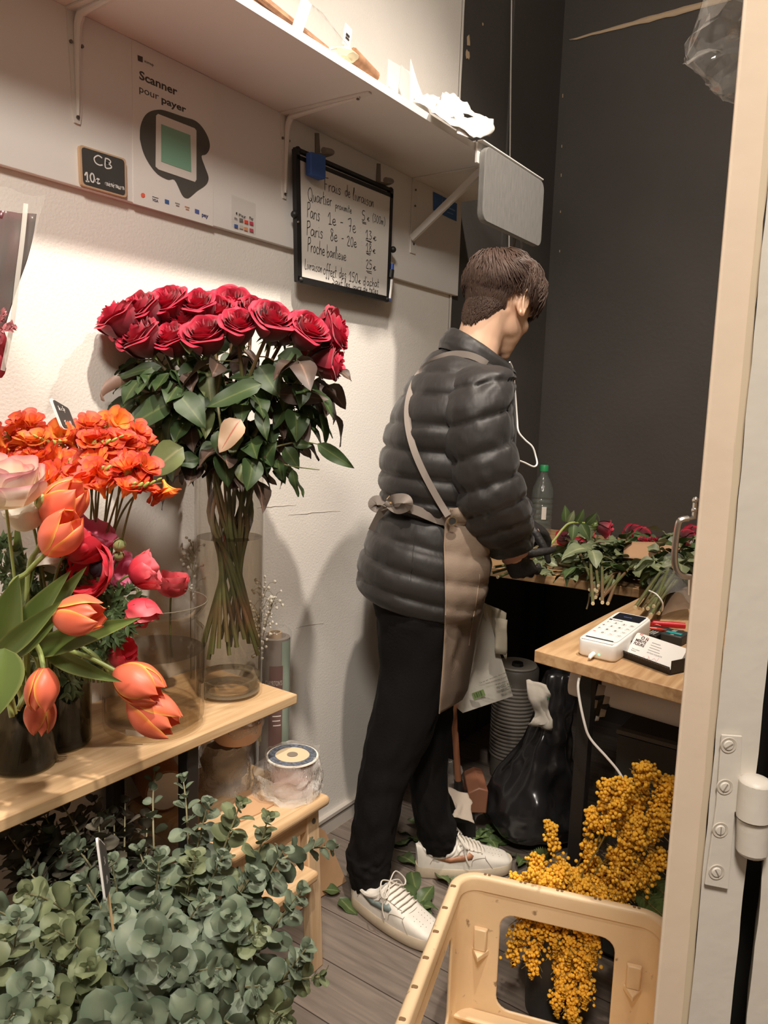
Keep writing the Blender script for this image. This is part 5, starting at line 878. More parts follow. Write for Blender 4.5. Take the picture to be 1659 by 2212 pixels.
def bloom(name, lab, cat, px, py, d_, dirv, me, s=1.0, hrt=False, base=None, grp=None, pet='petals', stem=fst, via=None):
    p = VX(px, py, d_, .04); t = thing(name, lab, cat, p, grp); dirv = Vector(dirv).normalized(); b0 = base or vb_
    ob('stem', tube(spline([b0]+([V(*q) for q in via] if via else [b0*.5+p*.5-dirv*.03+Z*.02])+[p-dirv*.02, p-dirv*.002], 5), .0024, 7), stem, t); place(pet, me, t, mpos(p-dirv*.005, dirv, px*.1, s))
    if hrt: place('flower_heart', HEART, t, mpos(p-dirv*.003, dirv, 0, s))
    return t
TOC = -FWD
bloom('anemone', 'red anemone with a dark centre facing right of the tulips', 'anemone', 213, 1228, 1.22, TOC*.95+RGT*-.40+Z*.18, AN['r'], 1.12, True, grp='anemones'); bloom('anemone', 'red anemone seen from behind under the second tulip', 'anemone', 148, 1200, 1.19, RGT*.4+Z*.5-TOC*.5, AN['n'], 1.15, grp='anemones')
bloom('anemone', 'pink anemone peeping out behind the dark-centred red one', 'anemone', 196, 1168, 1.27, RGT*.5+Z*.8, AN['p'], 1.0, grp='anemones'); bloom('anemone', 'small pink anemone right of the dark-centred red one', 'anemone', 244, 1235, 1.27, RGT*.9+TOC*.2+Z*.2, AN['p'], .85, grp='anemones')
bloom('anemone', 'coral red anemone at the right end, upper of the two', 'anemone', 285, 1245, 1.25, RGT*.75+Z*.3-TOC*.25, AN['k'], 1.0, grp='anemones'); bloom('anemone', 'coral red anemone drooping over the jar rim', 'anemone', 295, 1298, 1.24, RGT*.25-Z*.7+TOC*.2, AN['k'], .95, grp='anemones'); bloom('anemone', 'crimson anemone hanging low between the jar and dark vase', 'anemone', 242, 1420, 1.26, RGT*.8+Z*.3, AN['n'], 1.0, grp='anemones')
bloom('anemone', 'red anemone standing behind the glass jar', 'anemone', 370, 1285, 1.62, Z*.9+RGT*.1, AN['k'], 1.05, base=VX(372, 1420, 1.64, .05), grp='anemones')
RAN = bowl_bloom(31, 5, .042, .050, .7, ran_w, 3, .010); bloom('ranunculus', 'large cream ranunculus with pink edges at the left picture edge', 'ranunculus', 15, 1085, 1.10, RGT*.15+Z*.9+TOC*.25, RAN, 1.12, base=tb_, stem=tst)
LIS = bowl_bloom(41, 4, .026, .036, .6, lis, 2, .012); bloom('lisianthus', 'small white lisianthus below the pink-edged ranunculus', 'lisianthus', 66, 1135, 1.16, RGT*-.2+Z*.8+TOC*.3, LIS, 1.0); bloom('lisianthus', 'white lisianthus half hidden behind the second tulip', 'lisianthus', 92, 1195, 1.2, RGT*.2-Z*.6+TOC*.3, LIS, .9)
BU = MB().add(ball((0, 0, .010), .0115, 10, 8, (1, 1, 1.15)));
for k in range(5): BU.add(cup(k*1.256, .6, lambda v, u: .0125*math.sin(PI*(.1+.75*v)), lambda v, u: .026*v, lambda v: math.sin(PI*min(1, .2+v*.75)), 4, 5))
BU = BU.mesh('bud_scales', budg)
for px, py, d_, s_, lab in ((88, 1088, 1.14, .95, 'green flower bud left of the uppermost tulip'), (93, 1128, 1.17, .8, 'green flower bud tucked above the second tulip'), (256, 1182, 1.24, .85, 'green flower bud above the coral anemones'), (256, 1203, 1.25, .7, 'pale bud under the green bud by the anemones'), (248, 1285, 1.25, .8, 'leafy green bud below the dark-centred anemone')): bloom('flower_bud', lab, 'bud', px, py, d_, RGT*.3+Z*.6+TOC*.3, BU, s_, pet='bud_scales', grp='flower buds')
fol = mat('fern_green', (66, 84, 50), .5, var=(40, .25)); rn = random.Random(9)
for i, (px, py, d_) in enumerate(((10, 1190, 1.2), (55, 1225, 1.2), (150, 1240, 1.22), (30, 1300, 1.22), (160, 1275, 1.22), (110, 1300, 1.22), (235, 1310, 1.22), (262, 1330, 1.22), (200, 1275, 1.22), (180, 1420, 1.24), (210, 1400, 1.24), (270, 1290, 1.24), (140, 1380, 1.25), (235, 1360, 1.22), (150, 1470, 1.26), (60, 1260, 1.24), (20, 1240, 1.25))):
    c = VX(px, py, d_, .05); t = thing('anemone_foliage', 'feathery dark green leaf among the anemone stems', 'foliage', c, 'feathery leaves among the anemones'); mb = MB()
    for k in range(16):
        a = 2*PI*k/16+rn.random(); dv = (RGT*math.cos(a)+Z*math.sin(a)+TOC*rn.uniform(.0, .9)).normalized(); l = rn.uniform(.018, .042); mb.add(leaf(l, l*.34, lmat(c+dv*.003, dv, TOC), .3, .3, nv=5, nu=2))
        for s in (-1, 1): mb.add(leaf(l*.5, l*.2, lmat(c+dv*l*.55, dv+(RGT*-math.sin(a)+Z*math.cos(a))*s*.8, TOC), .3, .2, nv=4, nu=2))
    mb.v = [(max(.01, p[0]), p[1], p[2]) for p in mb.v]; ob('leaflets', mb, fol, t, smooth=180); ob('stem', tube(spline([vb_, vb_*.5+c*.5, c], 4), .0018, 6), fst, t)
dg_ = clear_mat('dark_glass', (205, 206, 192), .03, 1.5, haze=.05, hcol=(60, 62, 50)); dstem = mat('dark_stems', (84, 90, 58), .5, var=(30, .3))
for k, (px, py, r_, h_, lab) in enumerate(((108, 1632, .055, .17, 'dark glass vase crowded with stems under the anemones'), (15, 1685, .06, .18, 'dark glass vase of tulips cut by the left picture edge'), (200, 1500, .055, .2, 'glass vase of freesia stems hidden behind the anemones'))):
    f_ = at(px, py, z=ZPL) if k < 2 else Vector((.075, .80, ZPL)); c = f_-Vector((.0, 0, 0))+FWD*r_*(1 if k < 2 else 0); c.z = ZPL; c.x = max(c.x, r_+.01)
    t = thing('dark_vase', lab, 'vase', c); ob('glass', lathe([(0, .001), (r_-.006, .001), (r_, .008), (r_, h_), (r_-.003, h_), (r_-.003, .012), (0, .010)], 40, c), dg_ if k < 2 else glass, t, smooth=50); mb = MB()
    if k < 2: ob('water', lathe([(0, .011), (r_-.0035, .013), (r_-.0035, h_*.75), (0, h_*.75)], 40, c), clear_mat('dark_water', (176, 174, 150), .03, 1.33, haze=.1, hcol=(70, 68, 52)), t, smooth=50)
    for j in range(22 if k < 2 else 8): a = j*2.4; q = r_*.8*math.sqrt((j+.5)/22); mb.add(tube([c+Vector((math.cos(a)*q, math.sin(a)*q, .014)), c+Vector((math.cos(a+2)*q*.7, math.sin(a+2)*q*.7, h_+.02))], .004, 6))
    ob('stems', mb, dstem, t)
# gypsophila behind the rose vase
gyp = mat('gypsophila', (232, 226, 212), .7); gst = mat('gyp_stem', (136, 124, 92), .6); rn = random.Random(3)
for i, (x0, y0, x1, y1, d_) in enumerate(((560, 1400, 572, 1262, 1.86), (565, 1400, 590, 1300, 1.86), (562, 1410, 560, 1330, 1.86), (412, 1300, 418, 1195, 1.80))):
    a, b_ = VX(x0, y0, d_, .05), VX(x1, y1, d_, .035); t = thing('gypsophila', 'sprig of tiny white flowers behind the '+['vase, tallest over the paper roll', 'vase, leaning toward the wall', 'vase, lowest by the roll top', 'red rose stems, seen through glass'][i], 'sprig', a, 'gypsophila sprigs'); mb = MB(); fb_ = MB(); S = spline([a-Z*.25, a, b_], 6)
    mb.add(tube(S, [.0016, .0008], 5))
    for k in range(34):
        q = S[rn.randrange(len(S)//2, len(S))]; e = q+RGT*rn.uniform(-.028, .032)+Z*rn.uniform(-.02, .04)+TOC*rn.uniform(-.02, .02); e.x = max(e.x, .012); m_ = (q+e)/2+Z*.008; mb.add(tube([q, m_, e], .0005, 4)); fb_.add(crumple(ball(e, rn.uniform(.0028, .0048), 7, 5), .001, 300, k))
    ob('stem', mb, gst, t); f_ = ob('blossoms', fb_, gyp, t)
# ---------------------------------------------------------------- the florist
def dens(rows, k):
    """smooth interpolation of number rows"""
    A = [np.array(r, float) for r in rows]; out = []
    for i in range(len(A)-1):
        a, b_, c, d = A[max(i-1, 0)], A[i], A[i+1], A[min(i+2, len(A)-1)]
        for j in range(k): u = j/k; out.append((i+u, .5*((2*b_)+(-a+c)*u+(2*a-5*b_+4*c-d)*u*u+(-a+3*b_-3*c+d)*u**3)))
    return out+[(len(A)-1, A[-1])]
def loft(rows, k=7, n=48, puff=0, seams=None, wr=0, seed=0, ex=2.2, caps=True, wrs=1.0, stretch=0):
    """rows: near-side outline (Lx, Ly, Rx, Ry, depth, half thickness[, depth tilt]); puff swells the bands between seams"""
    R_ = []; seams = seams or []
    for s, r in dens(rows, k):
        Lx, Ly, Rx, Ry, d_, b_ = r[:6]; tl = r[6] if len(r) > 6 else 0
        A, B = V(Lx, Ly, d_-tl), V(Rx, Ry, d_+tl); c = (A+B)/2; a = (B-A)/2; ww = FWD*b_-a.normalized()*FWD.dot(a.normalized())*b_*0
        pf = 0; sh_ = 0
        for q0, q1 in zip(seams[:-1], seams[1:]):
            if q0 <= s <= q1: f = (s-q0)/(q1-q0); pf = puff*(1-abs(2*f-1)**3.2)*(1+.35*nz((s*.9, q0, 5), .8, seed)); sh_ = (1-abs(2*f-1))
        ring = []
        for j in range(n):
            t = 2*PI*j/n; cs, sn = math.cos(t), math.sin(t); e = 2/ex; p = c+a*(abs(cs)**e*(1 if cs > 0 else -1))+ww*(abs(sn)**e*(1 if sn > 0 else -1)); o = (a*cs+ww*sn).normalized()
            w_ = wr*(1.25-sh_)*(nz((t*2.2, s*1.1, 0), 1.6*wrs, seed)+.6*nz((t*5.5, s*1.7+t, 3), 1.5*wrs, seed+2)+.30*max(0, .55-sh_)*math.sin(t*15+5*nz((t*3, q0 if seams else 0, 1), 1, seed))) if wr else 0
            ring.append(p+o*(pf+w_))
        R_.append(ring)
    return rings(R_, True, caps)
pc_ = at(850, 1960, z=0); pc_.z = 0
man = thing('person', 'person in black puffer jacket and taupe apron bending over the work table with roses', 'person', pc_)
skin = mat('skin', (238, 196, 166), .5, var=(6, .05), sub=.15); jac = mat('jacket', (40, 37, 36), .50, bump=(16, .4, .010, 3), sheen=.1, stretch=(1.2, 1.2, .6), spec=.4); pants = mat('pants', (19, 17, 17), .9, bump=(140, .12), spec=.2); apr = mat('apron', (142, 124, 108), .8, bump=(220, .2, .003), var=(5, .07)); strap = mat('apron_strap', (128, 118, 110), .75); glv = mat('glove', (40, 37, 36), .55, bump=(120, .2)); hair_m = mat('hair', (80, 62, 53), .5, var=(25, .25), spec=.3)
def remesh(name, mb, m, vox, smooth_it=6, parent=None, fac=.5):
    o = link(name, mb.mesh(name, m), parent, smooth=0); md = o.modifiers.new('r', 'REMESH'); md.mode = 'VOXEL'; md.voxel_size = vox
    if smooth_it: md = o.modifiers.new('s', 'SMOOTH'); md.iterations = smooth_it; md.factor = fac
    remake(o); o.data.polygons.foreach_set('use_smooth', [True]*len(o.data.polygons)); o.data.name = name
    if not len(o.data.materials): o.data.materials.append(m)
    return o
# hands: palm, four fingers with bends, thumb
def hand(w0, dirv, pn, sgn, curls, thumb=(.6, .3), s=1.0, r0=.0098):
    dirv = Vector(dirv).normalized(); pn = (Vector(pn)-dirv*dirv.dot(Vector(pn))).normalized(); sd = dirv.cross(pn)*sgn          # sd: toward the thumb
    mb = MB(); PW, PL = .040*s, .088*s; prof = [(0, .028, .021), (.25, .033, .021), (.6, .041, .0175), (.95, .042, .0145), (1.06, .038, .011)]
    mb.add(rings([[w0+dirv*PL*k+sd*(a*math.cos(2*PI*j/18))*s+pn*(b_*math.sin(2*PI*j/18))*s for j in range(18)] for k, a, b_ in prof]))
    for i, (off, ln, rr) in enumerate(((.75, .072, 1), (.25, .080, 1.02), (-.26, .074, .98), (-.74, .059, .88))):
        p = w0+dirv*PL*(.93-.05*abs(i-1.3))+sd*off*PW; d = (dirv+sd*off*.10).normalized(); P = [p-dirv*.02*s, p]; cu = curls[i]
        for seg, f in enumerate((.45, .31, .24)):
            d = Matrix.Rotation(cu*(.75, 1.0, .8)[seg], 3, d.cross(pn)) @ d; P.append(P[-1]+d*ln*f*s)
        mb.add(tube(P, [r0*1.05*rr*s, r0*1.05*rr*s, r0*rr*s, r0*.92*rr*s, r0*.78*rr*s], 12)); mb.add(ball(P[-1], r0*.78*rr*s, 10, 8))
    b0 = w0+dirv*PL*.22+sd*PW*.72; d = (dirv*.62+sd*.75+pn*thumb[0]).normalized(); P = [b0-sd*.012, b0+d*.016]; ax = d.cross(pn).normalized()
    for ln, f in ((.036, .5), (.032, 1.0), (.026, .8)): P.append(P[-1]+d*ln*s); d = Matrix.Rotation(thumb[1]*f, 3, ax) @ d; d = (d+dirv*.12).normalized()
    mb.add(tube(P, [.0135*s, .0135*s, .0122*s, .0108*s, .0085*s], 12)); mb.add(ball(P[-1], .0088*s, 10, 8)); return mb
wR, wL = V(1108, 1192, 2.08), V(1128, 1128, 2.24); kR, kL = V(1142, 1258, 2.13), V(1206, 1162, 2.33)
hR = lambda s, r0: hand(wR, kR-wR, RGT*.25+FWD*.85+Z*.2, 1, (.62, .68, .74, .8), (.55, .3), s, r0)
hL = lambda s, r0: hand(wL, kL-wL, -Z*.72-TOC*.2-RGT*.1, -1, (.62, .74, .84, .9), (.5, .3), s, r0)
# body: one continuous skin under the clothes
HC = V(1085, 655, 2.13); Fh = (RGT*.75+FWD*.66).normalized(); th = math.radians(25); HF = Fh*math.cos(th)-Z*math.sin(th); HU = Z*math.cos(th)+Fh*math.sin(th); HL = HU.cross(HF)
def hp_(x, y, z): return HC+HF*x+HL*y+HU*z
HM3 = Matrix(((HF.x, HL.x, HU.x), (HF.y, HL.y, HU.y), (HF.z, HL.z, HU.z)))
bd = MB(); el = lambda c, r, s=20, m_=14: bd.add(ball(hp_(*c), 1, s, m_, r, HM3))
el((-.008, 0, .012), (.098, .077, .092)); el((.030, 0, -.045), (.062, .064, .075)); el((.052, 0, -.095), (.036, .040, .034)); el((.040, 0, -.075), (.045, .056, .045)); el((.072, 0, -.118), (.018, .022, .016)); el((.066, 0, .03), (.032, .055, .045))
for s in (-1, 1):
    el((.056, s*.036, -.038), (.030, .024, .024)); el((.076, s*.030, .008), (.014, .022, .007)); el((.012, s*.050, -.062), (.036, .016, .034))
bd.add(tube([hp_(.083, 0, .006), hp_(.096, 0, -.022), hp_(.104, 0, -.042)], [.008, .010, .0125], 10)); 
for s in (-1, 1): el((.094, s*.012, -.044), (.011, .009, .008), 10, 8)
el((.084, 0, -.068), (.012, .022, .006), 12, 8); el((.082, 0, -.080), (.012, .019, .007), 12, 8)
for s in (-1, 1):                                                     # ears
    R_ = []
    ec = Vector((-.014, s*.082, -.014)); 
    bd.add(tube([hp_(*(ec+Vector((.018*math.cos(a)*(1 if a < PI else .8)-.006*math.sin(a), s*(.008+.010*(math.cos(a) < 0)), .036*math.sin(a))))) for a in [2*PI*j/16 for j in range(17)]], [.0052]*17, 8)); bd.add(ball(hp_(ec.x, ec.y, ec.z), 1, 12, 8, (.016, .007, .032), HM3)); bd.add(ball(hp_(ec.x+.008, ec.y+s*.003, ec.z-.028), .0085, 10, 8))
nb, nt = V(1012, 800, 2.10), hp_(-.035, 0, -.035); bd.add(tube([nb-Z*.05, nb, nb*.45+nt*.55, nt], [.075, .068, .062, .066], 18))
Sh_R, Sh_L = V(1035, 850, 1.94), V(1040, 850, 2.30); chest = V(990, 930, 2.10); hip = V(915, 1280, 2.08)
bd.add(tube(spline([nb-Z*.02, V(1000, 840, 2.1), chest, V(955, 1080, 2.09), hip, V(915, 1350, 2.08)], 4), [.075, .12, .125, .11, .12, .10], 18))
for sh, el_, wr, hd_ in ((Sh_R, V(1062, 1095, 1.93), wR, kR), (Sh_L, V(1075, 1090, 2.32), wL, kL)): bd.add(tube([chest*.6+sh*.4, sh, el_, wr, wr+(hd_-wr).normalized()*.02], [.06, .056, .042, .029, .026], 14))
RK, RA, LK, LA = V(848, 1620, 2.0), V(798, 1900, 1.965), V(918, 1640, 2.12), V(945, 1845, 2.115)
for h_, k_, a_ in ((V(905, 1330, 2.02), RK, RA), (V(935, 1330, 2.15), LK, LA)): bd.add(tube([h_, k_, a_, a_-Z*.04+RGT*.05], [.082, .055, .036, .032], 14))
for f_ in (hR, hL): mb = f_(.97, .0082); bd.add((mb.v, mb.f))
remesh('body', bd, skin, .005, 9, man)
for s in (-1, 1): ob('eye', ball(hp_(.079, s*.030, -.006), .0115, 14, 10), mat('eye_dark', (46, 36, 32), .2), man)
# hair: a tousled cap made of tufts
rn = random.Random(77); hb = MB()
def scalp(a, b_, k=1.0): return Vector((-.010+.104*k*math.cos(a)*math.cos(b_), .082*k*math.sin(a)*math.cos(b_), .018+.100*k*math.sin(b_)))   # a: azimuth (0 = face), b: elevation
def hairy(a, b_):
    f = math.cos(a); low = -.62 if f < -.35 else (-.45-.17*(-f+.0)/.35 if f < 0 else -.35+.70*max(0, f)**.8+.0)
    if abs(abs(a)-1.62) < .42: low = max(low, .10)
    return b_ > low
cap = []; fc2 = []; NA, NB = 48, 26
vi = {}
for i in range(NA):
    for j in range(NB+1):
        a = -PI+2*PI*i/NA; b_ = -.8+(PI/2+.8)*j/NB; k = 1.09+.05*nz((a*2, b_*3, 0), 1.5, 8)+.10*max(0, b_)/1.57*.5; k = k if b_ > -.2 else 1.03+.02*(b_+.8); cap.append(hp_(*scalp(a, b_, k)))
for i in range(NA):
    for j in range(NB):
        a = -PI+2*PI*(i+.5)/NA; b_ = -.8+(PI/2+.8)*(j+.5)/NB
        if hairy(a, b_): p, q_ = i*(NB+1)+j, ((i+1) % NA)*(NB+1)+j; fc2.append((p, q_, q_+1, p+1))
hb.add((cap, fc2)); nt_ = 0
while nt_ < 7500:
    a = rn.uniform(-PI, PI); b_ = math.asin(rn.uniform(-.6, 1))
    if not hairy(a, b_+.02): continue
    nt_ += 1; top = max(0, min(1, (b_+.25)/.7)); L_ = .014+.040*top*rn.uniform(.7, 1.2); p0 = scalp(a, b_, 1.0); n_ = Vector((p0.x+.01, p0.y, p0.z-.018)).normalized(); crown = Vector((-.55, .05, .85)).normalized(); fl = (n_-crown*1.0); fl = fl-n_*fl.dot(n_); fl = fl.normalized() if fl.length > .05 else Vector((rn.uniform(-1, 1), rn.uniform(-1, 1), .2)).normalized()
    fl = (fl+Vector((nz(p0*22, 1, 1), nz(p0*22, 1, 2), nz(p0*22, 1, 3)))*1.5+Vector((rn.uniform(-1, 1), rn.uniform(-1, 1), rn.uniform(-1, 1)))*.22); fl = (fl-n_*fl.dot(n_)).normalized(); lift = .13*top*rn.uniform(.4, 1.3)+.03; P = []
    lift *= 1+.8*nz(p0*26, 1, 7)
    for k in range(4): u_ = k/3; P.append(p0+n_*(.007+.007*top+.006*top*nz(p0*24, 1, 9)+L_*lift*math.sin(u_*3.0)*1.2)+fl*L_*u_*1.25-n_*((L_*u_*1.25)**2/.22))
    hb.add(tube([hp_(*p) for p in P], [.0013+.0006*top, .0017+.0007*top, .0014+.0005*top, .0004], 4, False))
ax_ = (nb-nt).normalized(); bk = (-HF-ax_*(-HF).dot(ax_)).normalized(); sdx = ax_.cross(bk)
def neckh(u_, v_):
    t_ = (u_-.5)*2; l = .012+.075*(1-abs(t_)**1.8)+.008*nz((t_*9, 0, 0), 1, 2); a = t_*1.45; return nt+ax_*(l*v_-.02)+(bk*math.cos(a)+sdx*math.sin(a))*((.0715-.003*v_-.005*v_**3-.010*(1-v_)**3)*(1-.10*t_**4))
hb.add(crumple(grid(neckh, 40, 12), .0022, 90, 3))
for k in range(1500):
    u_, v_ = rn.uniform(.04, .96), rn.uniform(0, .92); p = neckh(u_, v_); q_ = neckh(min(1, max(0, u_+rn.uniform(-.03, .03))), min(1.06, v_+.16)); hb.add(tube([p, (p+q_)/2+(p-(nt+ax_*(p-nt).dot(ax_))).normalized()*.003, q_], [.0013, .0015, .0004], 4, False))
cw = MB()
for k in range(90):                                                   # standing crown tuft
    a = rn.uniform(-.5, .5); p0 = Vector((-.060+rn.uniform(-.02, .02), rn.uniform(-.03, .03), .098)); d = Vector((-.25+a*.3, rn.uniform(-.3, .3), 1)).normalized(); L_ = rn.uniform(.018, .034); P = [p0, p0+d*L_*.5, p0+d*L_*.8+Vector((.012, 0, 0)), p0+d*L_*.9+Vector((.03, rn.uniform(-.01, .01), -.004))]; hb.add(tube([hp_(*p) for p in P], [.0018, .002, .0015, .0004], 4, False))
ob('hair', hb, hair_m, man, smooth=180)
# puffer jacket
tor = [(962, 752, 1096, 800, 2.10, .075), (935, 772, 1102, 812, 2.10, .12), (905, 806, 1102, 826, 2.10, .165), (876, 846, 1096, 862, 2.10, .195), (850, 905, 1090, 920, 2.10, .205), (834, 962, 1086, 980, 2.10, .20), (826, 1022, 1084, 1045, 2.09, .19), (828, 1066, 1080, 1100, 2.09, .18), (838, 1092, 1074, 1130, 2.09, .165), (822, 1118, 1058, 1165, 2.09, .172), (803, 1156, 1050, 1215, 2.08, .185), (786, 1200, 1042, 1262, 2.08, .19), (777, 1240, 1032, 1300, 2.08, .19), (782, 1266, 1020, 1320, 2.08, .18), (800, 1282, 1000, 1328, 2.08, .165)]
T_m = loft(tor, 8, 72, .013, [0, 2.0, 3.1, 4.1, 5.0, 5.9, 6.8, 8.0, 9.6, 10.7, 11.8, 14], .0045, 3, 2.25); J_ = MB().add(T_m)
slv = [(1006, 792, 1074, 790, 1.98, .04), (978, 820, 1096, 806, 1.965, .075), (962, 862, 1099, 836, 1.95, .088), (956, 925, 1097, 884, 1.935, .092), (970, 990, 1103, 945, 1.925, .09), (986, 1050, 1114, 1005, 1.92, .088), (998, 1105, 1127, 1060, 1.925, .086), (1014, 1146, 1140, 1105, 1.955, .082), (1042, 1178, 1144, 1142, 2.0, .072), (1069, 1199, 1141, 1178, 2.05, .052), (1080, 1205, 1136, 1187, 2.06, .04)]
J_.add(loft(slv, 9, 64, .012, [0, 1.6, 3.0, 4.1, 5.2, 6.2, 7.2, 8.2, 10], .0058, 11, 2.2, True, 1.2))
sll = [(1010, 795, 1085, 800, 2.26, .05), (985, 830, 1106, 845, 2.29, .085), (985, 920, 1108, 930, 2.31, .085), (1000, 1030, 1112, 1035, 2.32, .08), (1025, 1085, 1128, 1060, 2.31, .075), (1060, 1120, 1140, 1085, 2.29, .07), (1098, 1140, 1150, 1105, 2.26, .055), (1110, 1142, 1146, 1112, 2.25, .042)]
J_.add(loft(sll, 7, 48, .010, [0, 1.5, 2.5, 3.5, 4.5, 5.5, 7], .004, 5))
col = [(948, 752, 1106, 826, 2.10, .115, .01), (950, 735, 1108, 818, 2.10, .115, .01), (962, 718, 1112, 808, 2.10, .110, .01), (973, 709, 1110, 803, 2.10, .100, .01), (979, 712, 1104, 802, 2.10, .092, .01), (984, 730, 1098, 806, 2.10, .086, .01), (985, 755, 1094, 812, 2.10, .084, .01)]
J_.add(loft(col, 4, 56, 0, None, .003, 21, 2.1, False))
jo = ob('jacket', J_, jac, man, smooth=180)
ob('shirt_hem', loft([(800, 1276, 985, 1316, 2.075, .165), (806, 1289, 960, 1322, 2.07, .15)], 2, 40), mat('shirt', (176, 150, 128), .8), man)
ob('sweater_cuff', loft([(1078, 1196, 1138, 1180, 2.06, .040), (1084, 1210, 1140, 1188, 2.07, .036), (1090, 1218, 1141, 1194, 2.075, .034)], 3, 28, 0, None, .002), mat('cuff', (206, 160, 142), .8), man)
for nm, f_ in (('glove', hR), ('glove', hL)): remesh(nm, f_(1.0, .0105), glv, .0026, 3, man)
# trousers
tr1 = [(806, 1262, 1010, 1290, 2.06, .165), (806, 1300, 1006, 1310, 2.06, .165), (812, 1340, 1000, 1350, 2.05, .15), (819, 1440, 975, 1450, 2.03, .115), (806, 1535, 945, 1550, 2.01, .10), (786, 1620, 905, 1640, 2.0, .09), (774, 1690, 876, 1700, 1.985, .083), (765, 1760, 858, 1770, 1.975, .078), (757, 1825, 849, 1830, 1.97, .075), (747, 1842, 846, 1856, 1.97, .078), (752, 1872, 842, 1880, 1.965, .07), (756, 1903, 836, 1912, 1.965, .062)]
tr2 = [(850, 1300, 1012, 1300, 2.13, .13), (850, 1380, 1002, 1380, 2.14, .12), (856, 1480, 984, 1490, 2.14, .10), (864, 1570, 973, 1580, 2.135, .088), (877, 1660, 965, 1670, 2.13, .078), (891, 1740, 972, 1745, 2.12, .072), (899, 1782, 986, 1784, 2.12, .068), (906, 1808, 985, 1812, 2.115, .06), (912, 1828, 976, 1830, 2.115, .052)]
TR1 = loft(tr1, 8, 44, 0, None, .006, 31, 2.1, True, .9)
ob('trousers', MB().add(TR1).add(loft(tr2, 7, 44, 0, None, .005, 41, 2.1)), pants, man, smooth=180)
# apron: a sheet wrapping the front from the near hip, straps and bow
arow = [(972, 1098, 1040, 1092), (962, 1135, 1052, 1140), (960, 1180, 1060, 1185), (962, 1240, 1056, 1250), (963, 1300, 1046, 1300), (961, 1370, 1030, 1362), (957, 1440, 1020, 1430), (952, 1500, 1010, 1490), (949, 1541, 998, 1512)]
from mathutils.bvhtree import BVHTree
tvh = BVHTree.FromPolygons([Vector(v) for v in T_m[0]], [tuple(f) for f in T_m[1]])
lvh = BVHTree.FromPolygons([Vector(v) for v in TR1[0]], [tuple(f) for f in TR1[1]])
def apf(u_, v_):
    q = v_*(len(arow)-1); r = dens(arow, 1); i = min(int(q), len(arow)-2); f = q-i; a = np.array(arow[i])*(1-f)+np.array(arow[i+1])*f; k = math.sin(min(1, u_*1.05)*PI/2)
    px, py = a[0]+(a[2]-a[0])*k+5*math.sin(v_*7+u_*4)*u_*(1-u_), a[1]+(a[3]-a[1])*k; dd_ = 1.885+.05*v_+.30*u_**1.35+.012*math.sin(v_*9+u_*9)*u_+.02*nz((u_*4, v_*5, 0), 1, 4); h = tvh.ray_cast(Vector(CAM), Vector(ray(px, py)).normalized()); lim = dep(h[0])-.014 if h[0] is not None else 9
    h2 = lvh.ray_cast(Vector(CAM), Vector(ray(px, py)).normalized()); lim = lim if v_ < .56 else lim+(v_-.56)*.5; lim = min(lim, dep(h2[0])-.012) if h2[0] is not None else lim
    return V(px, py, min(dd_, lim))
ob('apron', grid(apf, 26, 60), apr, man, smooth=180, solid=.0022, off=0)
ob('apron_hem', MB().add(tube([apf(0, k/40)-FWD*.001 for k in range(41)], .002, 6)).add(tube([apf(.55, .36+.4*k/30)-FWD*.003+RGT*.001 for k in range(25)], .0012, 5)), mat('apron_edge', (160, 138, 116), .8), man)
def ribbon(P, w_, side, k=6):
    S = spline(P, k); L_ = []
    for i, p in enumerate(S):
        t_ = (S[min(i+1, len(S)-1)]-S[max(i-1, 0)]).normalized(); n_ = side(p) if callable(side) else Vector(side); sd_ = t_.cross(n_).normalized()*w_/2; L_.append([p+sd_+n_*.0012, p-sd_+n_*.0012, p-sd_-n_*.0012, p+sd_-n_*.0012])
    return rings(L_)
from mathutils.bvhtree import BVHTree
bvh = BVHTree.FromPolygons([v.co.copy() for v in jo.data.vertices], [tuple(p.vertices) for p in jo.data.polygons])
CV = Vector(CAM)
def onj(px, py, off=.004):
    d = Vector(ray(px, py)).normalized(); h = bvh.ray_cast(CV, d); return h[0]-d*off if h[0] is not None and dep(h[0]) < 2.3 else V(px, py, 2.0)
ob('jacket_seam', tube(spline([onj(896+.7*math.sin(k*2.1)-(k*.7), 1150+k*8, .0012) for k in range(14)], 3), .0011, 6), mat('seam', (44, 40, 38), .6), man)
st1 = [onj(*p) for p in ((1052, 786), (1034, 774), (1012, 766), (985, 763), (955, 769), (928, 783), (905, 805), (890, 832), (880, 868), (878, 905), (886, 950), (900, 990), (920, 1032), (942, 1072), (958, 1098), (966, 1110))]; st1[-1] = V(968, 1114, 1.872)
st1 = spline(st1, 4)
for _ in range(14): st1 = [st1[0]]+[a*.5+(b_+c)*.25-FWD*.0004 for a, b_, c in zip(st1[1:-1], st1[:-2], st1[2:])]+[st1[-1]]
ob('neck_strap', ribbon(st1, .017, -FWD, 2), strap, man)
st2 = [V(974, 1127, 1.872)]+[onj(*p) for p in ((950, 1123), (925, 1113), (898, 1102), (872, 1095), (850, 1090))]
ob('waist_tie', ribbon(st2, .024, -FWD), strap, man)
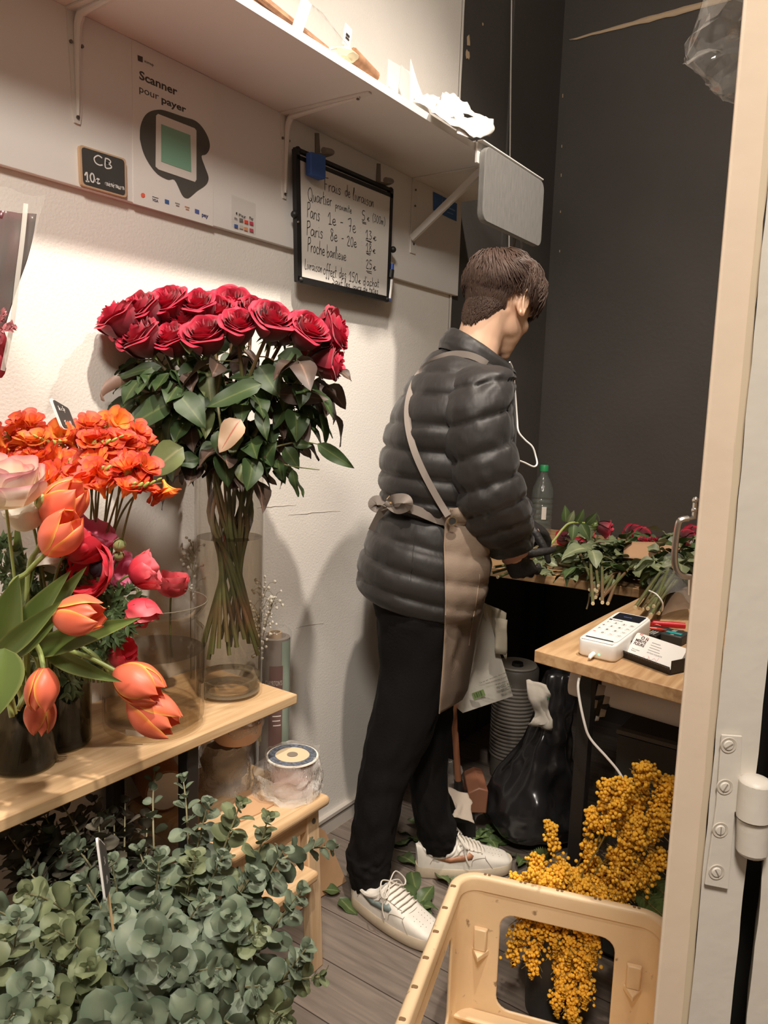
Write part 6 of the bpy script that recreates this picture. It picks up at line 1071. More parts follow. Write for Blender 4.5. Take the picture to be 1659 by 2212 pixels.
kn = onj(842, 1089, .012); bw = MB().add(ribbon([kn, onj(852, 1078, .03), onj(876, 1078, .035), onj(880, 1092, .03), onj(860, 1100, .02), kn], .026, -FWD+Z*.3)).add(ribbon([kn, V(826, 1083, 2.02), V(812, 1081, 2.03), V(806, 1090, 2.03), V(818, 1097, 2.03), kn], .028, -FWD+Z*.5)).add(ball(kn, .013, 10, 8, (1.2, .8, .9))).add(ribbon([kn, V(826, 1103, 2.0), V(815, 1122, 2.02), V(803, 1146, 2.04)], .02, -FWD)).add(ribbon([kn, onj(850, 1077, .012), onj(845, 1074, .014)], .014, -FWD))
ob('bow', bw, strap, man); ob('leather_loop', ribbon([onj(838, 1074, .01), onj(846, 1083, .012), onj(848, 1088, .01)], .012, -FWD), mat('leather', (206, 170, 126), .6), man)
gc = V(977, 1126, 1.872); ob('grommet', xf(lathe([(.0085, 0), (.0095, .0018), (.0125, .0018), (.0135, 0), (.0085, 0)], 28), Matrix.Translation(gc) @ dirm(-FWD+RGT*.2).to_4x4()), mat('brass', (206, 184, 150), .3, metal=1), man); ob('grommet_hole', xf(lathe([(0, .0004), (.0088, .0004)], 20), Matrix.Translation(gc) @ dirm(-FWD+RGT*.2).to_4x4()), ink, man)
# trainers
tr_w = mat('trainer', (226, 219, 208), .5, var=(30, .06), bump=(40, .05)); tr_s = mat('sole', (204, 188, 164), .6, var=(25, .1)); lace_m = mat('lace', (220, 212, 200), .8); stitch = mat('stitch', (160, 148, 134), .7)
def trainer(a, b_, mir, logo, lab):
    d = (b_-a); d.z = 0; d.normalize(); sdv = Vector((-d.y, d.x, 0)); M_ = Matrix(((d.x, sdv.x, 0, a.x), (d.y, sdv.y, 0, a.y), (0, 0, 1, .002), (0, 0, 0, 1))); L_ = .295
    def wid(x): u_ = x/L_; return (.034+.016*math.sin(min(1, max(0, (u_-.1)/.75))*PI*.62))*(1 if u_ < .9 else max(.0, 1-((u_-.9)/.1)**2*.45))*(1 if u_ > .06 else .72+.28*u_/.06)
    def outl(k=1.0, n=26, ex=.0):
        xs = [L_*(.5-.5*math.cos(PI*i/n)) for i in range(n+1)]; f = [(x, wid(x)*k*(math.sin(math.acos(max(-1, min(1, 2*x/L_-1))))**.38)) for x in xs]; return f+[(x, -y) for x, y in f[-2:0:-1]]
    R_ = [[M_ @ Vector((x+(k-1)*-.0, y*k, z+(.008*max(0, (x/L_-.75)/.25)**2 if z < .012 else .006*max(0, (x/L_-.75)/.25)**2))) for x, y in outl()] for k, z in ((.94, 0), (1.0, .004), (1.02, .016), (1.0, .030), (.96, .0325))]
    s_ = ob('shoe_sole', rings(R_), tr_s, man, smooth=50)
    def sec(x): u_ = x/L_; return (float(np.interp(u_, [0, .06, .18, .30, .42, .55, .70, .85, .95, 1], [.093, .096, .080, .078, .104, .088, .068, .056, .046, .030])), wid(x)*.95*(math.sin(math.acos(max(-1, min(1, 2*(x*.98+.003)/L_-1))))**.38))
    up = []
    for i in range(29):
        x = .004+(L_-.012)*(.5-.5*math.cos(PI*i/28)); h, w2 = sec(x); rr = []
        for j in range(25): t_ = PI*j/24; cs, sn = math.cos(t_), math.sin(t_); hh = .030+(h-.030)*(sn**.62); ww = w2*(abs(cs)**.62)*(1 if cs > 0 else -1)*(1-.18*sn*(x < .13)); rr.append(M_ @ Vector((x-(.006*sn if x < .02 else 0), ww, hh)))
        up.append(rr)
    sh_ = ob('shoe_upper', rings(up, False, False), tr_w, man, smooth=60)
    def surf(u_, t_, off=.0012):
        x = .004+(L_-.012)*u_; h, w2 = sec(x); cs, sn = math.cos(t_), math.sin(t_); return M_ @ Vector((x, w2*(abs(cs)**.62)*(1 if cs > 0 else -1)*(1-.18*sn*(x < .13))*1.0+off*(1 if cs > 0 else -1)*abs(cs), .030+(h-.030)*(abs(sn)**.62)+off*sn))
    tn = 1 if not mir else -1; T = (lambda t_: t_) if mir < 0 else (lambda t_: PI-t_)
    ob('shoe_collar', tube(spline([surf(.02, PI/2, .002), surf(.10, .75, .001), surf(.22, .62, .001), surf(.36, .8, .001), surf(.42, PI/2, .001), surf(.36, PI-.8, .001), surf(.22, PI-.62, .001), surf(.10, PI-.75, .001), surf(.02, PI/2, .002)], 6), .0062, 8), tr_w, sh_)
    sw = [surf(u_, T(t_), .0022) for u_, t_ in ((.14, .62), (.20, .40), (.32, .24), (.46, .24), (.55, .40), (.57, .66), (.525, .82), (.505, .62), (.45, .50), (.34, .48), (.22, .56))]; c_ = sum(sw, Vector())/len(sw); sw2 = [surf(.33, T(.28), .0026)]
    n_ = 6; ob('side_logo', MB().add((sw, [(0, 1, 10), (1, 2, 9, 10), (2, 3, 8, 9), (3, 4, 7, 8), (4, 5, 6, 7)])), logo, sh_, solid=.0015)
    sm = MB()
    for pts_ in (((.78, .0), (.72, .45), (.70, .8), (.72, PI/2), (.70, PI-.8), (.72, PI-.45), (.78, PI)), ((.40, .45), (.46, .85), (.62, 1.05), (.68, 1.2)), ((.40, PI-.45), (.46, PI-.85), (.62, PI-1.05), (.68, PI-1.2)), ((.55, .1), (.56, .35), (.62, .55), (.70, .75)), ((.55, PI-.1), (.56, PI-.35), (.62, PI-.55), (.70, PI-.75)), ((.12, .12), (.16, .4), (.28, .42), (.42, .5)), ((.12, PI-.12), (.16, PI-.4), (.28, PI-.42), (.42, PI-.5))): sm.add(tube(spline([surf(*p, .0008) for p in pts_], 5), .0009, 5))
    for i in range(5):
        for j in range(3+(i % 2)): sm.add(ball(surf(.76+.035*i, PI/2+(j-1.2)*.22, .0006), .0011, 6, 4))
    ob('stitching', sm, stitch, sh_); lm = MB()
    for k in range(6):
        u_ = .44+.045*k; lm.add(tube([surf(u_, 1.02, .003), surf(u_+.012, 1.3, .006), surf(u_+.02, PI/2, .007), surf(u_+.012, PI-1.3, .006), surf(u_, PI-1.02, .003)], .0032, 6, True, .6))
    k0 = surf(.43, PI/2, .012)
    for sg in (-1, 1): lm.add(tube(spline([k0, k0+sdv*sg*.03+Z*.012-d*.005, k0+sdv*sg*.05-Z*.012+d*.012, k0+sdv*sg*.035-Z*.02+d*.02, k0], 6), .0028, 6, True, .6)); lm.add(tube(spline([k0, k0+sdv*sg*.028+d*.01-Z*.006, surf(.48, .45 if sg > 0 else PI-.45, .006), surf(.52, .12 if sg > 0 else PI-.12, .006)], 5), .0026, 6, True, .6))
    ob('shoe_laces', lm, lace_m, sh_); return s_
a, b_ = at(750, 1966, z=0), at(866, 2034, z=0); dd = (b_-a).normalized(); nn = Vector((-dd.y, dd.x, 0)); nn = nn if nn.dot(FWD) > 0 else -nn
trainer(a+nn*.040-dd*.012, b_+nn*.040, 1, mat('logo_grey', (126, 140, 138), .5), '')
a, b_ = at(930, 1901, z=0), at(1085, 1893, z=0); dd = (b_-a).normalized(); nn = Vector((-dd.y, dd.x, 0)); nn = nn if nn.dot(FWD) > 0 else -nn
trainer(a+nn*.034-dd*.040, b_+nn*.034, 1, mat('logo_tan', (178, 124, 92), .5), '')
for nm, A_, w_ in (('sock', RA, .040), ('sock', LA, .038)): ob(nm, tube([A_+Z*.03, A_-Z*.06], [w_, w_*.95], 16), mat('sock', (24, 23, 24), .9), man)
# earphone lead
tag(ob('earphone_cord', tube(spline([V(px, py, d_) for px, py, d_ in ((1101, 782, 2.10), (1108, 800, 2.12), (1113, 850, 2.14), (1117, 905, 2.14), (1120, 932, 2.13), (1134, 950, 2.13), (1150, 965, 2.13), (1157, 985, 2.13), (1160, 1002, 2.12), (1152, 1008, 2.1), (1132, 999, 2.08), (1118, 996, 2.06), (1114, 1010, 2.06))], 6), .0026, 8), white_pl), 'white earphone cord dangling from the chin to the jacket front', 'cord')
# ---------------------------------------------------------------- eucalyptus in the foreground
euc = [mat('eucalyptus_a', None, .55, ramp=[(0, (118, 128, 106)), (1, (92, 108, 88))], var=(24, .16), trl=.12, noi=.14), mat('eucalyptus_b', None, .55, ramp=[(0, (120, 128, 94)), (1, (100, 110, 78))], var=(24, .16), trl=.12, noi=.14)]
est = mat('eucalyptus_stem', (134, 128, 96), .55); rn = random.Random(17)
bkc = Vector((.50, .74, 0)); bk_t = thing('flower_bucket', 'black bucket holding the eucalyptus in front of the stool', 'bucket', bkc)
ob('bucket', lathe([(0, .002), (.10, .002), (.13, .27), (.136, .275), (.134, .28), (.126, .272), (.097, .012), (0, .012)], 36, bkc), black, bk_t)
def eleaf(mb, o, d, up, r, seed, fold=.12):
    def p(U, v):
        u = U*2-1; y = v*2*r*1.02; w_ = r*math.sqrt(max(0, 1-(2*v-1)**2))*(1+.08*math.sin(seed)); x = u*w_; return M_ @ Vector((x, y+.002, fold*abs(x)-.10*r*(2*v-1)**2*1.5+.06*r*math.sin(seed+v*5+u*2)))
    M_ = lmat(o, d, up, .25*math.sin(seed*3)); mb.add(grid(p, 4, 9, lambda U, v: abs(U*2-1)))
def euc_branch(base, tip, label, R0, n, mi, bow, r_start=.35):
    t = thing('eucalyptus_branch', label, 'branch', base, 'eucalyptus branches in the bucket'); m_ = base*.45+tip*.55+bow; S = spline([base, base*.75+m_*.25+Z*.02, m_, tip*.6+m_*.4+bow*.25, tip], 10); ob('stem', tube(S, [.0032, .0022, .001], 6), est, t); mb = MB(); N = len(S)-1
    for k in range(n):
        f = r_start+(1-r_start)*k/(n-1); q = f*N; i = min(N-1, int(q)); p = S[i]*(1-(q-i))+S[i+1]*(q-i); tg = (S[i+1]-S[i]).normalized(); g = (k/(n-1)); r = R0*.93*(1.0-.62*g**2.2)*rn.uniform(.8, 1.15); a = (k % 2)*PI/2+rn.uniform(-.35, .35); s0 = tg.orthogonal().normalized(); s0 = Matrix.Rotation(a, 3, tg) @ s0
        for sg in (-1, 1):
            d = s0*sg+tg*(.15+.75*g**2)+Vector((rn.uniform(-.3, .3), rn.uniform(-.3, .3), rn.uniform(-.35, .15))); eleaf(mb, p, d, tg+TOC*.2+Vector((rn.uniform(-.4, .4), rn.uniform(-.4, .4), rn.uniform(-.4, .4))), r, rn.random()*6)
    for sg in (-1, 1): eleaf(mb, tip, s_dir+sg*s_dir.orthogonal()*.5 if (s_dir := (tip-S[-3]).normalized()) else 0, TOC, R0*.22, 1)
    mb.v = [(max(.008, p[0]), p[1], min(p[2], ZPL-.026) if p[0] < .33 and p[1] < 1.3 else p[2]) for p in mb.v]; ob('leaves', mb, euc[mi], t, smooth=180); return t
B0 = bkc+Z*.24
euc.append(mat('eucalyptus_shaded', None, .6, ramp=[(0, (92, 86, 72)), (1, (72, 68, 58))], var=(24, .2), noi=.14))  # leaf colour darkened to stand for the shade under the plank
tips = [(395, 1680, 1.30, .018, 'thin tip rising beside the black plank leg'), (450, 1735, 1.24, .024, 'rounded leaves against the black leg'), (520, 1735, 1.22, .027, 'brightest leaves reaching over the stool seat'), (580, 1765, 1.18, .024, 'tip over the stool front edge'), (720, 1830, 1.28, .019, 'long thin spray crossing the stool leg to the right'), (650, 1925, 1.12, .024, 'right side, pointing at the stool lower rail'), (610, 1840, 1.15, .026, 'right side, under the stool seat'), (690, 2110, 1.05, .025, 'lower right, over the floor'), (660, 2050, 1.06, .024, 'right side, above the lowest right branch'), (615, 2200, .98, .026, 'bottom right, stem pointing down'), (560, 2130, .98, .025, 'bottom, right of the middle'), (500, 1980, 1.02, .027, 'middle right of the bunch'), (440, 1940, 1.06, .022, 'centre with small pale tip'), (330, 2030, .92, .036, 'large round leaves in the centre of the bunch'), (375, 2090, .92, .033, 'large leaves below the centre'), (345, 1850, 1.16, .026, 'behind the black price tag, right'), (300, 1835, 1.2, .022, 'upright narrow leaves right of the price tag'), (240, 1860, 1.18, .026, 'behind the black price tag, left'), (180, 1900, 1.1, .026, 'upper left of the price tag'), (150, 1820, 1.22, .024, 'dark leaves under the plank'), (110, 1790, 1.3, .024, 'deep under the plank at the left'), (60, 1880, 1.15, .024, 'left, below the plank front'), (55, 1930, 1.02, .027, 'yellowish leaves at the left'), (120, 2010, .95, .030, 'pale pointed leaves left of the centre'), (40, 2060, .95, .027, 'left edge, stem lying flat'), (-20, 1960, 1.0, .03, 'cut by the left picture edge, upper'), (-15, 2150, .9, .03, 'cut by the left picture edge, lower'), (110, 2150, .88, .03, 'bottom left, stem lying flat'), (190, 2090, .93, .026, 'bottom left with young yellow tip'), (230, 2050, .98, .024, 'blue-green tip left of the centre'), (200, 2230, .85, .034, 'bottom edge, left of the middle'), (300, 2200, .86, .034, 'bottom edge, big dark leaves'), (420, 2200, .88, .03, 'bottom edge, middle'), (480, 2090, .95, .026, 'below the centre, right'), (545, 1890, 1.12, .026, 'dense leaves under the stool corner'), (480, 1850, 1.14, .025, 'dense leaves left of the stool corner'), (420, 1850, 1.15, .024, 'upper middle with pale bent leaves'), (330, 1950, 1.05, .026, 'middle, just right of the price tag stake'), (250, 1960, 1.04, .026, 'middle, just left of the price tag stake'), (560, 2010, 1.03, .024, 'yellow-green rosette at the right'), (30, 1760, 1.35, .022, 'furthest back under the plank'), (230, 1760, 1.36, .022, 'dark and far back under the plank'), (335, 1655, 1.42, .016, 'curled tip right below the plank edge'), (520, 2230, .92, .028, 'bottom edge, right of the middle'), (385, 2010, 1.0, .03, 'round leaves above the large centre ones'), (90, 2090, .98, .026, 'left, between the flat stems')]
for i, (px, py, d_, r_, w_) in enumerate(tips):
    tip = VX(px, py, d_, .03); a = i*2.4; b0 = B0+Vector((math.cos(a)*.06, math.sin(a)*.06, -.04))
    if i == 4: b0 = V(500, 1960, 1.1)
    if tip.x < .33 and tip.y < 1.3: tip.z = min(tip.z, ZPL-.05)
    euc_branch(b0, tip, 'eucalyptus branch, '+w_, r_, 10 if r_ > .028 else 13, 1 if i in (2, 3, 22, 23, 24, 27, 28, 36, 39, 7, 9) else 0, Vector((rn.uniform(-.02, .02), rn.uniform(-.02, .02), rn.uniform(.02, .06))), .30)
bk2 = Vector((.42, .47, 0)); b2 = thing('flower_bucket', 'second black bucket of eucalyptus near the left picture edge', 'bucket', bk2); ob('bucket', lathe([(0, .002), (.10, .002), (.125, .24), (.131, .245), (.129, .25), (.121, .242), (.097, .012), (0, .012)], 36, bk2), black, b2)
for i, (px, py, d_, r_, w_) in enumerate(((40, 1985, .92, .026, 'pointing right from the left edge'), (10, 2030, .9, .026, 'middle of the left edge'), (70, 2120, .86, .028, 'low at the left, pointing right'), (-20, 2080, .86, .028, 'low at the left edge'), (30, 2190, .82, .03, 'bottom left corner'), (110, 2210, .82, .03, 'bottom edge near the left corner'))): tip = VX(px, py, d_, .03); euc_branch(bk2+Vector((math.cos(i)*.05, math.sin(i)*.05, .2)), tip, 'eucalyptus branch from the left bucket, '+w_, r_, 11, i % 2, Vector((0, 0, .04)), .3)['group'] = 'eucalyptus in the left bucket'
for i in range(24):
    px, py, d_ = -10+i*14+rn.uniform(-8, 8), 1715+(i*53) % 130+max(0, 60-i*6), 1.24+.22*rn.random(); tip = VX(px, py, d_, .03); tip.z = min(tip.z, ZPL-.05); euc_branch(B0+Vector((-.06+rn.uniform(-.04, .04), rn.uniform(-.06, .06), 0)), tip, 'eucalyptus branch under the plank, its shade put into the leaf colour', .024, 12, 2, Vector((0, 0, .03)), .3)['group'] = 'shade-coloured eucalyptus under the plank'
price_tag('price_tag', (((229, 1942), 0), ((238, 1915), .045), ((226, 1830), .05), ((212, 1812), .005)), 1.0, 'narrow black price tag standing among the eucalyptus', [('3E', .1, .5, .14), ('12E', .15, .2, .12)])

# ---------------------------------------------------------------- mimosa behind the crate
mim = mat('mimosa', (244, 186, 58), .8, var=(70, .16), noi=.10); mst = mat('mimosa_stem', (130, 112, 60), .6); mlf = mat('mimosa_leaf', (78, 94, 56), .55, var=(40, .2)); rn = random.Random(41)
mc = V(1194, 2150, 1.595); mc = Vector((mc.x, mc.y, 0)); mbk = thing('flower_bucket', 'black bucket full of yellow mimosa behind the crate', 'bucket', mc); ob('bucket', lathe([(0, .002), (.062, .002), (.075, .285), (.079, .29), (.077, .294), (.072, .288), (.06, .012), (0, .012)], 32, mc), mat('bucket_grey', (58, 56, 54), .5), mbk)
ico = bmesh.new(); bmesh.ops.create_icosphere(ico, subdivisions=2, radius=1); IV = [v.co.copy() for v in ico.verts]; IF = [tuple(v.index for v in f.verts) for f in ico.faces]; ico.free()
KMi = KM.inverted()
def dk(px): return 1.538-(px-986)/467*.174
def behind(c):
    q = KMi @ Vector(c)
    if q.y > -.006 and q.z < ZK+.012 and -.02 < q.x < WK+.02: q.y = -.006-.012*rn.random(); return KM @ q
    return Vector(c)
def mimosa(base, tip, lab, dens_, spread, bow, rs=.35):
    t = thing('mimosa_branch', lab, 'branch', base, 'yellow mimosa branches'); m_ = base*.5+tip*.5+bow; S = [behind(p_) for p_ in spline([base, m_, tip*.7+m_*.3+bow*.3, tip], 9)]; sm_ = MB().add(tube(S, [.0026, .0014, .0008], 5)); pm = MB(); L_ = (tip-base).length; N = len(S)-1; n = int(dens_*.95*L_*(1-rs)/.02)
    for k in range(n):
        f = rs+(1-rs)*(k+rn.random())/n; q = f*N; i = min(N-1, int(q)); p = S[i]*(1-(q-i))+S[i+1]*(q-i); tg = (S[i+1]-S[i]).normalized(); a = rn.random()*2*PI; s0 = Matrix.Rotation(a, 3, tg) @ tg.orthogonal().normalized(); l = spread*1.75*rn.uniform(.35, 1.1)*(1.1-.5*f); d = (s0+tg*.7+Vector((0, 0, -.15))).normalized(); P = [p+d*l*u_-Z*l*.25*u_*u_ for u_ in (0, .5, 1)]; P = [behind(p_) for p_ in P]; sm_.add(tube(P, .0006, 4))
        for b_ in range(rn.randint(3, 6)):
            u_ = (b_+1)/7; c = p+d*l*u_-Z*l*.25*u_*u_+Vector((rn.uniform(-1, 1), rn.uniform(-1, 1), rn.uniform(-1, 1)))*.010; c = behind(c); r = rn.uniform(.0031, .0044); pm.add(([c+v*r for v in IV], IF))
    for b_ in range(5): pm.add(([S[-1]+Vector((rn.uniform(-.006, .006), rn.uniform(-.006, .006), -.007*b_))+v*.0036 for v in IV], IF))
    ob('stem', sm_, mst, t); o = ob('pompoms', pm, mim, t, smooth=180); o['kind'] = 'stuff'
mb0 = mc+Z*.27
MT = [(1440, 1690, 1.50, 9, .03, 'top right by the door edge'), (1395, 1660, 1.50, 10, .03, 'tallest, below the white cable'), (1345, 1690, 1.48, 7, .026, 'upper left, under the cable end'), (1305, 1695, 1.50, 4, .016, 'thin upper spray pointing left'), (1430, 1760, 1.48, 11, .034, 'upper right, dense'), (1370, 1780, 1.48, 11, .034, 'middle of the tall clump'), (1280, 1757, 1.52, 4, .016, 'thin spray across the black counter leg'), (1425, 1850, 1.48, 8, .03, 'right, beside the door edge'), (1340, 1850, 1.48, 11, .034, 'lower middle of the tall clump'), (1385, 1890, 1.47, 8, .03, 'lower right of the tall clump'), (1186, 1780, 1.56, 4, .014, 'slender upright spike'), (1270, 1828, 1.53, 4, .016, 'thin spray right of the spike'), (1160, 1860, 1.55, 8, .026, 'left, beside the white trainer'), (1115, 1900, 1.54, 8, .022, 'furthest left over the crate rim'), (1210, 1880, 1.52, 11, .03, 'centre left above the crate rim'), (1260, 1910, 1.50, 12, .032, 'centre above the crate rim'), (1300, 1935, 1.48, 12, .03, 'right of centre above the crate rim'), (1345, 1930, 1.48, 8, .026, 'right, near the serrated leaves'), (1180, 1905, 1.50, 10, .03, 'low over the crate rim, left'), (1240, 1890, 1.54, 10, .03, 'behind the centre branches'), (1310, 1900, 1.52, 9, .03, 'between the clump and the centre'), (1150, 1890, 1.50, 8, .024, 'low at the left end over the rim'), (1290, 1870, 1.55, 7, .03, 'deep, under the tall clump'), (1380, 1720, 1.52, 8, .034, 'inside the tall clump')]
for i, (px, py, d_, dn, sp, w_) in enumerate(MT):
    tip = V(px, py, max(d_, dk(px)+.035)); a = i*2.4; b0 = mb0+Vector((math.cos(a)*.04, math.sin(a)*.04, -.02)); mimosa(b0, tip, 'yellow mimosa branch, '+w_, dn, sp, TOC*.03+Z*.03+RGT*((px-1230)/8000), .42 if py < 1800 else .30)
for i, (px, py, d_, dn, sp, w_) in enumerate(((1125, 2020, 1.50, 10, .03, 'hanging left inside the crate opening'), (1150, 2085, 1.50, 10, .026, 'drooping lowest at the left, seen through the crate'), (1200, 2040, 1.47, 9, .03, 'middle, seen through the crate opening'), (1255, 2010, 1.47, 11, .03, 'upper right, seen through the crate opening'), (1270, 2080, 1.46, 9, .028, 'right, seen through the crate opening'), (1220, 2130, 1.46, 12, .03, 'hanging over the bucket front'), (1235, 2200, 1.455, 12, .028, 'hanging lowest over the bucket'), (1170, 2010, 1.5, 10, .03, 'upper left, seen through the crate opening'), (1110, 2060, 1.5, 8, .028, 'at the left side of the crate opening'), (1230, 2060, 1.5, 12, .034, 'centre of the crate opening'), (1285, 2050, 1.5, 10, .03, 'at the right side of the crate opening'), (1265, 2150, 1.5, 10, .03, 'hanging right of the lowest one'), (1205, 2170, 1.5, 9, .026, 'hanging left of the lowest one'))):
    tip = V(px, py, dk(px)+.035); b0 = mb0+(tip-mb0)*.1; b0.z = mb0.z+.03; mimosa(b0, tip, 'yellow mimosa branch, '+w_, dn, sp, Z*.07, .2)
for i, (px, py, d_, s_, lab) in enumerate(((1298, 1815, 1.56, .05, 'feathery mimosa leaf against the grey cabinet'), (1405, 1905, 1.5, .05, 'green serrated leaf beside the door edge'), (1400, 1950, 1.47, .055, 'lowest green serrated leaf beside the door edge'), (1205, 2010, 1.50, .05, 'feathery leaf seen through the crate opening'), (1160, 1860, 1.58, .045, 'serrated leaf behind the mimosa spike'), (1250, 2060, 1.5, .04, 'dark feathery leaf in the crate opening'))):
    c = V(px, py, max(d_, dk(px)+.05)); t = thing('mimosa_leaf', lab, 'leaf', c); mb = MB(); ax = RGT*(-.3 if i == 0 else .6)+Z*(.8 if i in (0, 4) else -.4)+TOC*.3; ax.normalize(); sd_ = ax.cross(TOC).normalized()
    for k in range(13):
        u_ = k/12; p = c+ax*s_*(u_-.4)*1.6; l = s_*.62*math.sin(PI*(.18+.75*u_))
        for sg in (-1, 1): mb.add(leaf(l, l*(.16 if i in (0, 3, 5) else .42), lmat(p, sd_*sg+ax*.7, TOC, .2*sg), .2, .25, nv=4, nu=2))
    ob('leaflets', mb, mlf if i != 1 and i != 2 else mat('mimosa_leaf2', (98, 116, 62), .5, var=(40, .2)), t, smooth=180); ob('midrib', tube([c-ax*s_*.8, c+ax*s_], .0012, 5), mst, t)

# ---------------------------------------------------------------- cut roses on the work table
rn = random.Random(63); cut = mat('cut_end', (236, 220, 178), .7); tl_ = mat('cut_leaf', None, .5, ramp=[(0, (172, 176, 138)), (.15, (134, 142, 106)), (1, (116, 126, 92))], var=(30, .2), trl=.1); tl2 = mat('cut_leaf2', None, .45, ramp=[(0, (130, 142, 96)), (.15, (86, 104, 62)), (1, (70, 90, 52))], var=(30, .2)); GREENS = [tl_, tl2, tl2, stem_m]
def lay(end, head, lab, k, grp, lv, bloom=True, rise=.02, cuts=True, sz=.072, low=.865):
    global leaf_g, leaf_b, leaf_o
    t = thing('cut_rose', lab, 'rose', end, grp); m_ = (end+head)/2+Z*rise; S = spline([end, m_, head], 8); ob('stem', tube(S, [.0046, .0042, .0034], 7), stem_m, t); dv_ = (S[0]-S[1]).normalized()
    if cuts: ob('cut_end', tube([S[0]-dv_*.001, S[0]+dv_*.0012], .0047, 10), cut, t)
    if bloom: hd = (S[-1]-S[-2]).normalized(); place('bloom', BLOOMS[k % 4], t, mpos(S[-1]-hd*.01, hd, rn.random()*6, .75))
    mb = MB()
    for f in lv:
        q = S[min(len(S)-2, int(f*(len(S)-1)))]; a = rn.random()*2*PI; d = Vector((math.cos(a), math.sin(a), rn.uniform(-.1, .9)))+(head-end).normalized()*.5; spray(mb, q, d, rn.choice((3, 5)), rn, sz*rn.uniform(.8, 1.2), rn.choice((0, 0, 1)), rn.uniform(.1, .5))
    mb.v = [(p[0], min(p[1], YB-.01), max(p[2], low-.01) if p[1] > 2.3 else p[2]) for p in mb.v]
    if mb.v: ob('leaves', mb, GREENS, t, smooth=180)
    return t
for i in range(13):
    ex_, ey_ = 1262+rn.uniform(0, 52), 1262+rn.uniform(0, 42); e = at(ex_, ey_, z=.862+.03*rn.random()); h = Vector((.30+.035*i+rn.uniform(-.05, .05), 3.0+rn.uniform(-.1, .12), .90+.02*rn.random())); h = e+(h-e)*.9+Z*.02; h.z = .89+rn.random()*.04
    lay(e, h, 'cut red rose in the loose left pile on the work table', i, 'roses in the left pile on the work table', [.36, .46, .56, .66, .78], i % 3 == 0, .03)
for i in range(15):
    ex_, ey_ = 1358+rn.uniform(0, 66), 1280+rn.uniform(0, 52); e = at(ex_, ey_, z=.866+.04*rn.random()); h = Vector((.86+rn.uniform(-.12, .12), 2.75+rn.uniform(-.1, .1), .91+rn.random()*.05)); lay(e, h, 'cut red rose in the tied right bundle beside the door edge', i, 'roses in the tied right bundle', [.42, .54, .66, .78, .9], i % 4 == 0, .03)
for i, (a, b_, w_) in enumerate((((1062, 1238), (1240, 1186), 'with its red head left of the pile, by the bottle'), ((1068, 1225), (1285, 1190), 'lying nearest the gloved hand with red head right of it'), ((1075, 1247), (1200, 1195), 'trimmed short under the gloved hand'))): lay(at(*a, z=.865+.012*i), V(b_[0], b_[1], 2.70), 'cut red rose '+w_, i, None, [.4, .55, .7, .85], i < 2, .0, sz=.05)
# loose stripped leaves between the piles
for i in range(70):
    px, py = rn.uniform(1130, 1480), rn.uniform(1188, 1250); p = at(px, py, z=.858+rn.random()*.03)
    if p.y > 3.2: continue
    a = rn.random()*2*PI; mb = MB().add(leaf(.06*rn.uniform(.7, 1.3), .042*rn.uniform(.8, 1.2), lmat(p+Z*.004, Vector((math.cos(a), math.sin(a), rn.uniform(-.05, .5))), Z, rn.uniform(-.5, .5)), .2, .25)); mb.v = [(q_[0], min(q_[1], 3.28), max(q_[2], .852)) for q_ in mb.v]; tag(ob('rose_leaf', mb, GREENS[i % 2], smooth=180), 'stripped green rose leaf lying on the work table', 'leaf', 'stripped leaves on the work table')
# the rose held in the gloved hand
a = kL+(V(1204, 1160, 2.36)-kL); hr = thing('held_rose', 'red rose held out in the gloved left hand', 'rose', a); S = spline([V(1150, 1208, 2.28), V(1190, 1175, 2.33), V(1215, 1143, 2.36), V(1232, 1130, 2.37), V(1262, 1130, 2.38), V(1288, 1137, 2.38)], 6); ob('stem', tube(S, .0036, 7), mat('stem_light', (150, 160, 90), .5), hr)
hd = RGT*.95-Z*.25+TOC*.1; place('bloom', BLOOMS[3], hr, mpos(V(1288, 1136, 2.38), hd, 1, .72)); place('sepals', SEP, hr, mpos(V(1287, 1136, 2.38), hd, 0, 1.6)); mb = MB()
for px, py, dx, dz, l in ((1222, 1128, -.1, 1, .055), (1226, 1130, .4, .9, .045), (1245, 1130, .3, .7, .05), (1255, 1130, .4, -.8, .06), (1265, 1132, .5, .6, .05), (1240, 1132, -.1, -.9, .055), (1270, 1134, .2, -.9, .045)): mb.add(leaf(l, l*.62, lmat(V(px, py, 2.375), RGT*dx+Z*dz+TOC*.3, TOC, .2), .25, .2), 0 if l < .05 else 1)
ob('leaves', mb, GREENS, hr, smooth=180)
# kraft wrap with roses, cellophane bundle wrap, paper
kw = thing('wrapped_roses', 'kraft paper wrap with red rose heads showing at the back of the table', 'bouquet', V(1410, 1185, 2.75)); kq = [V(1345, 1203, 2.30), V(1470, 1212, 2.30), V(1468, 1172, 2.38), V(1352, 1168, 2.38)]; ob('kraft_sheet', crumple(grid(lambda u, v: (kq[0]*(1-u)+kq[1]*u)*(1-v)+(kq[3]*(1-u)+kq[2]*u)*v+TOC*.02*math.sin(u*3), 10, 5), .006, 9, 2), mat('kraft_wrap', (178, 140, 106), .8), kw, solid=.001)
ob('kraft_back', crumple(grid(lambda u, v: (kq[3]*(1-u)+kq[2]*u)*(1-v)+(V(1350, 1182, 2.6)*(1-u)+V(1470, 1187, 2.6)*u)*v-Z*.02, 10, 4), .006, 9, 5), mat('kraft_wrap', (178, 140, 106), .8), kw, solid=.001)
for i, px in enumerate((1386, 1404, 1424, 1446, 1466, 1476)): place('bloom', BLOOMS[i % 4], kw, mpos(V(px, 1183+(i == 5)*10, 2.50), RGT*.3+Z*.9+TOC*.2, i, .5))
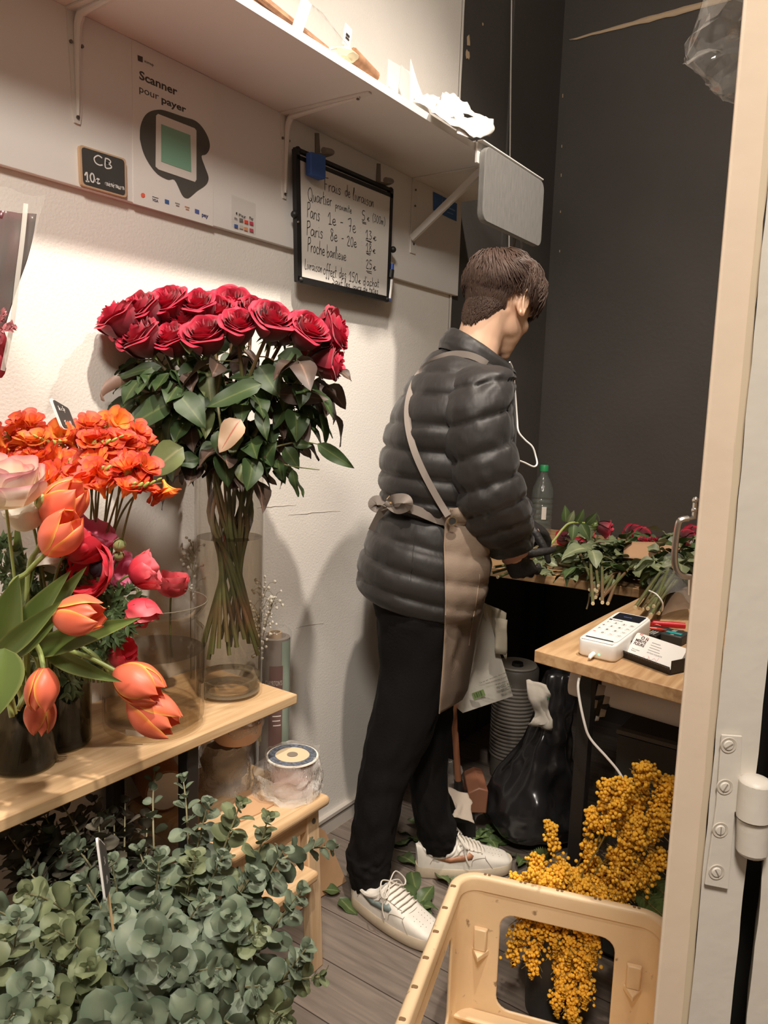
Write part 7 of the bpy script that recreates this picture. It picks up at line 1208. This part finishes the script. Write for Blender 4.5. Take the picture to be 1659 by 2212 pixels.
cel = clear_mat('cellophane2', rough=.08, ior=1.5, bump=(26, .8), haze=.12)
cw_ = thing('cellophane_wrap', 'clear cellophane and brown paper around the tied rose stems', 'wrapping', V(1440, 1290, 1.95)); q4 = [V(1392, 1338, 1.93), V(1490, 1300, 1.93), V(1490, 1215, 2.25), V(1400, 1240, 2.2)]; ob('film', crumple(grid(lambda u, v: (q4[0]*(1-u)+q4[1]*u)*(1-v)+(q4[3]*(1-u)+q4[2]*u)*v+Z*.05*math.sin(PI*u), 12, 12), .018, 10, 3), cel, cw_, smooth=60)
q4b = [V(1405, 1345, 1.92), V(1492, 1318, 1.92), V(1492, 1268, 2.1), V(1425, 1300, 2.1)]; ob('brown_paper', crumple(grid(lambda u, v: (q4b[0]*(1-u)+q4b[1]*u)*(1-v)+(q4b[3]*(1-u)+q4b[2]*u)*v+Z*.015*math.sin(PI*u), 10, 8), .008, 12, 6), mat('brown_film', (140, 116, 96), .35, alpha=.75), cw_); ob('rubber_band', tube(spline([V(1402, 1276, 1.93), V(1418, 1284, 1.90), V(1431, 1302, 1.89), V(1430, 1318, 1.9), V(1418, 1326, 1.92)], 5), .0022, 6), white_pl, cw_)
tag(ob('string', tube(spline([V(1273, 1282, 2.36), V(1272, 1298, 2.35), V(1267, 1316, 2.34)], 4), .0026, 6), mat('cream_string', (200, 180, 140), .8)), 'pale stem stub hanging under the left rose pile', 'stem')
tag(ob('printed_paper', crumple(grid(lambda u, v: V(1458+u*34+v*6, 1232-50*v+u*-14, 2.3+v*.3), 8, 8), .01, 10, 5), mat('newsprint', (205, 200, 196), .7, var=(60, .25)), solid=.001), 'folded printed paper behind the rose bundle at the door edge', 'paper')
# water bottle
bo = at(1165, 1183, y=2.80); bo.z = ZT; btl = thing('water_bottle', 'clear plastic water bottle with green cap by the black wall', 'bottle', bo); prof = [(0, .002), (.036, .002), (.042, .012)]
for k in range(9): prof += [(.043, .02+k*.021), (.0405, .026+k*.021), (.043, .033+k*.021)]
prof += [(.043, .215), (.040, .235), (.028, .265), (.0165, .285), (.0145, .300), (.0145, .305)]; btl_m = clear_mat('pet', (244, 248, 246), .05, 1.6, haze=.06, hcol=(210, 220, 216), bump=(60, .4)); ob('bottle', lathe(prof, 32, bo), btl_m, btl); ob('water', lathe([(0, .004), (.035, .005), (.0395, .03), (.0395, .19), (0, .19)], 28, bo), clear_mat('bottle_water', (242, 245, 243), .03, 1.33, haze=.02), btl)
ob('cap', lathe([(0, .327), (.0155, .327), (.017, .324), (.017, .303), (.0145, .302)], 24, bo), mat('cap_green', (40, 140, 84), .4), btl); ob('label', grid(lambda u, v: bo+Vector((.0436*math.cos(-1.15+u*.42), .0436*math.sin(-1.15+u*.42), .115+v*.05)), 6, 1), mat('label_w', (214, 206, 198), .6), btl)
# leaves fallen on the floor
for i in range(64):
    px, py = (rn.uniform(850, 1135), rn.uniform(1760, 1905)) if i < 52 else rn.choice(((730, 1930), (735, 1945), (900, 1945), (920, 1955), (905, 1960), (840, 1790), (870, 1830), (1000, 1800))); p = at(px+rn.uniform(-6, 6), py, z=.004)
    if p.x > .95 or p.y < 1.5: continue
    a = rn.random()*2*PI; l = rn.uniform(.05, .085); mb = MB().add(leaf(l, l*.62, lmat(p+Z*.006, Vector((math.cos(a), math.sin(a), rn.uniform(-.05, .55))), Z, rn.uniform(-.6, .6)), .2, .3, wave=.004, seed=i)); mb.v = [(max(q_[0], .02), q_[1], max(q_[2], .002)) for q_ in mb.v]; tag(ob('fallen_leaf', mb, [mat('fallen', None, .45, ramp=[(0, (118, 130, 80)), (.15, (80, 98, 56)), (1, (62, 82, 46))], var=(30, .2)), tl2][i % 2], smooth=180), 'dark green leaf fallen on the floor around the white trainers', 'leaf', 'leaves fallen on the floor')
tag(ob('twig', tube(spline([at(845, 1832, z=.01), at(870, 1838, z=.012), at(900, 1842, z=.008)], 4), .0015, 5), mat('twig', (150, 140, 124), .7)), 'thin pale twig on the floor between the shoes', 'twig')

# ---------------------------------------------------------------- wrapped bouquet at the left edge and things on the shelf
wrp = thing('wrapped_bouquet', 'bouquet in black paper and cellophane cut by the left edge', 'bouquet', VX(-20, 860, 1.22, .05)); dB = 1.22
def bq(px, py, o=0): return VX(px, py, dB+o, .012)
ob('black_sheet', crumple(grid(lambda u, v: bq(-120+u*(201-96*v-24*v*v)+4*math.sin(v*9), 452+v*400+u*6, .02+.04*math.sin(u*PI*2.5)*(1-v)-.05*u*(1-u)), 24, 20), .006, 9, 3), mat('black_film', (62, 52, 50), .25, var=(8, .3, (96, 40, 48))), wrp, smooth=180, solid=.0008); ob('cellophane', crumple(grid(lambda u, v: bq(-120+u*(222-120*v-20*v*v), 418+v*440+8*math.sin(u*9), -.02-.05*u*(1-u)), 24, 20), .010, 9, 7), cel, wrp, smooth=180); ob('fold_edge', tube(spline([bq(56, 440, -.03), bq(48, 520, -.035), bq(38, 600, -.035), bq(26, 700, -.03), bq(6, 800, -.02)], 5), .0035, 6, True, .4), clear_mat('fold_clear', rough=.15, ior=1.8, haze=.45), wrp)
for i, (px, py, dx, dz) in enumerate(((2, 690, .3, 1), (8, 712, 1, .1), (22, 705, 1, .15))):
    mb = MB(); o_ = bq(px-14*dx, py+14*dz, -.03); e_ = bq(px+9*dx, py-14*dz, -.04)
    for k in range(14): u_ = k/13; p = o_*(1-u_)+e_*u_; dv_ = (e_-o_).normalized()+Vector((rn.uniform(-1, 1), rn.uniform(-1, 1), rn.uniform(-1, 1)))*.8; mb.add(leaf(.010, .006, lmat(p, dv_, TOC), .4, .2, nv=4, nu=2))
    ob('dried_flower', mb, mat('statice', (196, 120, 126), .7, var=(80, .25)), wrp, smooth=180)
mb = MB()
for px, py in ((2, 745), (-14, 760), (-2, 780)): mb.add(cup(0, 3, lambda v, u: .02*math.sin(v*2.4), lambda v, u: .04*v, lambda v: 1, 12, 5)[:2] if False else ball(bq(px-8, py, -.01), .022, 12, 8, (.7, .7, 1.2)))
ob('red_bloom', crumple((mb.v, mb.f), .005, 60, 2), mat('dark_red', (150, 40, 54), .6), wrp)
# on the shelf
ZT2 = ZS+.0205
def sp_(px, py, x): p = at(px, py, x=x); return p
bn = thing('reed_bundle', 'bundle of brown reeds in a clear bag lying on the shelf', 'bundle', Vector((.2, 1.2, ZT2))); A_, B_ = Vector((.225, .80, ZT2+.075)), Vector((.225, 1.50, ZT2+.028)); rd = mat('reed', (164, 122, 90), .8, var=(60, .3)); mb = MB()
for k in range(46): r_ = .036*math.sqrt(rn.random()); a = rn.random()*2*PI; o_ = Vector((math.cos(a)*r_, rn.uniform(-.02, .03), math.sin(a)*r_*.9)); mb.add(tube([A_+o_, (A_+B_)/2+o_*1.02, B_+o_*.75], .0040, 5))
mb.v = [(p[0], p[1], max(p[2], ZT2+.003)) for p in mb.v]; ob('reeds', mb, rd, bn); ob('clear_bag', crumple(lathe([(.055, -.36), (.062, -.2), (.060, 0), (.056, .2), (.044, .34), (.016, .40)], 26, (0, 0, 0), None) and xf(lathe([(.06, -.36), (.068, -.2), (.066, 0), (.06, .2), (.044, .34), (.016, .40)], 26), Matrix.Translation((A_+B_)/2+Z*.024) @ dirm(B_-A_).to_4x4()), .016, 12, 5), clear_mat('thin_bag', rough=.15, ior=1.25, bump=(22, .7), haze=.02), bn, smooth=60); lb = sp_(745, 70, .15); ob('bag_label', crumple(xf(grid(lambda u, v: Vector((u*.03, v*.055, 0)), 4, 6), mfrom(lb-Vector((0, .01, .03)), (0, 1, -.2), Z*1.0+Vector((0, .3, 0)))), .002, 20), paper, bn); ob('barcode', MB().add(xf(box(.008, .022, .02, .024, .001, .002), mfrom(lb-Vector((0, .01, .03)), (0, 1, -.2), Z*1.0+Vector((0, .3, 0))))).add(xf(box(.008, .022, .028, .033, .001, .002), mfrom(lb-Vector((0, .01, .03)), (0, 1, -.2), Z*1.0+Vector((0, .3, 0))))), ink, bn)
a, b_ = sp_(640, 66, .29), sp_(572, -12, .27); tag(ob('white_stick', prism([(-.012, 0), (.012, 0), (.012, (b_-a).length), (-.012, (b_-a).length)], mfrom(a, Vector((.15, .6, -.3)), b_-a), .006), white_pl), 'white slat leaning on the reed bundle at the shelf front', 'slat')
tag(ob('yellow_tissue', crumple(xf(ball((0, 0, 0), .04, 14, 10, (.7, 1.1, .55)), Matrix.Translation(sp_(737, 116, .255))), .022, 20, 4), mat('yellow_paper', (236, 224, 190), .85), smooth=30), 'crumpled pale yellow paper at the shelf front', 'paper')
rb = sp_(787, 146, .26); tag(ob('reed_stub', MB().add(tube([rb+Vector((0, -.05, .012)), rb+Vector((.0, .045, -.006))], [.016, .014], 10)), rd), 'short end of brown reeds sticking out beside the yellow paper', 'bundle')
for i, (p4, col_, lab) in enumerate(((((832, 178), (850, 186), (893, 160), (838, 128)), (225, 222, 216), 'grey-white folded card on the shelf left of the taller card'), (((855, 190), (888, 206), (900, 180), (866, 140)), (206, 204, 200), 'translucent folded card in front of the taller card'), (((886, 208), (945, 232), (900, 176), (886, 128)), (240, 236, 228), 'tall white card standing on the shelf'))):
    q = [sp_(*p, .18+.04*i) for p in p4]; q[0].z = q[1].z = ZT2; tag(ob('folded_card', prism([(p.y, p.z) for p in q], Matrix(((0, 0, 1, .18+.04*i), (1, 0, 0, 0), (0, 1, 0, 0), (0, 0, 0, 1))), .002), mat('card%d' % i, col_, .6), smooth=0), lab, 'card')
cpx = thing('paper_heap', 'torn heap of crumpled white wrapping paper on the shelf end', 'paper', sp_(980, 250, .26))
for i, (p4, xs) in enumerate(((((893, 218), (1000, 268), (978, 206), (900, 205)), (.30, .30, .22, .25)), (((930, 245), (1020, 292), (1010, 262), (950, 214)), (.335, .345, .27, .25)), (((985, 292), (1064, 292), (1066, 255), (985, 255)), (.34, .35, .33, .31)), (((965, 230), (1048, 262), (1010, 222), (962, 190)), (.25, .27, .2, .2)), (((945, 240), (990, 285), (1000, 245), (960, 195)), (.28, .32, .30, .24)))):
    q = [sp_(*p, x) for p, x in zip(p4, xs)]; ob('sheet', crumple(grid(lambda u, v: (q[0]*(1-u)+q[1]*u)*(1-v)+(q[3]*(1-u)+q[2]*u)*v, 9, 7), .012, 18, i+2), mat('white_wrap', (240, 234, 228), .75), cpx, smooth=25, solid=.0006)
